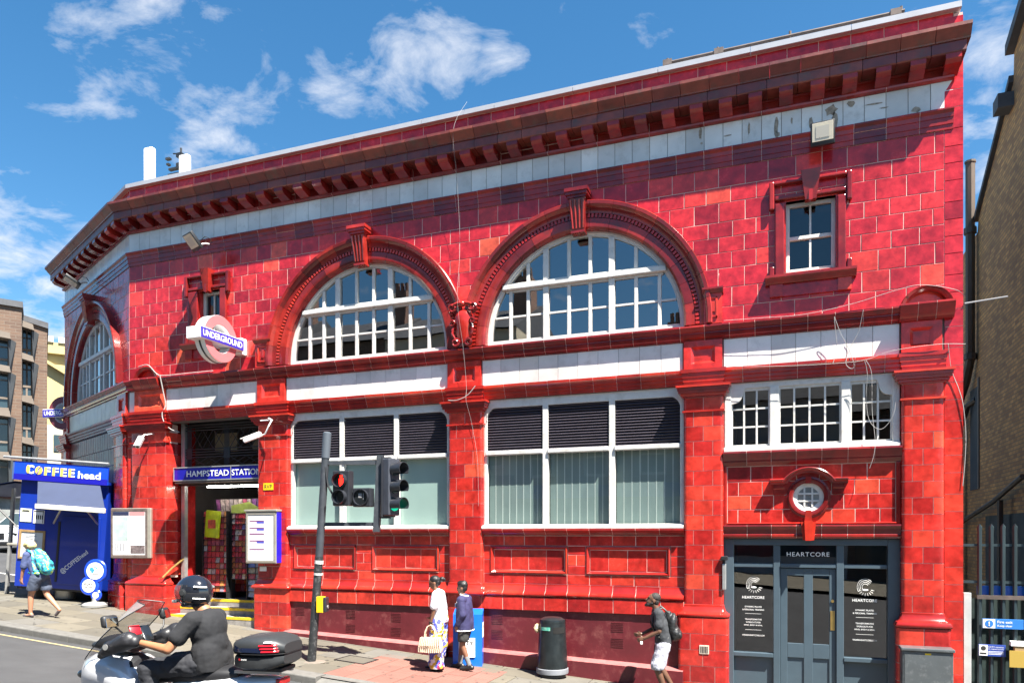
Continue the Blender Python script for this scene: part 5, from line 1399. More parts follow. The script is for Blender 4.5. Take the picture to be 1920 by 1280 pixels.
# projects square to the wall: local x runs from the street to the wall, the near face looks right
roundel('projecting red ring roundel lettered UNDERGROUND hung by the sash window over the entrance', (-11.12, -0.80, 6.52), R(90), 0.96, M_RED)
roundel('shaded roundel at the far left corner, half hidden behind the corner wing', (-19.50, 2.40, 5.95), R(8), 0.95, M_REDD)

# ---- poster cases
M_ALU = mat('case_aluminium', (0.42, 0.39, 0.33), rough=0.4, metal=0.5, var=0.15, scale=5)
M_PAPER = mat('poster_paper', (0.78, 0.77, 0.76), rough=0.5, var=0.04)
M_PAPERG = mat('map_grey_green', (0.36, 0.45, 0.42), rough=0.5, var=0.3, scale=6)
M_PURP = mat('map_purple_band', (0.16, 0.03, 0.13), rough=0.5); M_MBLUE = mat('map_blue_band', (0.06, 0.08, 0.42), rough=0.5); M_FAINT = mat('map_faint_grey', (0.52, 0.50, 0.55), rough=0.5); M_PINKP = mat('map_pink_band', (0.75, 0.60, 0.66), rough=0.5)
pc = thing('poster_case', 'wall case with white train map and blue end panel right of the entrance', 'notice board', (-10.38, -0.17, 2.40), R(4))
MB().cbox(-0.40, 0.36, -0.12, 0.06, -0.56, 0.54, 0.012).build('case', M_ALU, pc)
MB().cbox(-0.42, 0.38, -0.15, 0.08, 0.54, 0.585, 0.01).build('hood', M_ALU, pc)
for a in ((-0.38, 0.34, 0.47, 0.52), (-0.38, 0.34, -0.54, -0.49), (-0.38, -0.335, -0.49, 0.47), (0.295, 0.34, -0.49, 0.47)): MB().cbox(a[0], a[1], -0.135, -0.11, a[2], a[3], 0.006).build('door_frame', M_ALU, pc)
MB().box(-0.336, 0.296, -0.124, -0.119, -0.488, 0.468).build('map_sheet', M_PAPER, pc)
MB().box(0.36, 0.366, -0.115, 0.05, -0.54, 0.53).build('end_panel', mat('end_panel_blue', (0.01, 0.012, 0.55), rough=0.35), pc)
k = MB(); k2 = MB(); k3 = MB(); k4 = MB()
for i, z in enumerate((0.33, 0.18, 0.05, -0.09, -0.27)):
    k.box(-0.30, 0.06, -0.126, -0.1241, z, z+0.022); k4.box(-0.30, 0.06, -0.1255, -0.1242, z-0.1, z-0.005)
    if i in (0, 1, 3): k2.box(-0.12, 0.06, -0.1265, -0.1241, z-0.04, z)
    for j in range(5): k3.box(-0.29+j*0.066, -0.25+j*0.066, -0.1262, -0.1241, z-0.09, z-0.05)
for i in range(30): k3.box(0.10+RND.uniform(0, 0.12), 0.13+RND.uniform(0, 0.14), -0.1262, -0.1241, 0.38-i*0.027, 0.383-i*0.027)
k3.box(0.12, 0.123, -0.1262, -0.1241, -0.3, 0.35); k3.box(0.24, 0.243, -0.1262, -0.1241, -0.35, 0.36)
k.build('line_heading', M_PURP, pc); k2.build('line_box', M_MBLUE, pc); k3.build('diagram', M_FAINT, pc); k4.build('table', M_PINKP, pc)
pl = thing('poster_case', 'bronze framed case with a green local map on the leftmost pilaster', 'notice board', (-14.05, -0.24, 2.49), R(16))
MB().cbox(-0.47, 0.48, -0.06, 0.13, -0.58, 0.57, 0.015).build('case', M_ALU, pl)
for a in ((-0.47, 0.40, 0.49, 0.56), (-0.47, 0.40, -0.57, -0.50), (-0.47, -0.42, -0.5, 0.49), (0.35, 0.40, -0.5, 0.49)): MB().cbox(a[0], a[1], -0.075, -0.05, a[2], a[3], 0.006).build('door_frame', M_RUST, pl)
MB().box(-0.42, 0.35, -0.068, -0.062, -0.50, 0.49).build('sheet', M_PAPER, pl)
MB().box(-0.40, -0.06, -0.071, -0.0681, -0.17, 0.36).build('local_map', M_PAPERG, pl)
MB().box(-0.42, -0.04, -0.071, -0.0681, 0.40, 0.48).build('heading', mat('heading_navy', (0.02, 0.025, 0.06), rough=0.5), pl)
MB().box(-0.03, 0.34, -0.071, -0.0681, 0.40, 0.48).build('heading', mat('heading_rose', (0.5, 0.22, 0.22), rough=0.5), pl)
k = MB()
for i in range(14): k.box(0.0, RND.uniform(0.15, 0.32), -0.0705, -0.0681, 0.34-i*0.042, 0.345-i*0.042)
for i in range(5): k.box(-0.38+i*0.065, -0.35+i*0.065, -0.0705, -0.0681, -0.42, -0.23)
k.build('print', mat('print_grey', (0.25, 0.25, 0.27), rough=0.5), pl)
MB().box(0.0, 0.34, -0.071, -0.0681, -0.47, -0.28).build('photo', mat('photo_dark', (0.14, 0.11, 0.11), rough=0.4, var=0.8, scale=22), pl)
hr = thing('handrail', 'sloping brass handrail beside the entrance steps', 'handrail', (-13.15, 0.1, 1.4))
k = MB(); k.tube([(-0.02, -0.32, 0.08), (0.03, -0.1, 0.28), (0.05, 0.25, 0.5)], 0.025, 8); k.build('rail', M_BRASS, hr, 40)
k = MB(); k.cyl((-0.02, -0.3, 0.09), (-0.14, -0.3, 0.05), 0.012, n=6); k.cyl((0.05, 0.2, 0.46), (-0.1, 0.2, 0.44), 0.012, n=6); k.build('bracket', M_BRASS, hr)

# ---- loose cables across the facade
M_CABLE = mat('white_cable', (0.32, 0.31, 0.30), rough=0.6)
def cable(label, pts, r=0.0038, m=None, cat='cable'):
    out = []
    P_ = [Vector(p) for p in pts]
    for i in range(len(P_)-1):
        p0, p1, p2, p3 = P_[max(i-1, 0)], P_[i], P_[i+1], P_[min(i+2, len(P_)-1)]
        for j in range(6):
            t = j/6
            out.append(0.5*((2*p1)+(-p0+p2)*t+(2*p0-5*p1+4*p2-p3)*t*t+(-p0+3*p1-3*p2+p3)*t**3))
    out.append(P_[-1])
    k = MB(); k.tube(out, r, 5)
    o = k.build('loose_cable', m or M_CABLE, None, 60)
    return tag(o, label, cat, 'loose cables on the facade')
cable('white cable sagging along the string course from the right hand arch to the curved pediment', [(-0.95, -0.16, 6.06), (-0.3, -0.17, 6.04), (0.3, -0.17, 6.03), (1.0, -0.17, 6.12), (1.65, -0.2, 6.26), (2.0, -0.2, 6.30), (2.45, -0.18, 6.18), (2.6, -0.05, 6.10)])
cable('white cable looped along the lower cornice above the mullioned shop window', [(-0.95, -0.14, 5.29), (0.0, -0.15, 5.22), (0.9, -0.15, 5.20), (1.25, -0.15, 5.23), (1.6, -0.16, 5.33), (2.2, -0.18, 5.37), (2.6, -0.1, 5.36)])
cable('twin white cable hanging in a loop over the right hand mullioned light', [(1.20, -0.16, 5.21), (1.24, -0.14, 5.0), (1.23, -0.1, 4.6), (1.28, -0.1, 4.25), (1.45, -0.1, 4.12), (1.62, -0.1, 4.35), (1.66, -0.08, 4.75)])
cable('white cable end dangling from the lower cornice down past the shop window sill', [(1.22, -0.16, 5.21), (1.30, -0.15, 5.0), (1.31, -0.15, 4.4), (1.35, -0.16, 3.95), (1.33, -0.17, 3.7), (1.27, -0.17, 3.50)])
cable('thin grey cable knotted against the white frieze over the shop window', [(1.18, -0.16, 6.02), (1.12, -0.1, 5.7), (1.0, -0.1, 5.45), (0.93, -0.15, 5.2), (1.0, -0.15, 5.1), (1.05, -0.15, 5.15), (0.98, -0.13, 5.4), (0.85, -0.12, 5.7), (0.78, -0.14, 5.9), (0.76, -0.15, 5.92), (0.80, -0.1, 5.5), (0.74, -0.13, 5.2)], 0.004)
cable('white cable running down the right end pier beside the alley', [(2.35, -0.2, 5.36), (2.42, -0.05, 5.0), (2.52, -0.03, 4.7), (2.58, -0.03, 4.45), (2.62, -0.02, 4.0), (2.61, -0.02, 3.6), (2.58, -0.02, 3.2)], 0.006)
cable('white conduit running up to the roundel from the corner pediment', [(-13.95, -0.15, 6.32), (-13.65, -0.17, 6.33), (-13.4, -0.17, 6.12), (-13.2, -0.15, 6.06), (-12.4, -0.15, 6.06), (-11.8, -0.15, 6.06)], 0.011)
cable('white cable dropping from the string course to the entrance head beside the left pilaster', [(-13.3, -0.17, 6.08), (-13.25, -0.12, 5.7), (-13.2, -0.1, 5.4), (-13.25, -0.15, 5.2), (-13.2, -0.14, 5.0), (-13.1, -0.05, 4.85), (-13.0, 0.1, 4.8)], 0.012)
cable('thin white cable dropped down the facade between the two arches from the roof', [(-5.70, -0.12, 10.75), (-5.82, -0.48, 10.05), (-5.85, -0.25, 9.2), (-5.83, -0.16, 8.0), (-5.82, -0.3, 6.9), (-5.75, -0.18, 6.0), (-5.70, -0.15, 5.3), (-5.66, -0.25, 5.0), (-5.60, -0.14, 4.6), (-5.48, -0.13, 3.9), (-5.46, -0.12, 3.0)], 0.0022)
cable('short white cable looped over the capital between the two big ground floor windows', [(-6.05, -0.22, 5.03), (-5.85, -0.24, 5.02), (-5.65, -0.22, 5.10), (-5.5, -0.18, 5.28)], 0.007)
# ================================================================ news stand inside the entrance
M_RACK = mat('rack_black', (0.02, 0.02, 0.022), rough=0.5)
M_PACK = mat('printed_packets', (0.3, 0.1, 0.1), rough=0.4, var=0.5, scale=30, obj_rand=[(0, (0.45, 0.03, 0.04)), (0.2, (0.6, 0.06, 0.06)), (0.35, (0.1, 0.03, 0.06)), (0.55, (0.30, 0.03, 0.04)), (0.70, (0.45, 0.20, 0.06)), (0.78, (0.35, 0.03, 0.06)), (0.92, (0.5, 0.42, 0.36)), (1, (0.10, 0.10, 0.25))])
M_CARD = mat('postcards', (0.4, 0.4, 0.5), rough=0.35, var=0.5, scale=18, obj_rand=[(0, (0.5, 0.25, 0.06)), (0.2, (0.45, 0.06, 0.05)), (0.4, (0.12, 0.25, 0.5)), (0.6, (0.5, 0.5, 0.58)), (0.8, (0.35, 0.3, 0.2)), (1, (0.05, 0.15, 0.55))])
M_MAG = mat('magazine_covers', (0.4, 0.2, 0.2), rough=0.3, var=0.7, scale=14, obj_rand=[(0, (0.5, 0.08, 0.12)), (0.25, (0.25, 0.1, 0.3)), (0.5, (0.1, 0.1, 0.2)), (0.75, (0.5, 0.42, 0.38)), (1, (0.3, 0.06, 0.1))])
def rack(nm, label, x0, x1, z0, z1, y, cols, rows, m, item, fill=0.85, header=None, tilt=-12):
    t = thing(nm, label, 'rack', ((x0+x1)/2, y, 0.957))
    w, h = (x1-x0), (z1-z0)
    MB().box(-w/2, w/2, 0.05, 0.09, z0-0.0, z1).build('back_panel', M_RACK, t)
    for sx in (-w/2, w/2-0.02): MB().box(sx, sx+0.02, -0.05, 0.09, 0, z1).build('upright', M_RACK, t)
    me = MB().box(-w/cols*fill/2, w/cols*fill/2, -0.008, 0.008, -h/rows*0.45, h/rows*0.45).mesh(item, m)
    for i in range(cols):
        for j in range(rows):
            inst(me, item, t, (-w/2+w*(i+0.5)/cols, 0.0, z0+h*(j+0.5)/rows), (R(tilt+RND.uniform(-3, 3)), R(RND.uniform(-3, 3)), 0))
    for j in range(rows): MB().box(-w/2, w/2, -0.03, 0.05, z0+h*j/rows-0.005, z0+h*j/rows+0.005).build('shelf', M_RACK, t)
    if header: 
        k = MB(); k.prism([(-w/2, z1), (w/2, z1), (w/2, z1+0.12), (0.1, z1+0.26), (-w/2, z1+0.18)], -0.02, 0.0); k.build('header_card', header, t)
    return t
rack('snack_rack', 'tall rack of red and black sweet packets at the left side of the entrance', -12.95, -12.22, 0.15, 2.05, 0.80, 6, 14, M_PACK, 'packet')
rack('gift_rack', 'wide rack of crimson packets with a green header card in the middle of the entrance', -12.20, -11.40, 0.45, 2.0, 0.90, 8, 12, M_PACK, 'packet', header=mat('header_green', (0.32, 0.40, 0.08), rough=0.5, var=0.3))
rack('postcard_stand', 'narrow white stand of postcards in two columns by the entrance steps', -11.62, -11.18, 0.05, 1.42, 0.76, 2, 10, M_CARD, 'postcard', fill=0.9, tilt=-8)
rack('magazine_rack', 'rack of glossy magazines behind the postcard stand', -11.25, -10.85, 0.62, 2.05, 0.86, 3, 6, M_MAG, 'magazine', fill=0.95)
rack('book_shelf', 'row of magazines standing on top of the racks inside the entrance', -12.75, -11.3, 1.98, 2.35, 1.0, 11, 1, M_MAG, 'magazine', fill=0.8, tilt=8)
rack('paper_rack', 'dark rack of newspapers and tabloids at the right side of the entrance', -11.12, -10.72, 0.1, 1.75, 0.72, 2, 7, M_MAG, 'newspaper', fill=0.92)
rack('sweet_shelf', 'low shelf crowded with bright confectionery boxes across the back of the entrance', -12.8, -10.8, 0.1, 2.3, 1.6, 16, 12, M_PACK, 'packet', fill=0.9)
yb = thing('crisp_bag', 'big lime yellow printed bag hanging at the left side of the entrance', 'bag', (-12.62, 0.75, 2.70))
k = MB(); k.cbox(-0.22, 0.2, -0.03, 0.03, -0.32, 0.32, 0.025); k.build('bag', mat('lime_bag', (0.50, 0.58, 0.02), rough=0.35, var=0.35, scale=8), yb, 40, None, (0, R(5), 0))
MB().box(-0.12, 0.1, -0.04, -0.03, -0.1, 0.1).build('print', mat('bag_print', (0.6, 0.1, 0.05), rough=0.5, var=0.6, scale=9), yb)
tl = thing('tube_lamp', 'white strip lamp under the ceiling inside the entrance', 'lamp', (-11.8, 0.66, 3.60))
MB().cbox(-0.92, 0.6, -0.05, 0.05, 0.0, 0.05, 0.01).build('fitting', M_PLW, tl)
MB().cyl((-0.9, 0, -0.03), (0.58, 0, -0.03), 0.022, n=10).build('lit_tube', mat('lit_tube', (0.9, 0.9, 0.9), emit=((1.0, 0.95, 0.88), 9.0)), tl)

# ================================================================ coffee kiosk
ck = thing('coffee_kiosk', 'royal blue coffee kiosk with yellow and white fascia and grey awning at the corner', 'kiosk', (-17.42, -0.62, gp(-17.42)+0.02), 0)
ck.rotation_euler = (0, R(4.0), R(21))
M_KB = mat('kiosk_blue', (0.006, 0.028, 0.27), rough=0.28, var=0.12, scale=2, coat=0.4)
M_KS = mat('kiosk_sign_blue', (0.008, 0.055, 0.55), rough=0.3, coat=0.4)
M_AWN = mat('awning_cloth', (0.028, 0.04, 0.085), rough=0.7, var=0.12, scale=3)
KB = 0.28
MB().cbox(0.0, 2.1, 0.0, 0.04, KB, 2.85, 0.01).build('end_wall', M_KB, ck)
MB().box(0.02, 2.08, 1.9, 1.94, KB, 2.85).build('rear_wall', M_KB, ck)
MB().box(2.04, 2.1, 0.04, 1.9, KB, 2.85).build('back_wall', M_KB, ck)
MB().box(0.0, 0.05, 0.04, 1.9, KB, 1.25).build('counter_front', M_KB, ck)
MB().cbox(-0.25, 0.2, 0.0, 1.9, 1.25, 1.30, 0.01).build('counter', M_ALU, ck)
MB().box(0.0, 0.06, 0.04, 0.12, 1.3, 2.85).build('hatch_post', M_BLACK, ck); MB().box(0.0, 0.06, 1.8, 1.9, 1.3, 2.85).build('hatch_post', M_BLACK, ck)
MB().box(0.05, 2.05, 0.04, 1.9, KB-0.05, KB+0.02).build('floor', M_BLACK, ck)
MB().box(-0.12, 2.15, -0.1, 2.0, 2.85, 2.92).build('roof', M_KB, ck)
MB().cbox(-0.1, 2.13, -0.14, -0.08, 2.84, 3.28, 0.008).build('fascia', M_KS, ck)
MB().box(-0.1, 2.13, -0.146, -0.139, 2.84, 2.98).build('fascia_band', M_BLUE, ck)
MB().box(-0.14, -0.1, -0.14, 2.0, 2.84, 3.28).build('fascia', mat('kiosk_dull_blue', (0.06, 0.10, 0.24), rough=0.5, var=0.2, streak=True), ck)
k = MB(); k.cyl((-0.35, -0.16, 3.36), (2.15, -0.16, 3.36), 0.03, n=8); k.build('awning_tube', M_GREYST, ck)
M_GOLD = mat('lettering_gold', (0.80, 0.50, 0.10), rough=0.5)
lettering('lettering', 'C', M_LETW, ck, (0.29, -0.1475, 3.10), w=0.18, h=0.21, bold=0.04)
k = MB(); k.ball((0, 0, 0), (0.045, 0.004, 0.10), 16, 10); k.build('lettering_fill', M_GOLD, ck, 60, (0.235, -0.151, 3.10))
k = MB(); k.ball((0, 0, 0), (0.088, 0.006, 0.10), 20, 10); k.build('bean_emblem', M_GOLD, ck, 60, (0.49, -0.149, 3.085), (0, R(12), 0))
k = MB(); k.tube([(-0.04, 0, -0.09), (0.0, 0, -0.02), (-0.01, 0, 0.03), (0.05, 0, 0.09)], 0.009, 5); k.build('bean_crease', M_KS, ck, None, (0.49, -0.157, 3.085))
for i, ch_ in enumerate('FFEE'):
    lettering('lettering', ch_, M_LETW, ck, (0.70+i*0.192, -0.1475, 3.08), w=0.15, h=0.2, bold=0.03)
    MB().box(0.622+i*0.192, 0.688+i*0.192, -0.153, -0.1505, 2.98, 3.18).build('lettering_fill', M_GOLD, ck)
lettering('lettering', 'head', M_LETW, ck, (1.70, -0.151, 3.05), w=0.54, h=0.175, bold=0.025)
k = MB(); k.add([(0.52, -0.2, 2.82), (2.0, -0.2, 2.82), (2.5, -0.85, 2.28), (0.95, -0.85, 2.28), (0.52, -0.18, 2.80), (2.0, -0.18, 2.80), (2.5, -0.83, 2.26), (0.95, -0.83, 2.26)], [(0, 1, 2, 3), (4, 7, 6, 5), (0, 4, 5, 1), (1, 5, 6, 2), (2, 6, 7, 3), (3, 7, 4, 0)])
k.build('awning', M_AWN, ck)
MB().cbox(0.93, 2.52, -0.90, -0.83, 2.18, 2.29, 0.01).build('awning_bar', mat('awning_cream', (0.72, 0.68, 0.55), rough=0.5), ck)
for a, b in (((0.9, -0.1, 1.85), (1.5, -0.84, 2.2)), ((1.95, -0.1, 1.9), (2.1, -0.84, 2.2))):
    k = MB(); k.cyl(a, b, 0.022, n=6); k.build('awning_arm', M_ALU, ck)
MB().cbox(1.02, 1.98, -0.03, 0.0, 0.40, 2.05, 0.008).build('door', M_KB, ck)
MB().box(0.98, 1.03, -0.045, 0.0, 0.45, 1.9).build('door_channel', M_BLACK, ck)
lettering('lettering', '@COFFEEhead', M_LETW, ck, (1.42, -0.036, 0.95), w=0.80, h=0.14, rot=(R(90), R(-42), 0), bold=0.01)
for nm, x, z, w, h, m in (('poster', 0.17, 2.0, 0.27, 0.32, mat('poster_cream', (0.60, 0.62, 0.46), rough=0.5, var=0.25, scale=9)), ('poster', 0.48, 1.98, 0.26, 0.32, M_PAPER), ('poster', 1.52, 1.75, 0.23, 0.33, mat('poster_grey', (0.45, 0.46, 0.44), rough=0.5, var=0.3, scale=14)),
                          ('menu_sheet', 0.36, 1.30, 0.55, 0.65, mat('menu_grey', (0.5, 0.52, 0.54), rough=0.4, var=0.1, scale=6)), ('poster', 0.62, 0.72, 0.22, 0.32, mat('poster_mint', (0.28, 0.52, 0.46), rough=0.5, var=0.25, scale=9))):
    MB().box(x-w/2, x+w/2, -0.012, -0.001, z-h/2, z+h/2).build(nm, m, ck)
k = MB()
for a in ((0.05, 0.67, 1.60, 1.65), (0.05, 0.67, 0.95, 1.0), (0.05, 0.1, 1.0, 1.6), (0.62, 0.67, 1.0, 1.6)): k.box(a[0], a[1], -0.03, -0.001, a[2], a[3])
k.build('menu_frame', mat('menu_wood', (0.30, 0.19, 0.08), rough=0.6, var=0.3), ck)
MB().cbox(0.42, 0.82, -0.022, -0.001, 0.86, 0.98, 0.004) 
k = MB()
for i in range(4): k.box(0.41+i*0.05, 0.44+i*0.05, -0.0135, -0.0121, 1.92, 2.02)
for i in range(12): k.box(0.2, 0.2+RND.uniform(0.1, 0.3), -0.0135, -0.0121, 1.5-i*0.035, 1.508-i*0.035)
k.box(0.36, 0.60, -0.0135, -0.0121, 2.1, 2.125); k.box(0.37, 0.385, -0.0135, -0.0121, 1.83, 2.13); k.box(0.575, 0.59, -0.0135, -0.0121, 1.83, 2.13); k.box(0.08, 0.25, -0.0135, -0.0121, 2.08, 2.12)
k.build('poster_print', M_DKL, ck)
MB().cbox(0.52, 0.74, -0.018, -0.001, 0.93, 0.99, 0.004)
MB().cbox(0.50, 0.80, -0.016, -0.001, 0.42, 0.44, 0.004)
k = MB(); k.box(0.62, 0.80, -0.02, -0.001, 0.9, 1.2)
k = MB(); k.lathe([(0.22, 0.0), (0.23, 0.02), (0.23, 0.24), (0.21, 0.26)], (0.95, 0.5, 0.0), 20); k.build('jack_drum', M_GREYST, ck, 30)
for x in (0.25, 1.8): MB().box(x-0.1, x+0.1, 0.3, 0.7, -0.05, KB).build('foot_block', M_CONC, ck)
# open serving side with its raised flap, posts and strip lights
k = MB(); k.add([(-0.12, -0.05, 2.8), (-0.12, 1.95, 2.8), (-1.5, 1.95, 2.45), (-1.5, -0.05, 2.45)], [(0, 1, 2, 3)])
for v_ in list(k.v): pass
k.add([(x, y, z-0.05) for x, y, z in k.v], [(3, 2, 1, 0)]); k.build('serving_flap', MATS['kiosk_dull_blue'], ck)
MB().box(-1.55, -1.48, -0.1, 2.0, 2.36, 2.46).build('flap_bar', M_ALU, ck)
for y in (0.0, 1.9):
    k = MB(); k.cyl((-0.02, y, 1.7), (-1.0, y, 2.55), 0.022, n=6); k.build('flap_strut', M_BLACK, ck)
MB().box(0.1, 0.16, 0.5, 1.6, 2.68, 2.73).build('strip_light', mat('strip_light', (0.9, 0.9, 0.95), emit=((0.85, 0.9, 1.0), 2.0)), ck)
for i in range(6): MB().cyl((0.5+i*0.22, 1.6, 1.3), (0.5+i*0.22, 1.6, 1.6+0.05*(i % 3)), 0.05, n=8).build('jar', (M_ALU, M_RED, M_PLW)[i % 3], ck)
MB().cbox(0.35, 0.9, 0.9, 1.4, 1.3, 1.75, 0.03).build('coffee_machine', M_GREYST, ck)
MB().box(-0.62, -0.56, 0.6, 0.68, 0.0, 2.66).build('canopy_post', M_GREYST, ck)

# lottery pavement sign
ls = thing('lottery_sign', 'three stacked blue and white discs lettered PLAY NOW on a grey base', 'sign', (-15.22, -0.24, gp(-15.22)), R(20))
M_DB = mat('disc_blue', (0.01, 0.06, 0.62), rough=0.3, coat=0.4)
k = MB(); k.lathe([(0.0, 0), (0.28, 0.0), (0.28, 0.05), (0.22, 0.09), (0.06, 0.12), (0.05, 0.2), (0.0, 0.2)], (0, 0, 0), 24); k.build('base', mat('base_grey', (0.24, 0.24, 0.23), rough=0.7), ls, 40)
for x, z, r, w in ((0.03, 0.84, 0.275, 0.2), (-0.12, 0.49, 0.225, 0.155), (0.04, 0.27, 0.13, 0.075)):
    k = MB(); k.lathe([(0.0, -0.03), (r-0.02, -0.03), (r, -0.01), (r, 0.01), (r-0.02, 0.03), (0.0, 0.03)], (0, 0, 0), 32); k.build('disc', M_DB, ls, 30, (x, 0, z), (R(90), 0, 0))
    k = MB(); k.lathe([(0.0, 0.0), (w, 0.0), (w, 0.006), (0.0, 0.006)], (0, 0, 0), 32); k.build('disc_face', M_PLW, ls, None, (x, -0.031, z), (R(90), 0, 0))
lettering('lettering', 'PLAY', M_DKL, ls, (-0.12, -0.039, 0.53), w=0.2, h=0.055, bold=0.02)
lettering('lettering', 'NOW', M_DKL, ls, (-0.12, -0.039, 0.46), w=0.18, h=0.055, bold=0.02)
k = MB()
for i, (x, z, r) in enumerate(((-0.05, 0.88, 0.05), (0.0, 0.86, 0.025), (-0.03, 0.82, 0.03), (0.07, 0.9, 0.02), (0.1, 0.87, 0.015), (0.03, 0.93, 0.02))): k.cyl((x, -0.040, z), (x, -0.036, z), r, n=8)
k.build('disc_print', mat('disc_sky_blue', (0.05, 0.3, 0.65), rough=0.5), ls)
MB().box(-0.04, 0.12, -0.04, -0.0365, 0.745, 0.765).build('disc_print', M_DKL, ls)

# ================================================================ traffic signal
ts = thing('traffic_signal', 'grey traffic signal pole with red man signal and a hooded three lamp head on arms', 'traffic light', (-7.82, -2.10, gp(-7.82)), R(14))
M_SIGB = mat('signal_black', (0.022, 0.024, 0.03), rough=0.4, var=0.2, scale=6, coat=0.2)
M_POLE = mat('pole_grey', (0.04, 0.046, 0.055), rough=0.5, var=0.25, scale=5, dirt=(0.2, 0.2, 0.2), dirt_amt=0.2, dscale=12)
M_POLEL = mat('pole_black', (0.02, 0.022, 0.024), rough=0.5, var=0.3, scale=6, dirt=(0.35, 0.35, 0.35), dirt_amt=0.3, dscale=14)
k = MB(); k.cyl((0, 0, 0), (0.14, 0, 1.85), 0.075, 0.072, 20); k.build('lower_pole', M_POLEL, ts, 40)
k = MB(); k.cyl((0.14, 0, 1.85), (0.255, 0, 3.6), 0.068, 0.066, 20); k.build('upper_pole', M_POLE, ts, 40)
k = MB(); k.cyl((0.255, 0, 3.58), (0.285, 0, 4.02), 0.075, 0.075, 20); k.cyl((0.285, 0, 4.02), (0.286, 0, 4.04), 0.075, 0.05, 20); k.build('pole_cap', mat('cap_grey', (0.08, 0.095, 0.115), rough=0.5), ts, 40)
k = MB(); k.cyl((0.135, 0, 1.72), (0.14, 0, 1.78), 0.079, n=18); k.cyl((0.12, 0, 1.52), (0.123, 0, 1.56), 0.079, n=18); k.build('sticker_band', mat('sticker_white', (0.5, 0.5, 0.48), rough=0.7, var=0.6, scale=25), ts)
k = MB(); k.box(0.26, 1.22, -0.03, 0.03, 3.46, 3.53); k.build('upper_arm', M_POLE, ts)
k = MB(); k.box(0.17, 1.16, -0.03, 0.03, 2.38, 2.45); k.build('lower_arm', M_POLE, ts)
k = MB(); k.add([(1.13, -0.06, 2.28), (1.24, -0.06, 2.28), (1.24, 0.03, 2.28), (1.13, 0.03, 2.28), (1.20, -0.06, 3.62), (1.31, -0.06, 3.62), (1.31, 0.03, 3.62), (1.20, 0.03, 3.62)], [(0,3,2,1),(4,5,6,7),(0,1,5,4),(1,2,6,5),(2,3,7,6),(3,0,4,7)]); k.build('arm_upright', M_POLE, ts)
k = MB(); k.tube([(0.27, -0.05, 3.42), (0.32, -0.06, 3.1), (0.4, -0.06, 2.95)], 0.018, 6); k.build('cable', M_BLACK, ts, 40)
# pedestrian head: red man over dark lens, countdown unit beside it; turned a little to the left
ph = empty('pedestrian_head', ts, (0.60, -0.10, 3.04), R(-10)); ph.scale = (0.80,)*3
MB().cbox(-0.20, 0.20, -0.08, 0.14, -0.38, 0.38, 0.02).build('case', M_SIGB, ph)
M_REDL = mat('red_man_lamp', (0.6, 0.01, 0.01), rough=0.3, emit=((1.0, 0.008, 0.004), 3.2)); M_LENS = mat('dark_lens', (0.012, 0.014, 0.016), rough=0.15, coat=0.8)
def visor(parent, x, z, r, depth, full=False, dx=0.0, m=None):
    k = MB(); n = 24; v = []; f = []
    for j in range(2):
        for i in range(n+1):
            a = R(-35+250*i/n) if not full else 2*math.pi*i/n
            for rr in (r, r-0.012): v.append((x+rr*math.cos(a)+dx*j, -0.08-depth*j, z+rr*math.sin(a)))
    for i in range(n):
        q = 2*i; o = 2*(n+1)
        f += [(q, q+2, o+q+2, o+q), (q+1, o+q+1, o+q+3, q+3), (o+q, o+q+2, o+q+3, o+q+1)]
    k.add(v, f); k.build('visor', m or M_SIGB, parent, 40)
for z, lit in ((0.17, True), (-0.19, False)):
    visor(ph, 0, z, 0.155, 0.13, True)
    k = MB(); k.cyl((0, -0.085, z), (0, -0.095, z), 0.145, n=28); k.build('lens', M_LENS, ph)
k = MB(); k.ball((0.02, -0.098, 0.17+0.08), (0.035, 0.006, 0.035), 12, 6); k.box(-0.025, 0.065, -0.103, -0.096, 0.09, 0.215); k.box(-0.02, 0.015, -0.103, -0.096, 0.05, 0.10); k.box(0.022, 0.06, -0.103, -0.096, 0.05, 0.10); k.build('red_man', M_REDL, ph)
cd = empty('countdown_unit', ts, (0.96, -0.08, 2.88), R(-8)); cd.scale = (0.86,)*3
MB().cbox(-0.19, 0.20, -0.08, 0.12, -0.19, 0.19, 0.02).build('case', M_SIGB, cd)
visor(cd, 0, 0, 0.165, 0.06, True); k = MB(); k.cyl((0, -0.084, 0), (0, -0.092, 0), 0.155, n=28); k.build('lens', M_LENS, cd)
k = MB(); k.box(-0.055, 0.02, -0.096, -0.0925, -0.01, 0.08); k.box(0.045, 0.06, -0.096, -0.0925, -0.04, 0.08); k.build('mirror_print', mat('lens_grey', (0.25, 0.25, 0.25), rough=0.4), cd)
# vehicle head facing right
vh = empty('vehicle_head', ts, (1.46, -0.02, 3.06), R(62)); vh.scale = (0.82,)*3
k = MB(); k.cbox(-0.17, 0.17, -0.07, 0.12, -0.60, 0.60, 0.02); k.build('case', mat('signal_dark_grey', (0.05, 0.055, 0.07), rough=0.45, var=0.25, scale=5), vh)
MB().box(-0.21, 0.21, 0.10, 0.115, -0.63, 0.63).build('backing_board', M_SIGB, vh)
for z, m in ((0.37, None), (0.0, None), (-0.37, None)):
    visor(vh, 0, z, 0.15, 0.27)
    k = MB(); k.cyl((0, -0.072, z), (0, -0.085, z), 0.135, n=28); k.build('lens', M_LENS if z > -0.3 else mat('green_lens', (0.0, 0.16, 0.09), rough=0.2, emit=((0.0, 0.35, 0.2), 0.5)), vh)
k = MB(); k.box(-0.02, 0.02, 0.05, 0.3, 0.60, 0.64); k.box(-0.02, 0.02, 0.05, 0.3, -0.66, -0.62); k.build('mount', M_POLE, vh)
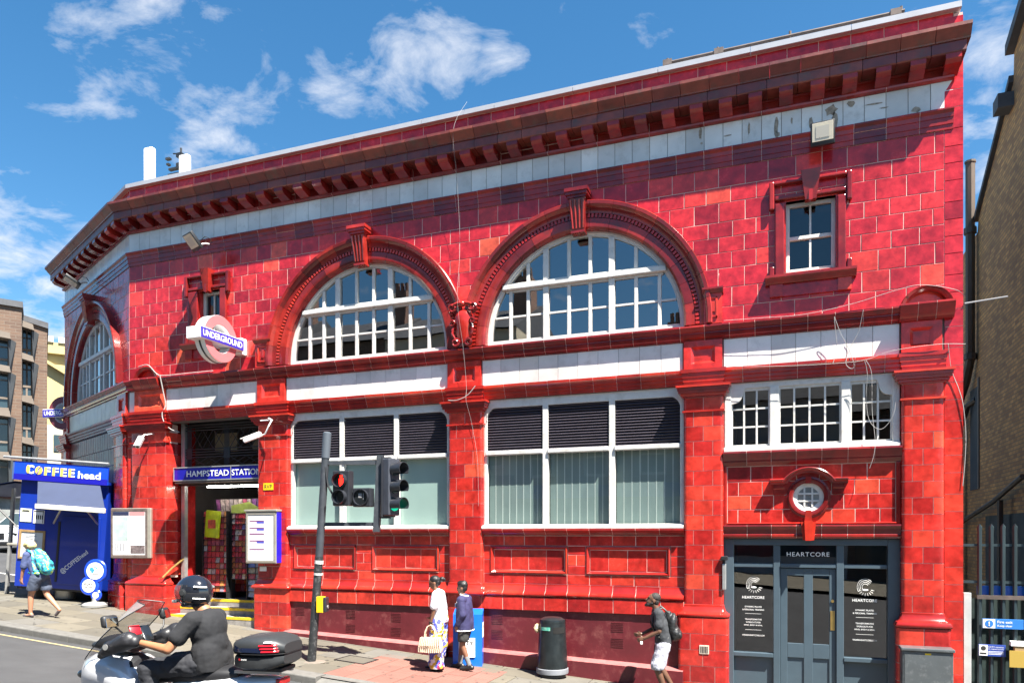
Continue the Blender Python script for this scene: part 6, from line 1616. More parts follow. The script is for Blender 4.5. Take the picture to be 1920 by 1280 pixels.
pb = empty('push_button_box', ts, (0.20, -0.03, 1.02), R(0))
MB().cbox(-0.07, 0.05, -0.09, 0.06, -0.15, 0.13, 0.01).build('case', mat('button_yellow', (0.78, 0.50, 0.01), rough=0.4, var=0.1), pb)
MB().cbox(0.05, 0.11, -0.09, 0.06, -0.14, 0.12, 0.015).build('face', M_SIGB, pb); MB().cyl((0.11, -0.01, -0.05), (0.12, -0.01, -0.05), 0.03, n=10).build('button', M_GREYST, pb)
k = MB(); k.lathe([(0.0, 0), (0.2, 0.0), (0.19, 0.015), (0.0, 0.018)], (0, 0, -0.012), 16, 1.3, 0.9); k.build('concrete_collar', M_CONC, ts)

# ================================================================ litter bin, newspaper box, meter cabinet, fence
bn = thing('litter_bin', 'black round litter bin with domed lid against the plinth under the right hand window', 'bin', (-3.87, -0.50, gp(-3.87)))
M_BIN = mat('bin_black', (0.014, 0.018, 0.020), rough=0.28, var=0.35, scale=7, coat=0.08, spec=0.25, dirt=(0.03, 0.033, 0.033), dirt_amt=0.3, dscale=9)
k = MB(); k.lathe([(0.272, 0.16), (0.268, 0.3), (0.25, 0.6), (0.235, 0.88), (0.23, 0.96)], (0, 0, 0), 32); k.build('body', M_BIN, bn, 40)
k = MB(); k.lathe([(0.285, 0.07), (0.288, 0.10), (0.286, 0.155), (0.27, 0.165), (0.2, 0.165)], (0, 0, 0), 32); k.build('foot_ring', mat('bin_grey', (0.20, 0.21, 0.23), rough=0.5, var=0.2), bn, 40)
k = MB(); k.lathe([(0.23, 0.955), (0.232, 0.985), (0.222, 1.02), (0.16, 1.055), (0.06, 1.068), (0.0, 1.068)], (0, 0, 0), 32); k.build('lid', M_BIN, bn, 40)
k = MB(); k.lathe([(0.20, 0.0), (0.24, 0.03), (0.24, 0.07)], (0, 0, -0.02), 24); k.build('base', M_BLACK, bn)
def wrap(nm, a0, a1, z0, z1, r0, r1, m, parent):
    k = MB(); n = 10; v = []
    for i in range(n+1):
        a = R(a0+(a1-a0)*i/n); v += [(r0*math.cos(a), r0*math.sin(a), z0), (r1*math.cos(a), r1*math.sin(a), z1)]
    k.add(v, [(2*i, 2*i+2, 2*i+3, 2*i+1) for i in range(n)]); return k.build(nm, m, parent)
wrap('mouth', -70, -12, 0.79, 0.90, 0.2445, 0.238, mat('bin_mouth', (0.004, 0.004, 0.004), rough=0.9), bn)
wrap('sticker', -128, -82, 0.84, 0.90, 0.2430, 0.2395, mat('sticker_green', (0.08, 0.36, 0.26), rough=0.5, var=0.4, scale=25, dirt=(0.6, 0.6, 0.55), dirt_amt=0.8, dscale=14), bn)
pt = thing('paper_scrap', 'crumpled pale paper stuck to the left side of the litter bin', 'litter', (-4.13, -0.58, gp(-3.87)+0.86))
k = MB(); k.ball((0, 0, 0), (0.055, 0.04, 0.075), 9, 6); k.v = [(x+RND.uniform(-.015, .015), y+RND.uniform(-.015, .015), z+RND.uniform(-.015, .015)) for x, y, z in k.v]; k.build('paper', mat('scrap_cream', (0.66, 0.58, 0.36), rough=0.8, var=0.2), pt)
nw = thing('newspaper_box', 'bright blue free newspaper bin lettered CITY behind the schoolboy', 'newspaper box', (-5.52, -0.46, gp(-5.52)-0.05), R(18))
M_NB = mat('newspaper_blue', (0.008, 0.13, 0.60), rough=0.3, var=0.05, coat=0.3)
k = MB(); k.add([(-0.27, -0.18, 0.03), (0.27, -0.18, 0.03), (0.27, 0.18, 0.03), (-0.27, 0.18, 0.03), (-0.27, -0.14, 0.98), (0.27, -0.14, 0.98), (0.27, 0.18, 1.06), (-0.27, 0.18, 1.06)], [(0,3,2,1),(4,5,6,7),(0,1,5,4),(1,2,6,5),(2,3,7,6),(3,0,4,7)]); k.build('body', M_NB, nw)
MB().box(-0.16, 0.14, -0.196, -0.172, 0.20, 0.55).build('label_sheet', M_LETW, nw)
lettering('lettering', 'CITY', M_DKL, nw, (-0.01, -0.199, 0.46), w=0.25, h=0.075, bold=0.01); lettering('lettering', 'A.M.', M_DKL, nw, (-0.05, -0.199, 0.37), w=0.15, h=0.05)
MB().box(0.271, 0.276, -0.1, 0.12, 0.55, 0.82).build('label_sheet', M_LETW, nw)
lettering('lettering', 'CITY', M_DKL, nw, (0.278, 0.01, 0.74), w=0.17, h=0.05, rot=(R(90), 0, R(90)))
for x in (-0.22, 0.18): MB().box(x, x+0.06, -0.15, 0.15, -0.03, 0.035).build('foot', M_BLACK, nw)

mc = thing('meter_cabinet', 'grey utility cabinet with yellow sticker against the right end pilaster', 'cabinet', (2.03, -0.36, gp(2.03)-0.05))
M_CAB = mat('cabinet_grey', (0.085, 0.095, 0.10), rough=0.35, var=0.15, scale=4, coat=0.2, dirt=(0.4, 0.4, 0.4), dirt_amt=0.25, dscale=9)
hh = 0.74-(gp(2.03)-0.05)
MB().cbox(-0.34, 0.34, -0.12, 0.14, 0, hh-0.05, 0.012).build('body', M_CAB, mc)
MB().cbox(-0.36, 0.36, -0.145, 0.15, hh-0.05, hh, 0.012).build('lid', M_CAB, mc)
MB().box(-0.035, 0.045, -0.124, -0.1195, hh-0.12, hh-0.075).build('sticker', MATS['plate_yellow'], mc)
MB().box(-0.31, 0.31, -0.128, -0.119, 0.05, hh-0.1).build('door', M_CAB, mc)

pf = thing('palisade_fence', 'tall steel palisade fence with spiked pales closing the alley', 'fence', (2.62, 0.15, gp(3.0)-0.1))
M_PAL = mat('palisade_steel', (0.035, 0.055, 0.062), rough=0.45, metal=0.3, var=0.35, scale=5, streak=True)
z0 = -(gp(3.0)-0.1)
def pale(x, top, m):
    k = MB(); w = 0.032
    v = []
    for z, ww in ((0.05, w), (top-0.12, w), (top-0.05, w*1.15), (top, 0.004)):
        v += [(x-ww, 0.0, z), (x-ww*0.45, -0.03, z), (x+ww*0.45, -0.03, z), (x+ww, 0.0, z)]
    f = []
    for j in range(3):
        for i in range(3): f.append((j*4+i, j*4+i+1, (j+1)*4+i+1, (j+1)*4+i))
    k.add(v, f); k.build('pale', m, pf)
x = 0.22
i = 0
while x < 2.3:
    pale(x, z0+2.62 - 0.0*i, M_PAL); x += 0.155; i += 1
for z in (2.27, 1.70): MB().box(0.0, 2.2, 0.005, 0.045, z0+z, z0+z+0.04).build('rail', M_PAL, pf)
MB().box(0.18, 1.6, -0.045, -0.01, z0+1.46, z0+1.52).build('cross_bar', M_RUST, pf)
MB().box(-0.0, 0.10, -0.05, 0.05, 0.0, z0+1.55).build('gate_post', mat('pale_post', (0.42, 0.46, 0.45), rough=0.6, var=0.15), pf)
MB().box(0.2, 1.6, 0.06, 0.09, z0+1.52, z0+1.66).build('blue_sheet', M_NB, pf)
MB().box(0.15, 1.6, 0.25, 0.3, 0, z0+1.45).build('board_behind', mat('dark_green_board', (0.015, 0.03, 0.028), rough=0.8, var=0.5), pf)
s1 = thing('fire_exit_sign', 'blue and white sign reading Fire exit Keep clear wired to the fence', 'sign', (3.13, 0.09, 1.09))
MB().cbox(-0.27, 0.27, -0.01, 0, -0.075, 0.075, 0.003).build('plate', mat('sign_blue', (0.03, 0.18, 0.55), rough=0.4), s1)
MB().box(-0.262, -0.10, -0.013, -0.0101, -0.068, 0.068).build('white_field', M_LETW, s1)
k = MB(); k.cyl((-0.18, -0.016, 0), (-0.18, -0.0132, 0), 0.055, n=20); k.build('mandatory_disc', MATS['sign_blue'], s1); lettering('lettering', '!', M_LETW, s1, (-0.18, -0.018, 0), h=0.07, bold=0.03)
lettering('lettering', 'Fire exit', M_LETW, s1, (-0.07, -0.0115, 0.03), h=0.042, align='LEFT', bold=0.01); lettering('lettering', 'Keep clear', M_LETW, s1, (-0.07, -0.0115, -0.032), h=0.042, align='LEFT', bold=0.01)
s2 = thing('cctv_sign', 'small blue sign reading CCTV cameras in operation on the fence', 'sign', (2.99, 0.09, 0.68))
MB().cbox(-0.18, 0.18, -0.01, 0, -0.09, 0.09, 0.003).build('plate', mat('sign_navy', (0.03, 0.07, 0.33), rough=0.4), s2)
MB().box(-0.172, -0.06, -0.013, -0.0101, -0.082, 0.082).build('white_field', M_LETW, s2); k = MB(); k.cyl((-0.115, -0.015, 0.03), (-0.115, -0.0132, 0.03), 0.035, n=16); k.box(-0.16, -0.075, -0.015, -0.0132, -0.06, -0.035); k.build('camera_print', M_DKL, s2)
for i, tx in enumerate(('CCTV cameras', 'in operation')): lettering('lettering', tx, M_LETW, s2, (-0.05, -0.0115, 0.055-i*0.035), w=0.2, h=0.024, align='LEFT')
k = MB()
for i in range(3): k.box(-0.05, 0.15, -0.0115, -0.0101, -0.02-i*0.02, -0.012-i*0.02)
k.build('small_print', M_LETW, s2)
bx = thing('cardboard_box', 'flattened brown cardboard box with mustard paper pushed behind the fence', 'box', (3.42, 0.06, 0.65))
MB().cbox(-0.15, 0.35, -0.04, 0.04, -0.12, 0.12, 0.004).build('card', mat('cardboard', (0.36, 0.24, 0.11), rough=0.8, var=0.15), bx)
MB().box(-0.22, 0.1, -0.05, -0.041, -0.2, 0.05).build('paper', mat('mustard_paper', (0.42, 0.28, 0.05), rough=0.8), bx)
MB().box(-0.2, 0.3, -0.05, 0.05, 0.121, 0.19).build('white_carton', M_PLW, bx)

# ================================================================ parked car at far left
ca = thing('parked_car', 'pale silver car seen head on parked up the street at far left', 'car', (-29.1, 6.9, gp(-29.1)-0.02), R(20))
M_CAR = mat('silver_car_paint', (0.62, 0.62, 0.62), rough=0.25, metal=0.2, coat=0.8)
def loft(parent, nm, secs, m, smooth=40):
    """closed sections (x,z lists) at successive y, mirrored bodies"""
    k = MB(); n = len(secs[0][1]); v = []; f = []
    for y, pts in secs: v += [(x, y, z) for x, z in pts]
    for j in range(len(secs)-1):
        for i in range(n): f.append((j*n+i, j*n+(i+1) % n, (j+1)*n+(i+1) % n, (j+1)*n+i))
    f += [tuple(range(n-1, -1, -1)), tuple(range((len(secs)-1)*n, len(secs)*n))]
    k.add(v, f); return k.build(nm, m, parent, smooth)
def sec(w, zb, zs, zt, wt): return [(-w, zb), (w, zb), (w*1.0, (zb+zs)/2), (w*0.985, zs), (wt, zt), (-wt, zt), (-w*0.985, zs), (-w, (zb+zs)/2)]
loft(ca, 'body', [(0.0, sec(0.80, 0.32, 0.62, 0.72, 0.7)), (0.12, sec(0.90, 0.25, 0.72, 0.86, 0.78)), (0.5, sec(0.95, 0.25, 0.86, 0.98, 0.84)), (1.35, sec(0.95, 0.25, 0.93, 1.06, 0.88)), (4.4, sec(0.95, 0.25, 0.95, 1.05, 0.88)), (4.65, sec(0.88, 0.35, 0.9, 1.0, 0.8))], M_CAR)
loft(ca, 'cabin', [(1.2, [(-0.86, 1.0), (0.86, 1.0), (0.84, 1.04), (-0.84, 1.04)]), (2.0, [(-0.86, 1.0), (0.86, 1.0), (0.66, 1.60), (-0.66, 1.60)]), (3.6, [(-0.86, 1.0), (0.86, 1.0), (0.64, 1.64), (-0.64, 1.64)]), (4.5, [(-0.84, 1.0), (0.84, 1.0), (0.6, 1.2), (-0.6, 1.2)])], M_CAR)
k = MB(); k.add([(-0.76, 1.27, 1.07), (0.76, 1.27, 1.07), (0.63, 1.94, 1.57), (-0.63, 1.94, 1.57)], [(0, 1, 2, 3)]); k.build('windscreen', M_DGLASS, ca, None, (0, -0.015, 0.01))
MB().cbox(-0.42, 0.42, -0.03, 0.05, 0.52, 0.76, 0.02).build('grille', M_BLACK, ca); MB().cbox(-0.75, 0.75, -0.02, 0.1, 0.30, 0.42, 0.02).build('lower_intake', M_BLACK, ca)
for sx in (-1, 1):
    MB().cbox(min(sx*0.5, sx*0.86), max(sx*0.5, sx*0.86), 0.02, 0.2, 0.66, 0.77, 0.02).build('headlight', M_LENS, ca)
    MB().cbox(min(sx*0.92, sx*1.10), max(sx*0.92, sx*1.10), 1.55, 1.7, 1.02, 1.16, 0.03).build('mirror', M_CAR, ca)
    for y in (0.85, 3.65):
        k = MB(); k.cyl((sx*0.72, y, 0.34), (sx*0.94, y, 0.34), 0.34, n=20); k.build('wheel', M_BLACK, ca)
MB().cbox(-0.26, 0.26, -0.045, -0.03, 0.42, 0.53, 0.004).build('number_plate', M_LETW, ca)
# ================================================================ people
def capsule(k, p0, r0, p1, r1, n=14):
    p0, p1 = Vector(p0), Vector(p1); d = p1-p0; L_ = d.length
    if L_ < 1e-5: d = Vector((0, 0, 1)); L_ = 1e-5
    prof = [(max(r0*math.cos(R(a)), 0.0005), r0*math.sin(R(a))) for a in range(-90, 1, 18)]+[(max(r1*math.cos(R(a)), 0.0005), L_+r1*math.sin(R(a))) for a in range(0, 91, 18)]
    q = len(k.v); k.lathe(prof, (0, 0, 0), n)
    k.xf(Matrix.Translation(p0) @ d.to_track_quat('Z', 'Y').to_matrix().to_4x4(), q)
def organic(name, shapes, mt, parent, voxel=0.010, smooth=5, disp=0.0, dscale=0.06, cuts=(), fwd=True):
    """union of capsules and ellipsoids grown into one continuous skin; shapes are in (forward, left, up)"""
    k = MB()
    C = lambda p: (-p[0], -p[1], p[2])
    for s in shapes:
        if s[0] == 'c': capsule(k, C(s[1]), s[2], C(s[3]), s[4])
        else:
            q = len(k.v); k.ball((0, 0, 0), s[2], 16, 12)
            rot = s[3] if len(s) > 3 else (0, 0, 0)
            M = Matrix.Translation(C(s[1])) @ Matrix.Rotation(rot[2], 4, 'Z') @ Matrix.Rotation(rot[1], 4, 'Y') @ Matrix.Rotation(rot[0], 4, 'X')
            k.xf(M, q)
    me = k.mesh(name, None)
    o = bpy.data.objects.new(name, me); TMP.collection.objects.link(o)
    m = o.modifiers.new('r', 'REMESH'); m.mode = 'VOXEL'; m.voxel_size = voxel
    m = o.modifiers.new('s', 'SMOOTH'); m.iterations = smooth; m.factor = 0.5
    if disp:
        tx = bpy.data.textures.new('folds', 'CLOUDS'); tx.noise_scale = dscale; tx.noise_depth = 2
        m = o.modifiers.new('d', 'DISPLACE'); m.texture = tx; m.strength = disp; m.mid_level = 0.5
    me2 = eval_mesh(o)
    bpy.data.objects.remove(o)
    if cuts:
        bm = bmesh.new(); bm.from_mesh(me2)
        for co, no in cuts:
            bmesh.ops.bisect_plane(bm, geom=bm.verts[:]+bm.edges[:]+bm.faces[:], plane_co=C(co), plane_no=C(no), clear_outer=True)
        bm.to_mesh(me2); bm.free()
    me2.materials.clear(); me2.materials.append(mt)
    me2.polygons.foreach_set('use_smooth', [True]*len(me2.polygons))
    o = bpy.data.objects.new(name, me2); COL.objects.link(o); o.parent = parent
    return o
def vadd(a, b, t=1.0): return tuple(a[i]+b[i]*t for i in range(3))
def lerp(a, b, t): return tuple(a[i]+(b[i]-a[i])*t for i in range(3))
def hand(wr, d, side, s=1.0, curl=0.6):
    """palm, four unequal bent fingers and a thumb; d = pointing direction, side = thumb side"""
    d = Vector(d).normalized(); sd = Vector(side); sd = (sd-d*sd.dot(d)).normalized(); nm = d.cross(sd)
    w = Vector(wr); out = []
    for o_ in (-0.018, 0.0, 0.018): out.append(('c', tuple(w+sd*o_*0.7*s), 0.019*s, tuple(w+d*0.075*s+sd*o_*s), 0.015*s))
    for i, ln in enumerate((0.062, 0.075, 0.082, 0.074)):
        b = w+d*0.085*s+sd*(-0.031+i*0.0205)*s
        m_ = b+(d*math.cos(curl*0.5)+nm*math.sin(curl*0.5))*ln*0.5*s
        e = m_+(d*math.cos(curl*1.4)+nm*math.sin(curl*1.4))*ln*0.5*s
        out += [('c', tuple(b), 0.0092*s, tuple(m_), 0.0085*s), ('c', tuple(m_), 0.0085*s, tuple(e), 0.0070*s)]
    t0 = w+d*0.025*s+sd*0.022*s; t1 = t0+(d*0.55+sd*0.75).normalized()*0.036*s; t2 = t1+(d*0.9+sd*0.25+nm*0.3).normalized()*0.03*s
    out += [('c', tuple(t0), 0.012*s, tuple(t1), 0.0105*s), ('c', tuple(t1), 0.0105*s, tuple(t2), 0.0085*s)]
    return out
def head_shapes(c, pitch=0.0, s=1.0):
    """skull, brow, jaw, nose, lips, ears about a head centre; pitch > 0 looks down"""
    cp, sp = math.cos(pitch), math.sin(pitch)
    def P_(f, l, u): return (c[0]+(f*cp+u*sp)*s, c[1]+l*s, c[2]+(-f*sp+u*cp)*s)
    sh = [('e', P_(-0.01, 0, 0.025), (0.098*s, 0.078*s, 0.095*s), (0, -pitch, 0)), ('e', P_(0.02, 0, -0.04), (0.072*s, 0.062*s, 0.085*s), (0, -pitch, 0)),
          ('c', P_(0.045, 0, -0.10), 0.026*s, P_(0.03, 0, -0.075), 0.045*s), ('c', P_(0.085, 0, 0.005), 0.010*s, P_(0.108, 0, -0.028), 0.015*s),
          ('c', P_(0.083, -0.02, -0.062), 0.010*s, P_(0.083, 0.02, -0.062), 0.010*s), ('c', P_(0.078, -0.035, 0.03), 0.013*s, P_(0.078, 0.035, 0.03), 0.013*s)]
    for l in (-1, 1): sh += [('e', P_(-0.015, l*0.078, -0.012), (0.020*s, 0.009*s, 0.033*s))]
    return sh, P_
def eyes(P_, parent, s=1.0):
    k = MB()
    for l in (-0.031, 0.031):
        p = P_(0.083, l, 0.008); k.ball((-p[0], -p[1], p[2]), 0.011*s, 8, 6)
    k.build('eyes', mat('eye_dark', (0.02, 0.015, 0.012), rough=0.2), parent, 60)
def limbs(J, sc=1.0, foot=True):
    out = [('c', J['neck'], 0.058*sc, J['hb'], 0.052*sc)]
    for s in 'LR':
        out += [('c', J['sh'+s], 0.052*sc, J['el'+s], 0.040*sc), ('c', J['el'+s], 0.039*sc, J['wr'+s], 0.027*sc)]
        out += [('c', J['hip'+s], 0.088*sc, J['kn'+s], 0.058*sc), ('c', J['kn'+s], 0.056*sc, lerp(J['kn'+s], J['an'+s], 0.35), 0.055*sc), ('c', lerp(J['kn'+s], J['an'+s], 0.35), 0.055*sc, J['an'+s], 0.036*sc)]
        if foot: out += [('c', vadd(J['an'+s], (-0.03, 0, -0.03)), 0.036*sc, J['toe'+s], 0.026*sc)]
    return out
def torso(J, e=0.0, w=1.0):
    ch, pe = Vector(J['chest']), Vector(J['pelvis'])
    mid = (ch+pe)/2; lean = math.atan2(ch.x-pe.x, ch.z-pe.z)
    return [('e', tuple(ch), (0.112*w+e, 0.165*w+e, 0.17+e), (0, -lean, 0)), ('e', tuple(mid), (0.104*w+e, 0.145*w+e, 0.18+e), (0, -lean, 0)), ('e', tuple(pe), (0.118*w+e, 0.165*w+e, 0.125+e), (0, -lean, 0)),
            ('c', J['shL'], 0.055+e, J['shR'], 0.055+e), ('c', J['neck'], 0.06+e*0.3, tuple(ch), 0.10+e)]
def shoe(an, toe, r=0.043):
    return [('c', (an[0]-0.05, an[1], an[2]-0.045), r, toe, r*0.85), ('c', (an[0]-0.02, an[1], an[2]-0.01), r*0.95, (an[0]+0.05, an[1], an[2]-0.035), r*0.9)]
SK_BROWN = mat('brown_skin', (0.20, 0.092, 0.052), rough=0.45, var=0.12, scale=9)
SK_DARK = mat('dark_skin', (0.12, 0.058, 0.035), rough=0.42, var=0.12, scale=9)
SK_PALE = mat('sunburnt_skin', (0.42, 0.20, 0.12), rough=0.5, var=0.12, scale=9)
SK_TAN = mat('tanned_skin', (0.36, 0.155, 0.075), rough=0.5, var=0.12, scale=9)
HAIR = mat('black_hair', (0.010, 0.008, 0.008), rough=0.45, var=0.3, scale=40, bump=0.4, bscale=60)
SHOE = mat('black_shoe', (0.012, 0.012, 0.013), rough=0.4)

# ---- woman in white T shirt carrying a woven bag
wx, wy = -5.72, -1.32
w1 = thing('person', 'woman in white T shirt and bright patterned trousers walking left with a woven handbag', 'person', (wx, wy, gp(wx)), R(12))
J = dict(neck=(0.02, 0, 1.385), hb=(0.06, 0, 1.45), chest=(0.0, 0, 1.22), pelvis=(-0.03, 0, 0.90), shL=(0.0, 0.165, 1.335), shR=(0.0, -0.165, 1.335), elL=(0.03, 0.215, 1.07), wrL=(0.09, 0.20, 0.84),
         elR=(-0.02, -0.21, 1.07), wrR=(0.12, -0.16, 0.95), hipL=(-0.02, 0.085, 0.86), hipR=(-0.02, -0.085, 0.86), knL=(0.07, 0.09, 0.47), knR=(0.0, -0.09, 0.47), anL=(-0.04, 0.09, 0.09), anR=(0.10, -0.10, 0.09), toeL=(0.11, 0.10, 0.03), toeR=(0.25, -0.10, 0.03))
hs_, hp_ = head_shapes((0.075, 0, 1.535), 0.35)
organic('body', limbs(J, 0.95)+torso(J)+hs_+hand(J['wrL'], (0.08, 0, -1), (1, 0, 0.1), 0.95, 1.2)+hand(J['wrR'], (0.7, 0.1, -0.5), (0, 0.6, 0.5), 0.95), SK_BROWN, w1, 0.009)
eyes(hp_, w1)
organic('hair', [('e', hp_(-0.028, 0, 0.045), (0.098, 0.086, 0.088)), ('e', hp_(-0.06, 0, -0.01), (0.06, 0.07, 0.07)), ('e', hp_(-0.155, 0, 0.015), (0.055, 0.05, 0.05)), ('e', hp_(-0.19, 0, -0.005), (0.03, 0.03, 0.035))], HAIR, w1, 0.008)
M_TEE = mat('white_cotton', (0.80, 0.81, 0.84), rough=0.8, var=0.05, bump=0.2, bscale=9)
organic('t_shirt', torso(J, 0.026)+[('c', J['shL'], 0.078, lerp(J['shL'], J['elL'], 0.72), 0.078), ('c', J['shR'], 0.078, lerp(J['shR'], J['elR'], 0.72), 0.078), ('c', (-0.02, 0.06, 1.15), 0.12, (-0.035, 0.055, 0.88), 0.13), ('c', (-0.02, -0.06, 1.15), 0.12, (-0.035, -0.055, 0.88), 0.13)], M_TEE, w1, 0.011, 5, 0.022, 0.10, [((0, 0, 0.86), (0, 0, -1))])
M_TROU = bpy.data.materials.new('patterned_trousers'); M_TROU.use_nodes = True
N, L = M_TROU.node_tree.nodes, M_TROU.node_tree.links
co = N.new('ShaderNodeTexCoord'); vo = N.new('ShaderNodeTexVoronoi'); vo.inputs['Scale'].default_value = 16
nz = N.new('ShaderNodeTexNoise'); nz.inputs['Scale'].default_value = 3.2; nz.inputs['Detail'].default_value = 1
L.new(co.outputs['Object'], vo.inputs['Vector']); L.new(co.outputs['Object'], nz.inputs['Vector'])
rp = N.new('ShaderNodeValToRGB'); rp.color_ramp.interpolation = 'CONSTANT'
for i, (p, c) in enumerate(((0.0, (0.08, 0.09, 0.42)), (0.44, (0.55, 0.36, 0.03)), (0.53, (0.06, 0.08, 0.40)), (0.60, (0.35, 0.03, 0.10)), (0.68, (0.5, 0.42, 0.05)))):
    if i > 1: rp.color_ramp.elements.new(p)
    rp.color_ramp.elements[i].position = p; rp.color_ramp.elements[i].color = (*c, 1)
L.new(nz.outputs['Fac'], rp.inputs[0])
r2 = N.new('ShaderNodeValToRGB'); r2.color_ramp.elements[0].position = 0.58; r2.color_ramp.elements[1].position = 0.66
L.new(vo.outputs['Distance'], r2.inputs[0])
mx = N.new('ShaderNodeMix'); mx.data_type = 'RGBA'; L.new(r2.outputs[0], mx.inputs['Factor']); L.new(rp.outputs[0], mx.inputs['A']); mx.inputs['B'].default_value = (0.62, 0.62, 0.66, 1)
L.new(mx.outputs['Result'], N['Principled BSDF'].inputs['Base Color']); N['Principled BSDF'].inputs['Roughness'].default_value = 0.8
organic('trousers', [('e', J['pelvis'], (0.15, 0.185, 0.13)), ('c', (-0.02, 0.09, 0.84), 0.125, (0.05, 0.10, 0.45), 0.12), ('c', (0.05, 0.10, 0.45), 0.12, (0.0, 0.11, 0.10), 0.135), ('c', (-0.02, -0.09, 0.84), 0.125, (-0.02, -0.10, 0.45), 0.12), ('c', (-0.02, -0.10, 0.45), 0.12, (0.08, -0.11, 0.10), 0.135)], M_TROU, w1, 0.011, 4, 0.035, 0.11, [((0, 0, 0.055), (0, 0, -1))])
organic('sandals', shoe(J['anL'], J['toeL'], 0.034)+shoe(J['anR'], J['toeR'], 0.034), SHOE, w1, 0.009)
MB().lathe([(0.030, -0.012), (0.034, 0.0), (0.030, 0.012)], (-0.085, -0.2, 0.86), 12).build('watch', SHOE, w1, 40)
hb = thing('handbag', 'cream woven straw handbag held by the woman in white', 'handbag', (wx-0.02, wy-0.27, gp(wx)), R(12))
M_STRAW = mat('woven_straw', (0.62, 0.46, 0.34), rough=0.8, var=0.25, scale=30, bump=0.5, bscale=45)
k = MB(); zb_ = 0.36
secs = [(-0.20, 0.0), (-0.19, 0.11), (-0.165, 0.24)]
v = []
for w_, z in ((0.20, 0.0), (0.215, 0.05), (0.20, 0.14), (0.175, 0.25)):
    d_ = 0.075*(1-z*1.2)
    v += [(-w_, -d_, zb_+z), (0, -d_*1.5, zb_+z), (w_, -d_, zb_+z), (w_, d_, zb_+z), (0, d_*1.5, zb_+z), (-w_, d_, zb_+z)]
f = [tuple(range(5, -1, -1)), tuple(range(18, 24))]+[(j*6+i, j*6+(i+1) % 6, (j+1)*6+(i+1) % 6, (j+1)*6+i) for j in range(3) for i in range(6)]
k.add(v, f); k.build('bag_body', M_STRAW, hb, 50)
k = MB()
for i in range(12): k.tube([(-0.19+i*0.034, -0.078-0.03*(1-abs(i-5.5)/6), zb_+0.01), (-0.185+i*0.033, -0.082-0.03*(1-abs(i-5.5)/6), zb_+0.12), (-0.165+i*0.03, -0.06-0.02*(1-abs(i-5.5)/6), zb_+0.245)], 0.010, 5)
k.build('weave_rib', M_STRAW, hb, 50)
for y in (-0.05, 0.05):
    k = MB(); k.tube([(-0.10, y, zb_+0.24), (-0.085, y*0.8, zb_+0.36), (-0.05, y*0.3, zb_+0.44), (0.0, y*0.2, zb_+0.465), (0.05, y*0.3, zb_+0.44), (0.085, y*0.8, zb_+0.36), (0.10, y, zb_+0.24)], 0.010, 6); k.build('handle', M_STRAW, hb, 50)

# ---- schoolboy in navy blazer
bx_, by_ = -5.37, -0.98
b1 = thing('person', 'schoolboy in navy blazer with white piping and grey shorts walking beside the woman', 'person', (bx_, by_, gp(bx_)), R(2))
J = dict(neck=(0.0, 0, 1.30), hb=(0.03, 0, 1.37), chest=(0.0, 0, 1.14), pelvis=(-0.02, 0, 0.83), shL=(0.0, 0.155, 1.25), shR=(0.0, -0.155, 1.25), elL=(-0.05, 0.205, 1.0), wrL=(0.06, 0.19, 0.80), elR=(-0.02, -0.205, 1.0), wrR=(0.10, -0.17, 0.82),
         hipL=(-0.02, 0.08, 0.80), hipR=(-0.02, -0.08, 0.80), knL=(0.0, 0.09, 0.44), knR=(0.08, -0.09, 0.45), anL=(-0.13, 0.09, 0.10), anR=(0.12, -0.09, 0.09), toeL=(0.02, 0.10, 0.035), toeR=(0.27, -0.09, 0.035))
hs_, hp_ = head_shapes((0.045, 0, 1.455), 0.10, 0.95)
organic('body', limbs(J, 0.88)+torso(J, -0.01, 0.9)+hs_+hand(J['wrL'], (0.15, 0, -1), (1, 0, 0), 0.9, 1.0)+hand(J['wrR'], (0.4, 0, -0.9), (1, 0.2, 0), 0.9), SK_BROWN, b1, 0.009)
eyes(hp_, b1)
organic('hair', [('e', hp_(-0.02, 0, 0.06), (0.098, 0.085, 0.075)), ('c', hp_(-0.05, 0, 0.085), 0.06, hp_(0.03, 0, 0.09), 0.055), ('e', hp_(-0.06, 0, 0.0), (0.05, 0.07, 0.07))], HAIR, b1, 0.008)
M_NAVY = mat('navy_blazer', (0.028, 0.026, 0.085), rough=0.8, var=0.15, scale=6, bump=0.15, bscale=12)
organic('blazer', torso(J, 0.028, 0.95)+[('c', J['shL'], 0.076, J['elL'], 0.066), ('c', J['elL'], 0.066, lerp(J['elL'], J['wrL'], 0.85), 0.052), ('c', J['shR'], 0.076, J['elR'], 0.066), ('c', J['elR'], 0.066, lerp(J['elR'], J['wrR'], 0.85), 0.052), ('c', (0.0, 0.07, 1.1), 0.13, (-0.01, 0.075, 0.76), 0.14), ('c', (0.0, -0.07, 1.1), 0.13, (-0.01, -0.075, 0.76), 0.14)], M_NAVY, b1, 0.010, 5, 0.018, 0.10, [((0, 0, 0.71), (0, 0, -1))])
k = MB(); pts = [(0.152*math.cos(t)*1.0+0.01, 0.222*math.sin(t), 0.712) for t in [2*math.pi*i/28 for i in range(29)]]; k.tube(pts, 0.010, 5); k.build('piping', M_LETW, b1, 60)
k = MB(); k.tube([(0.07*math.cos(t)-0.005, 0.078*math.sin(t), 1.335-0.02*math.cos(t)) for t in [2*math.pi*i/20 for i in range(21)]], 0.013, 6); k.tube([(-0.055, -0.05, 1.33), (-0.115, -0.06, 1.22), (-0.14, -0.03, 1.08)], 0.012, 5); k.build('collar_piping', M_LETW, b1, 60)
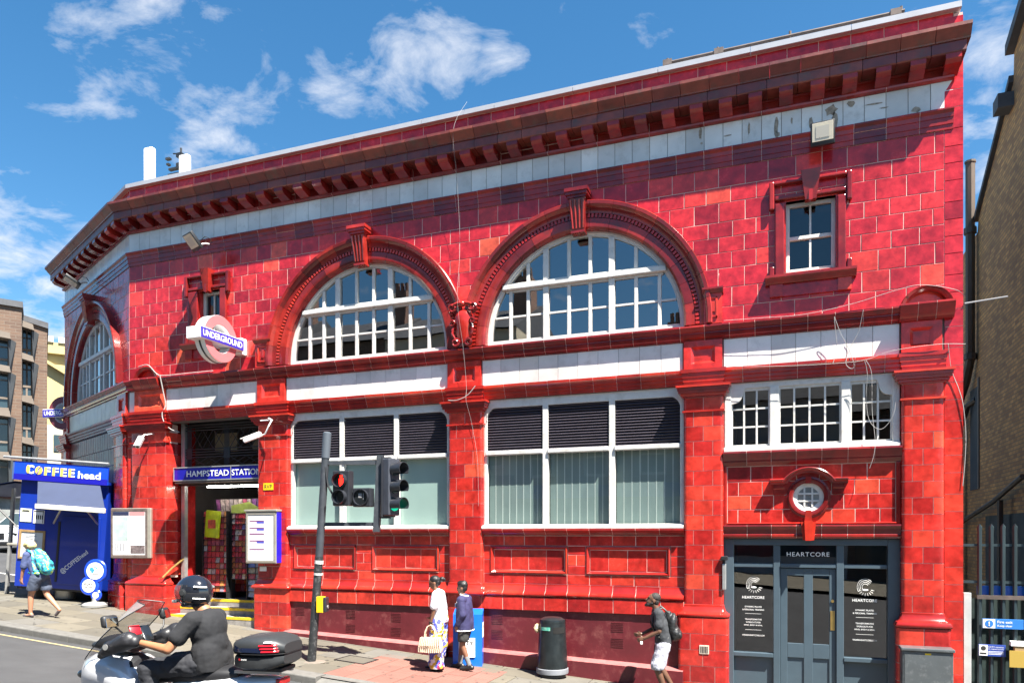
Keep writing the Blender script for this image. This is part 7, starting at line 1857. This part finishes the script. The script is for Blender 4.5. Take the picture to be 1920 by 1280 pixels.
k = MB(); k.cbox(-0.13, -0.118, -0.13, -0.075, 1.12, 1.19, 0.004); k.build('pocket_badge', mat('badge_pale_blue', (0.3, 0.42, 0.55), rough=0.7), b1)
organic('shorts', [('e', (-0.02, 0, 0.80), (0.125, 0.165, 0.11)), ('c', (-0.02, 0.08, 0.78), 0.105, (-0.01, 0.095, 0.56), 0.098), ('c', (-0.02, -0.08, 0.78), 0.105, (0.04, -0.095, 0.56), 0.098)], mat('charcoal_shorts', (0.035, 0.035, 0.032), rough=0.8, var=0.15), b1, 0.010, 4, 0.012, 0.08, [((0, 0, 0.515), (0, 0, -1))])
organic('socks', [('c', lerp(J['knL'], J['anL'], 0.62), 0.047, J['anL'], 0.043), ('c', lerp(J['knR'], J['anR'], 0.62), 0.047, J['anR'], 0.043)], mat('grey_socks', (0.16, 0.165, 0.17), rough=0.9), b1, 0.009)
organic('shoes', shoe(J['anL'], J['toeL'])+shoe(J['anR'], J['toeR']), SHOE, b1, 0.009)
k = MB()
for l in (-1, 1): k.tube([(-hp_(0.088, l*0.01, 0.01)[0], -hp_(0.088, l*0.01, 0.01)[1], hp_(0.088, l*0.01, 0.01)[2]), (-hp_(0.088, l*0.06, 0.012)[0], -hp_(0.088, l*0.06, 0.012)[1], hp_(0.088, l*0.06, 0.012)[2]), (-hp_(0.0, l*0.083, 0.012)[0], -hp_(0.0, l*0.083, 0.012)[1], hp_(0.0, l*0.083, 0.012)[2])], 0.004, 4)
k.build('glasses', SHOE, b1)

# ---- man with black rucksack looking up
mx_, my_ = -1.92, -0.78
m1 = thing('person', 'man in charcoal T shirt and pale grey shorts by the shopfront looking up', 'person', (mx_, my_, gp(mx_)), R(14))
J = dict(neck=(0.06, 0, 1.43), hb=(0.085, 0, 1.50), chest=(0.02, 0, 1.26), pelvis=(-0.05, 0, 0.92), shL=(0.04, 0.19, 1.38), shR=(0.04, -0.19, 1.38), elL=(0.04, 0.25, 1.10), wrL=(0.27, 0.21, 0.98), elR=(0.06, -0.25, 1.10), wrR=(0.29, -0.15, 1.0),
         hipL=(-0.05, 0.09, 0.88), hipR=(-0.05, -0.09, 0.88), knL=(0.06, 0.10, 0.48), knR=(0.0, -0.10, 0.48), anL=(-0.08, 0.10, 0.09), anR=(-0.22, -0.10, 0.13), toeL=(0.10, 0.11, 0.035), toeR=(-0.08, -0.10, 0.05))
hs_, hp_ = head_shapes((0.12, 0, 1.585), -0.32)
organic('body', limbs(J, 1.05)+torso(J)+hs_+hand(J['wrL'], (0.8, -0.1, -0.2), (0.1, -0.3, 1), 1.0, 1.1)+hand(J['wrR'], (0.9, 0.2, -0.1), (0.1, 0.3, 1), 1.0, 1.1), SK_DARK, m1, 0.009)
eyes(hp_, m1)
organic('hair', [('e', hp_(-0.025, 0, 0.055), (0.095, 0.083, 0.08)), ('e', hp_(-0.06, 0, 0.0), (0.05, 0.07, 0.08))], mat('cornrow_hair', (0.025, 0.022, 0.02), rough=0.7, var=0.8, scale=30, bump=0.6, bscale=50), m1, 0.008)
organic('beard', [('c', hp_(0.055, -0.03, -0.095), 0.034, hp_(0.055, 0.03, -0.095), 0.034), ('c', hp_(0.0, 0.065, -0.05), 0.018, hp_(0.045, 0.04, -0.095), 0.028), ('c', hp_(0.0, -0.065, -0.05), 0.018, hp_(0.045, -0.04, -0.095), 0.028), ('e', hp_(0.075, 0, -0.11), (0.03, 0.03, 0.03))], HAIR, m1, 0.008)
M_CHAR = mat('charcoal_cotton', (0.034, 0.037, 0.043), rough=0.85, var=0.15, scale=8, bump=0.2, bscale=10)
organic('t_shirt', torso(J, 0.022)+[('c', J['shL'], 0.082, lerp(J['shL'], J['elL'], 0.68), 0.078), ('c', J['shR'], 0.082, lerp(J['shR'], J['elR'], 0.68), 0.078), ('c', (0.0, 0.07, 1.2), 0.12, (-0.055, 0.07, 0.90), 0.12), ('c', (0.0, -0.07, 1.2), 0.12, (-0.055, -0.07, 0.90), 0.12)], M_CHAR, m1, 0.010, 5, 0.022, 0.09, [((0, 0, 0.845), (0, 0, -1))])
organic('shorts', [('e', (-0.05, 0, 0.88), (0.135, 0.18, 0.12)), ('c', (-0.05, 0.09, 0.85), 0.118, (0.05, 0.105, 0.52), 0.118), ('c', (-0.05, -0.09, 0.85), 0.118, (0.0, -0.105, 0.52), 0.118)], mat('pale_grey_jersey', (0.44, 0.44, 0.50), rough=0.85, var=0.08), m1, 0.010, 4, 0.025, 0.09, [((0, 0, 0.46), (0, 0, -1))])
k = MB(); k.tube([(-0.09, -0.06, 0.86), (-0.10, -0.07, 0.76), (-0.085, -0.06, 0.70)], 0.009, 5); k.build('drawstring', SHOE, m1)
organic('trainers', shoe(J['anL'], J['toeL'])+shoe(J['anR'], J['toeR']), SHOE, m1, 0.009)
k = MB(); k.cbox(-0.34, -0.30, -0.235, -0.16, 0.88, 0.93, 0.008); k.build('phone', M_PLW, m1)
rs = thing('rucksack', 'slouching black rucksack on the back of the man by the shopfront', 'rucksack', (mx_, my_, gp(mx_)), R(14))
M_RUCK = mat('black_nylon', (0.018, 0.019, 0.02), rough=0.45, var=0.3, scale=10, bump=0.3, bscale=14)
organic('pack', [('e', (-0.19, 0, 1.18), (0.085, 0.135, 0.20), (0, 0.15, 0)), ('e', (-0.24, 0, 1.04), (0.10, 0.14, 0.13)), ('c', (-0.13, 0, 1.36), 0.06, (-0.2, 0, 1.1), 0.11), ('e', (-0.31, 0.02, 1.02), (0.05, 0.10, 0.08))], M_RUCK, rs, 0.010, 3, 0.02, 0.07)
for l in (-0.12, 0.12):
    k = MB(); k.tube([(0.13, -l, 1.38), (0.03, -l*1.05, 1.475), (-0.10, -l*1.1, 1.40), (-0.145, -l*1.1, 1.2), (-0.06, -l*1.3, 1.0), (0.12, -l*1.2, 0.98)], 0.018, 6); k.build('strap', M_RUCK, rs, 60)

# ---- woman with turquoise rucksack by the kiosk
lx_, ly_ = -14.75, -2.02
l1 = thing('person', 'walker in pale yellow cap and blue shorts striding left past the kiosk', 'person', (lx_, ly_, gp(lx_)), R(6))
J = dict(neck=(0.10, 0, 1.35), hb=(0.15, 0, 1.40), chest=(0.03, 0, 1.19), pelvis=(-0.09, 0, 0.88), shL=(0.07, 0.17, 1.30), shR=(0.07, -0.17, 1.30), elL=(0.10, 0.22, 1.04), wrL=(0.17, 0.20, 0.82), elR=(0.05, -0.22, 1.04), wrR=(0.18, -0.2, 0.85),
         hipL=(-0.09, 0.09, 0.84), hipR=(-0.09, -0.09, 0.84), knL=(0.04, 0.10, 0.46), knR=(-0.16, -0.10, 0.46), anL=(0.05, 0.10, 0.085), anR=(-0.46, -0.10, 0.18), toeL=(0.21, 0.10, 0.03), toeR=(-0.40, -0.10, 0.04))
hs_, hp_ = head_shapes((0.175, 0, 1.475), 0.45)
organic('body', limbs(J)+torso(J)+hs_+hand(J['wrL'], (0.1, 0, -1), (1, 0, 0.1), 1.0, 0.9)+hand(J['wrR'], (0.2, 0, -1), (1, 0, 0.1)), SK_PALE, l1, 0.009)
eyes(hp_, l1)
M_CAP = mat('pale_yellow_cap', (0.70, 0.55, 0.24), rough=0.8, var=0.12, scale=12)
organic('cap', [('e', hp_(-0.015, 0, 0.055), (0.115, 0.10, 0.085)), ('e', hp_(-0.05, 0, 0.0), (0.085, 0.095, 0.085)), ('e', hp_(0.03, 0, 0.05), (0.10, 0.095, 0.07))], M_CAP, l1, 0.009, 4, 0.012, 0.05)
M_BTEE = mat('slate_blue_cotton', (0.055, 0.075, 0.17), rough=0.85, var=0.12, scale=8)
organic('t_shirt', torso(J, 0.022)+[('c', J['shL'], 0.075, lerp(J['shL'], J['elL'], 0.95), 0.062), ('c', J['shR'], 0.075, lerp(J['shR'], J['elR'], 0.95), 0.062), ('c', (0.0, 0.06, 1.1), 0.12, (-0.09, 0.06, 0.85), 0.12), ('c', (0.0, -0.06, 1.1), 0.12, (-0.09, -0.06, 0.85), 0.12)], M_BTEE, l1, 0.010, 5, 0.018, 0.09, [((0, 0, 0.80), (0, 0, -1))])
organic('shorts', [('e', (-0.09, 0, 0.84), (0.135, 0.18, 0.12)), ('c', (-0.09, 0.09, 0.82), 0.115, (0.0, 0.10, 0.60), 0.112), ('c', (-0.09, -0.09, 0.82), 0.115, (-0.14, -0.10, 0.60), 0.112)], mat('blue_grey_shorts', (0.06, 0.075, 0.115), rough=0.85, var=0.15), l1, 0.010, 4, 0.02, 0.09, [((0, 0, 0.555), (0, 0, -1))])
organic('sandals', [('c', (J['anL'][0]-0.05, 0.1, 0.035), 0.034, J['toeL'], 0.03), ('c', (J['anR'][0]-0.02, -0.1, 0.13), 0.036, J['toeR'], 0.032)], mat('grey_sandal', (0.10, 0.08, 0.085), rough=0.7), l1, 0.009)
rk = thing('rucksack', 'turquoise and lime patterned rucksack on the walker by the kiosk', 'rucksack', (lx_, ly_, gp(lx_)), R(6))
M_TURQ = mat('turquoise_lime_nylon', (0.03, 0.4, 0.5), rough=0.5, bump=0.2, bscale=14)
Nn, Ll = M_TURQ.node_tree.nodes, M_TURQ.node_tree.links
rq = Nn.new('ShaderNodeValToRGB'); rq.color_ramp.interpolation = 'CONSTANT'
for i, (p, c) in enumerate(((0.0, (0.02, 0.10, 0.15)), (0.40, (0.03, 0.36, 0.46)), (0.56, (0.38, 0.58, 0.04)), (0.63, (0.08, 0.42, 0.55)), (0.72, (0.05, 0.18, 0.3)))):
    if i > 1: rq.color_ramp.elements.new(p)
    rq.color_ramp.elements[i].position = p; rq.color_ramp.elements[i].color = (*c, 1)
nq = Nn.new('ShaderNodeTexNoise'); nq.inputs['Scale'].default_value = 9; nq.inputs['Detail'].default_value = 1; cq = Nn.new('ShaderNodeTexCoord')
Ll.new(cq.outputs['Object'], nq.inputs['Vector']); Ll.new(nq.outputs['Fac'], rq.inputs[0]); Ll.new(rq.outputs[0], Nn['Principled BSDF'].inputs['Base Color'])
organic('pack', [('e', (-0.17, 0, 1.16), (0.12, 0.15, 0.22), (0, -0.35, 0)), ('e', (-0.27, 0, 1.02), (0.12, 0.15, 0.14)), ('c', (-0.05, 0, 1.36), 0.08, (-0.2, 0, 1.1), 0.12), ('e', (-0.33, 0.0, 1.08), (0.06, 0.10, 0.12))], M_TURQ, rk, 0.010, 3, 0.02, 0.07)
for l in (-0.13, 0.13):
    k = MB(); k.tube([(-0.16, -l, 1.30), (-0.08, -l*1.05, 1.40), (0.05, -l*1.1, 1.34), (0.07, -l*1.1, 1.15), (0.12, -l*1.2, 0.98), (0.2, -l*1.1, 0.95)], 0.03, 6); k.build('strap', M_TURQ, rk, 60)
organic('hip_belt', [('c', (0.04, 0.14, 0.93), 0.03, (-0.2, 0.15, 0.92), 0.035), ('c', (0.04, -0.14, 0.93), 0.03, (-0.2, -0.15, 0.92), 0.035)], M_TURQ, rk, 0.010)

# ================================================================ motor scooter and its rider
sx_, sy_ = -5.25, -7.68
sz_ = road_z(sx_, sy_)
SL = math.atan(0.0734)
sct = thing('motor_scooter', 'silver white maxi scooter with tall clear screen and black top box in the road', 'scooter', (sx_, sy_, sz_))
sct.rotation_euler = (0, 0, R(9))
def loftx(parent, nm, secs, m, smooth=40, p=2.6, n=18):
    """rounded sections (x, cy, cz, ry, rz) joined along x"""
    k = MB(); v = []; f = []
    for x, cy, cz, ry, rz in secs:
        for i in range(n):
            a = 2*math.pi*i/n; c_, s_ = math.cos(a), math.sin(a)
            v.append((x, cy+ry*abs(c_)**(2/p)*(1 if c_ >= 0 else -1), cz+rz*abs(s_)**(2/p)*(1 if s_ >= 0 else -1)))
    for j in range(len(secs)-1):
        for i in range(n): f.append((j*n+i, j*n+(i+1) % n, (j+1)*n+(i+1) % n, (j+1)*n+i))
    f += [tuple(range(n-1, -1, -1)), tuple(range((len(secs)-1)*n, len(secs)*n))]
    k.add(v, f); return k.build(nm, m, parent, smooth)
M_SIL = mat('pearl_white_paint', (0.60, 0.61, 0.64), rough=0.22, metal=0.15, coat=0.8, var=0.03)
M_PLB = mat('matt_black_plastic', (0.018, 0.018, 0.02), rough=0.5, var=0.2, scale=9)
for x, nm in ((-0.90, 'front_wheel'), (0.52, 'rear_wheel')):
    wp = empty(nm, sct, (x, 0, 0.29))
    k = MB(); n = 36; pr_ = [(0.19, -0.05), (0.24, -0.07), (0.275, -0.055), (0.29, 0), (0.275, 0.055), (0.24, 0.07), (0.19, 0.05)]
    k.arc(pr_, 0, 0, 0, 2*math.pi, n, closed=True); k.build('tyre', M_PLB, wp, 40)
    k = MB(); k.arc([(0.16, -0.045), (0.192, -0.048), (0.192, 0.048), (0.16, 0.045)], 0, 0, 0, 2*math.pi, n, closed=True)
    for i in range(5):
        a = 2*math.pi*i/5; k.cyl((0.03*math.cos(a), 0, 0.03*math.sin(a)), (0.165*math.cos(a), 0, 0.165*math.sin(a)), 0.022, 0.016, 8)
    k.cyl((0, -0.06, 0), (0, 0.06, 0), 0.045, n=14); k.build('rim', M_GREYST, wp, 40)
k = MB()
for y in (-0.09, 0.09): k.cyl((-0.90, y, 0.29), (-0.72, y, 0.85), 0.028, n=10)
k.build('fork', M_GREYST, sct, 40)
k = MB(); k.arc([(0.31, -0.085), (0.325, -0.075), (0.335, 0), (0.325, 0.075), (0.31, 0.085), (0.305, 0)], -0.90, 0.29, R(20), R(160), 14); k.build('front_mudguard', M_SIL, sct, 50)
loftx(sct, 'front_fairing', [(-1.04, 0, 0.70, 0.04, 0.05), (-0.99, 0, 0.72, 0.11, 0.11), (-0.90, 0, 0.77, 0.20, 0.17), (-0.78, 0, 0.80, 0.26, 0.19), (-0.62, 0, 0.79, 0.29, 0.20), (-0.46, 0, 0.74, 0.30, 0.20), (-0.34, 0, 0.66, 0.28, 0.17), (-0.28, 0, 0.60, 0.24, 0.13)], M_SIL)
loftx(sct, 'leg_shield', [(-0.66, 0, 0.62, 0.24, 0.30), (-0.50, 0, 0.62, 0.27, 0.34), (-0.40, 0, 0.58, 0.27, 0.34), (-0.34, 0, 0.52, 0.24, 0.28)], M_PLB)
loftx(sct, 'dashboard', [(-0.86, 0, 1.04, 0.12, 0.03), (-0.72, 0, 1.06, 0.19, 0.07), (-0.55, 0, 1.05, 0.19, 0.08), (-0.46, 0, 1.03, 0.15, 0.05)], M_PLB)
for y in (-0.14, 0.14):
    k = MB(); k.ball((-0.94, y*0.8, 0.77), (0.07, 0.06, 0.045), 14, 8); k.build('headlight', M_LENS, sct, 60)
loftx(sct, 'floor_tunnel', [(-0.5, 0, 0.36, 0.23, 0.10), (-0.2, 0, 0.38, 0.20, 0.13), (0.1, 0, 0.44, 0.20, 0.18), (0.35, 0, 0.5, 0.18, 0.2)], M_PLB)
loftx(sct, 'rear_body', [(-0.12, 0, 0.52, 0.14, 0.16), (0.05, 0, 0.60, 0.19, 0.17), (0.35, 0, 0.65, 0.22, 0.15), (0.65, 0, 0.69, 0.20, 0.115), (0.92, 0, 0.735, 0.13, 0.07), (1.02, 0, 0.755, 0.07, 0.04)], M_SIL)
loftx(sct, 'seat', [(-0.18, 0, 0.74, 0.10, 0.05), (-0.05, 0, 0.78, 0.15, 0.065), (0.2, 0, 0.785, 0.175, 0.07), (0.38, 0, 0.80, 0.175, 0.085), (0.54, 0, 0.81, 0.15, 0.065), (0.64, 0, 0.81, 0.11, 0.045)], mat('scooter_seat', (0.014, 0.014, 0.016), rough=0.55, var=0.2))
MB().cbox(1.0, 1.05, -0.09, 0.09, 0.73, 0.79, 0.01).build('tail_light', mat('red_lens', (0.35, 0.004, 0.008), rough=0.2, coat=0.6), sct)
MB().box(1.08, 1.085, -0.12, 0.12, 0.52, 0.66).build('number_plate', mat('plate_rear', (0.65, 0.5, 0.05), rough=0.5), sct)
k = MB(); k.cyl((1.0, 0, 0.75), (1.08, 0, 0.55), 0.02, n=6); k.build('plate_hanger', M_PLB, sct)
k = MB(); k.cyl((0.35, 0.2, 0.33), (0.95, 0.22, 0.42), 0.05, 0.06, 14); k.build('exhaust', M_GREYST, sct, 40)
k = MB(); k.box(0.62, 1.06, -0.13, -0.09, 0.835, 0.86); k.box(0.62, 1.06, 0.09, 0.13, 0.835, 0.86); k.box(0.70, 1.0, -0.12, 0.12, 0.84, 0.865); k.build('rear_rack', M_GREYST, sct)
# windscreen: thin curved sheet
def screen_pts(t, u):                       # t 0..1 from bottom to top, u -1..1 across
    w = 0.24+0.05*math.sin(math.pi*min(1, t*1.1))-0.10*max(0, t-0.75)/0.25
    x = -0.93+0.42*t+0.06*t*t+0.17*u*u*(0.6+0.4*t); z = 0.93+0.53*t-0.03*u*u*t
    return (x, u*w, z)
k = MB(); nt, nu = 10, 12
v = [screen_pts(j/nt, -1+2*i/nu) for j in range(nt+1) for i in range(nu+1)]
k.add(v, [(j*(nu+1)+i, j*(nu+1)+i+1, (j+1)*(nu+1)+i+1, (j+1)*(nu+1)+i) for j in range(nt) for i in range(nu)])
k.build('windscreen', thin_glass('tinted_screen', (0.82, 0.81, 0.79), refl=0.6, body=(0.5, 0.48, 0.46), body_amt=0.30), sct, 60)
k = MB(); k.tube([screen_pts(j/nt, -1) for j in range(nt+1)]+[screen_pts(1, -1+2*i/nu) for i in range(nu+1)]+[screen_pts(1-j/nt, 1) for j in range(nt+1)], 0.005, 5); k.build('screen_edge', M_PLB, sct, 60)
k = MB(); k.tube([(-0.40, -0.36, 1.10), (-0.45, -0.2, 1.10), (-0.52, 0, 1.08), (-0.45, 0.2, 1.10), (-0.40, 0.36, 1.10)], 0.016, 8); k.build('handlebar', M_PLB, sct, 60)
for s in (-1, 1):
    g = organic('hand_muff', [('c', (0.52, -s*0.33, 1.03), 0.055, (0.30, -s*0.33, 1.13), 0.085), ('c', (0.60, -s*0.31, 0.98), 0.03, (0.48, -s*0.33, 1.06), 0.07), ('c', (0.56, -s*0.27, 1.05), 0.04, (0.36, -s*0.27, 1.10), 0.07), ('c', (0.30, -s*0.33, 1.13), 0.083, (0.24, -s*0.33, 1.12), 0.062)], mat('muff_neoprene', (0.017, 0.017, 0.02), rough=0.45, var=0.2), sct, 0.010, 4, 0.012, 0.09)
    k = MB(); k.lathe([(0.008, 0.0), (0.026, 0.0), (0.026, 0.006), (0.008, 0.006)], (0, 0, 0), 16); k.build('muff_stud', M_GREYST, sct, None, (-0.47, s*0.405, 1.075), (R(90), 0, 0))
    k = MB(); k.tube([(-0.42, s*0.24, 1.12), (-0.40, s*0.28, 1.19), (-0.44, s*0.34, 1.26)], 0.009, 6); k.build('mirror_stem', M_PLB, sct, 60)
    k = MB(); k.cbox(-0.03, 0.03, -0.075, 0.075, -0.055, 0.055, 0.025); k.build('mirror', M_PLB, sct, 50, (-0.46, s*0.37, 1.30), (0, R(-12), R(s*14)))
    k = MB(); k.cbox(-0.004, 0.004, -0.06, 0.06, -0.042, 0.042, 0.003); k.build('mirror_glass', mat('mirror_glass', (0.7, 0.7, 0.7), rough=0.03, metal=1.0), sct, None, (-0.428, s*0.375, 1.295), (0, R(-12), R(s*14)))
k = MB(); k.cbox(-0.012, 0.012, -0.05, 0.05, -0.045, 0.05, 0.008); k.build('red_phone', mat('phone_red', (0.55, 0.01, 0.02), rough=0.35), sct, 40, (-0.40, -0.12, 1.19), (0, R(-28), R(-25)))
k = MB(); k.cbox(-0.012, 0.012, -0.045, 0.045, -0.085, 0.085, 0.008); k.build('black_phone', M_LENS, sct, 40, (-0.33, -0.05, 1.16), (0, R(-40), R(-25)))
# top box
tb = empty('top_box', sct, (0.88, 0, 0.875)); tb.scale = (0.92, 0.92, 0.92)
M_TBX = mat('top_box_black', (0.026, 0.028, 0.030), rough=0.45, var=0.12, scale=30)
loftx(tb, 'tray', [(-0.255, 0, 0.085, 0.16, 0.055), (-0.235, 0, 0.085, 0.21, 0.075), (-0.12, 0, 0.08, 0.265, 0.085), (0.08, 0, 0.085, 0.275, 0.085), (0.2, 0, 0.10, 0.245, 0.07), (0.265, 0, 0.115, 0.18, 0.05)], M_TBX, 40, 4.0)
loftx(tb, 'lid', [(-0.262, 0, 0.20, 0.17, 0.04), (-0.245, 0, 0.215, 0.22, 0.075), (-0.14, 0, 0.225, 0.275, 0.10), (0.08, 0, 0.235, 0.285, 0.105), (0.20, 0, 0.23, 0.25, 0.085), (0.27, 0, 0.215, 0.18, 0.05)], M_TBX, 40, 3.2)
loftx(tb, 'seam', [(-0.262, 0, 0.165, 0.17, 0.006), (-0.24, 0, 0.165, 0.224, 0.006), (-0.12, 0, 0.165, 0.282, 0.006), (0.08, 0, 0.168, 0.292, 0.006), (0.2, 0, 0.17, 0.258, 0.006), (0.272, 0, 0.17, 0.185, 0.006)], M_BLACK, 40, 3.6)
def side_panel(nm, a0, a1, za, zb, m, off=0.004):
    """patch wrapped on the lid's near side"""
    k = MB(); xs_ = [-0.262, -0.245, -0.14, 0.08, 0.20, 0.27]; ry = [0.17, 0.22, 0.275, 0.285, 0.25, 0.18]
    v = []; n = 14
    for i in range(n+1):
        x = a0+(a1-a0)*i/n
        for j in range(5): 
            if xs_[j] <= x <= xs_[j+1]: r_ = ry[j]+(ry[j+1]-ry[j])*(x-xs_[j])/(xs_[j+1]-xs_[j])
        t = 0.96
        v += [(x, -r_*1.0-off, za), (x, -r_*0.985-off, (za+zb)/2), (x, -r_*0.93-off, zb)]
    f = []
    for i in range(n): f += [(3*i, 3*i+3, 3*i+4, 3*i+1), (3*i+1, 3*i+4, 3*i+5, 3*i+2)]
    k.add(v, f); return k.build(nm, m, tb, 60)
side_panel('smoked_panel', -0.22, 0.10, 0.185, 0.265, mat('smoked_panel', (0.008, 0.012, 0.03), rough=0.08, coat=1.0), 0.004)
for i in range(3): side_panel('reflector', 0.085-i*0.012, 0.235-i*0.006, 0.190+i*0.028, 0.210+i*0.028, MATS['red_lens'], 0.008)
side_panel('badge', 0.11, 0.18, 0.278, 0.290, M_LETW, 0.006)
lettering('lettering', 'SHAD', M_LETW, tb, (-0.10, -0.268, 0.115), w=0.06, h=0.014, ext=0.004, bold=0.02)
k = MB(); k.cyl((-0.15, -0.262, 0.115), (-0.15, -0.258, 0.115), 0.012, n=8); k.build('badge_mark', MATS['red_lens'], tb)
MB().cbox(-0.2, 0.22, -0.14, 0.14, -0.02, 0.02, 0.01).build('mounting_plate', M_PLB, tb)

rd = thing('person', 'rider in black helmet and dark grey T shirt sitting on the scooter', 'person', (sx_, sy_, sz_), R(9))
J = dict(neck=(-0.24, 0, 1.37), hb=(-0.17, 0, 1.43), chest=(-0.29, 0, 1.18), pelvis=(-0.32, 0, 0.90), shL=(-0.24, 0.20, 1.30), shR=(-0.24, -0.20, 1.30), elL=(-0.10, 0.33, 1.06), wrL=(0.19, 0.31, 1.11), elR=(-0.08, -0.33, 1.06), wrR=(0.19, -0.31, 1.11),
         hipL=(-0.28, 0.10, 0.90), hipR=(-0.28, -0.10, 0.90), knL=(0.20, 0.21, 0.86), knR=(0.20, -0.21, 0.86), anL=(0.13, 0.22, 0.52), anR=(0.13, -0.22, 0.52), toeL=(0.30, 0.23, 0.49), toeR=(0.30, -0.23, 0.49))
hs_, hp_ = head_shapes((-0.13, 0, 1.53), 0.05)
tor = [('e', (-0.28, 0, 1.20), (0.125, 0.18, 0.18), (0, 0.12, 0)), ('e', (-0.30, 0, 1.06), (0.13, 0.165, 0.18)), ('e', (-0.31, 0, 0.93), (0.145, 0.178, 0.13)), ('c', J['shL'], 0.065, J['shR'], 0.065), ('c', (-0.23, 0, 1.36), 0.07, (-0.28, 0, 1.2), 0.12)]
organic('body', limbs(J, 1.1)+tor+hs_+hand(J['wrL'], (0.95, -0.05, 0.0), (0, -1, 0.3), 1.0, 1.3)+hand(J['wrR'], (0.95, 0.05, 0.0), (0, 1, 0.3), 1.0, 1.3), SK_TAN, rd, 0.010)
eyes(hp_, rd)
torS = [(s[0], s[1], tuple(r_+0.02 for r_ in s[2]), *(s[3:])) if s[0] == 'e' else ('c', s[1], s[2]+0.02, s[3], s[4]+0.02) for s in tor]
torS = torS[:-1]+[('c', (-0.26, 0, 1.33), 0.08, (-0.28, 0, 1.2), 0.13)]
M_RTEE = mat('faded_black_cotton', (0.013, 0.0135, 0.016), rough=0.9, var=0.22, scale=5, bump=0.5, bscale=9)
organic('t_shirt', torS+[('c', J['shL'], 0.082, lerp(J['shL'], J['elL'], 0.58), 0.080), ('c', J['shR'], 0.082, lerp(J['shR'], J['elR'], 0.58), 0.080), ('c', (-0.31, 0.08, 1.0), 0.14, (-0.33, 0.08, 0.88), 0.14), ('c', (-0.31, -0.08, 1.0), 0.14, (-0.33, -0.08, 0.88), 0.14)], M_RTEE, rd, 0.009, 5, 0.016, 0.12, [((0, 0, 0.845), (0, 0, -1))])
M_RJ = mat('black_jeans', (0.018, 0.019, 0.024), rough=0.8, var=0.3, scale=6, bump=0.3, bscale=9)
organic('trousers', [('e', (-0.31, 0, 0.90), (0.16, 0.19, 0.115))]+[x for s in 'LR' for x in (('c', J['hip'+s], 0.118, J['kn'+s], 0.085), ('c', J['kn'+s], 0.085, J['an'+s], 0.062))], M_RJ, rd, 0.010, 3, 0.03, 0.07)
organic('shoes', shoe(J['anL'], J['toeL'], 0.05)+shoe(J['anR'], J['toeR'], 0.05), SHOE, rd, 0.010)
hm = empty('helmet', rd, (0.135, 0, 1.545), R(6))
M_HEL = mat('helmet_black', (0.012, 0.014, 0.02), rough=0.12, coat=1.0)
k = MB(); n, m = 40, 26; v = []; f = []
def hel(a, b):        # a azimuth (0 = front, -x), b elevation
    f_, l_, u_ = math.cos(b)*math.cos(a), math.cos(b)*math.sin(a), math.sin(b)
    r_ = (0.168+0.012*max(0, f_), 0.133, 0.158)
    return (-f_*r_[0], -l_*r_[1], u_*r_[2])
for j in range(m+1):
    b = R(-52+142*j/m)
    v += [hel(2*math.pi*i/n, b) for i in range(n)]
for j in range(m):
    for i in range(n):
        a = (2*math.pi*(i+.5)/n); a = a if a < math.pi else a-2*math.pi; b = -52+142*(j+.5)/m
        if abs(a) < R(66) and -22 < b < 24: continue
        f.append((j*n+i, j*n+(i+1) % n, (j+1)*n+(i+1) % n, (j+1)*n+i))
k.add(v, f)
k.build('shell', M_HEL, hm, 60)
k = MB(); v = []; f = []
for j in range(9):
    b = R(-24+52*j/8)
    for i in range(21):
        p = hel(R(-72+144*i/20), b); v.append(tuple(c_*1.03 for c_ in p))
for j in range(8):
    for i in range(20): f.append((j*21+i, j*21+i+1, (j+1)*21+i+1, (j+1)*21+i))
k.add(v, f); k.build('visor', thin_glass('clear_visor', (0.55, 0.55, 0.56), refl=0.8, body=(0.3, 0.3, 0.32), body_amt=0.12), hm, 60)
for s in (-1, 1):
    k = MB(); k.lathe([(0.0, 0.0), (0.036, 0.0), (0.034, 0.009), (0.024, 0.011), (0.022, 0.016), (0.0, 0.016)], (0, 0, 0), 20); k.build('visor_pivot', M_TBX, hm, 40, (-0.045, s*0.124, 0.0), (R(90*(1 if s < 0 else -1)), 0, 0))
    k = MB(); k.tube([(0.06, s*0.128, 0.055), (0.11, s*0.106, 0.05), (0.15, s*0.065, 0.045)], 0.010, 5); k.tube([(0.05, s*0.13, -0.05), (0.10, s*0.108, -0.055), (0.14, s*0.065, -0.06)], 0.006, 5); k.build('stripe', M_GREYST, hm, 60)
k = MB(); k.lathe([(0.085, -0.13), (0.10, -0.135), (0.112, -0.122), (0.10, -0.11)], (0.0, 0, 0), 24, 1.15, 0.92); k.build('neck_roll', M_PLB, hm, 60)
k = MB(); k.cbox(-0.2, -0.15, -0.05, 0.05, -0.10, -0.07, 0.01); k.build('chin_vent', M_GREYST, hm, 40)
bpy.data.scenes.remove(TMP)
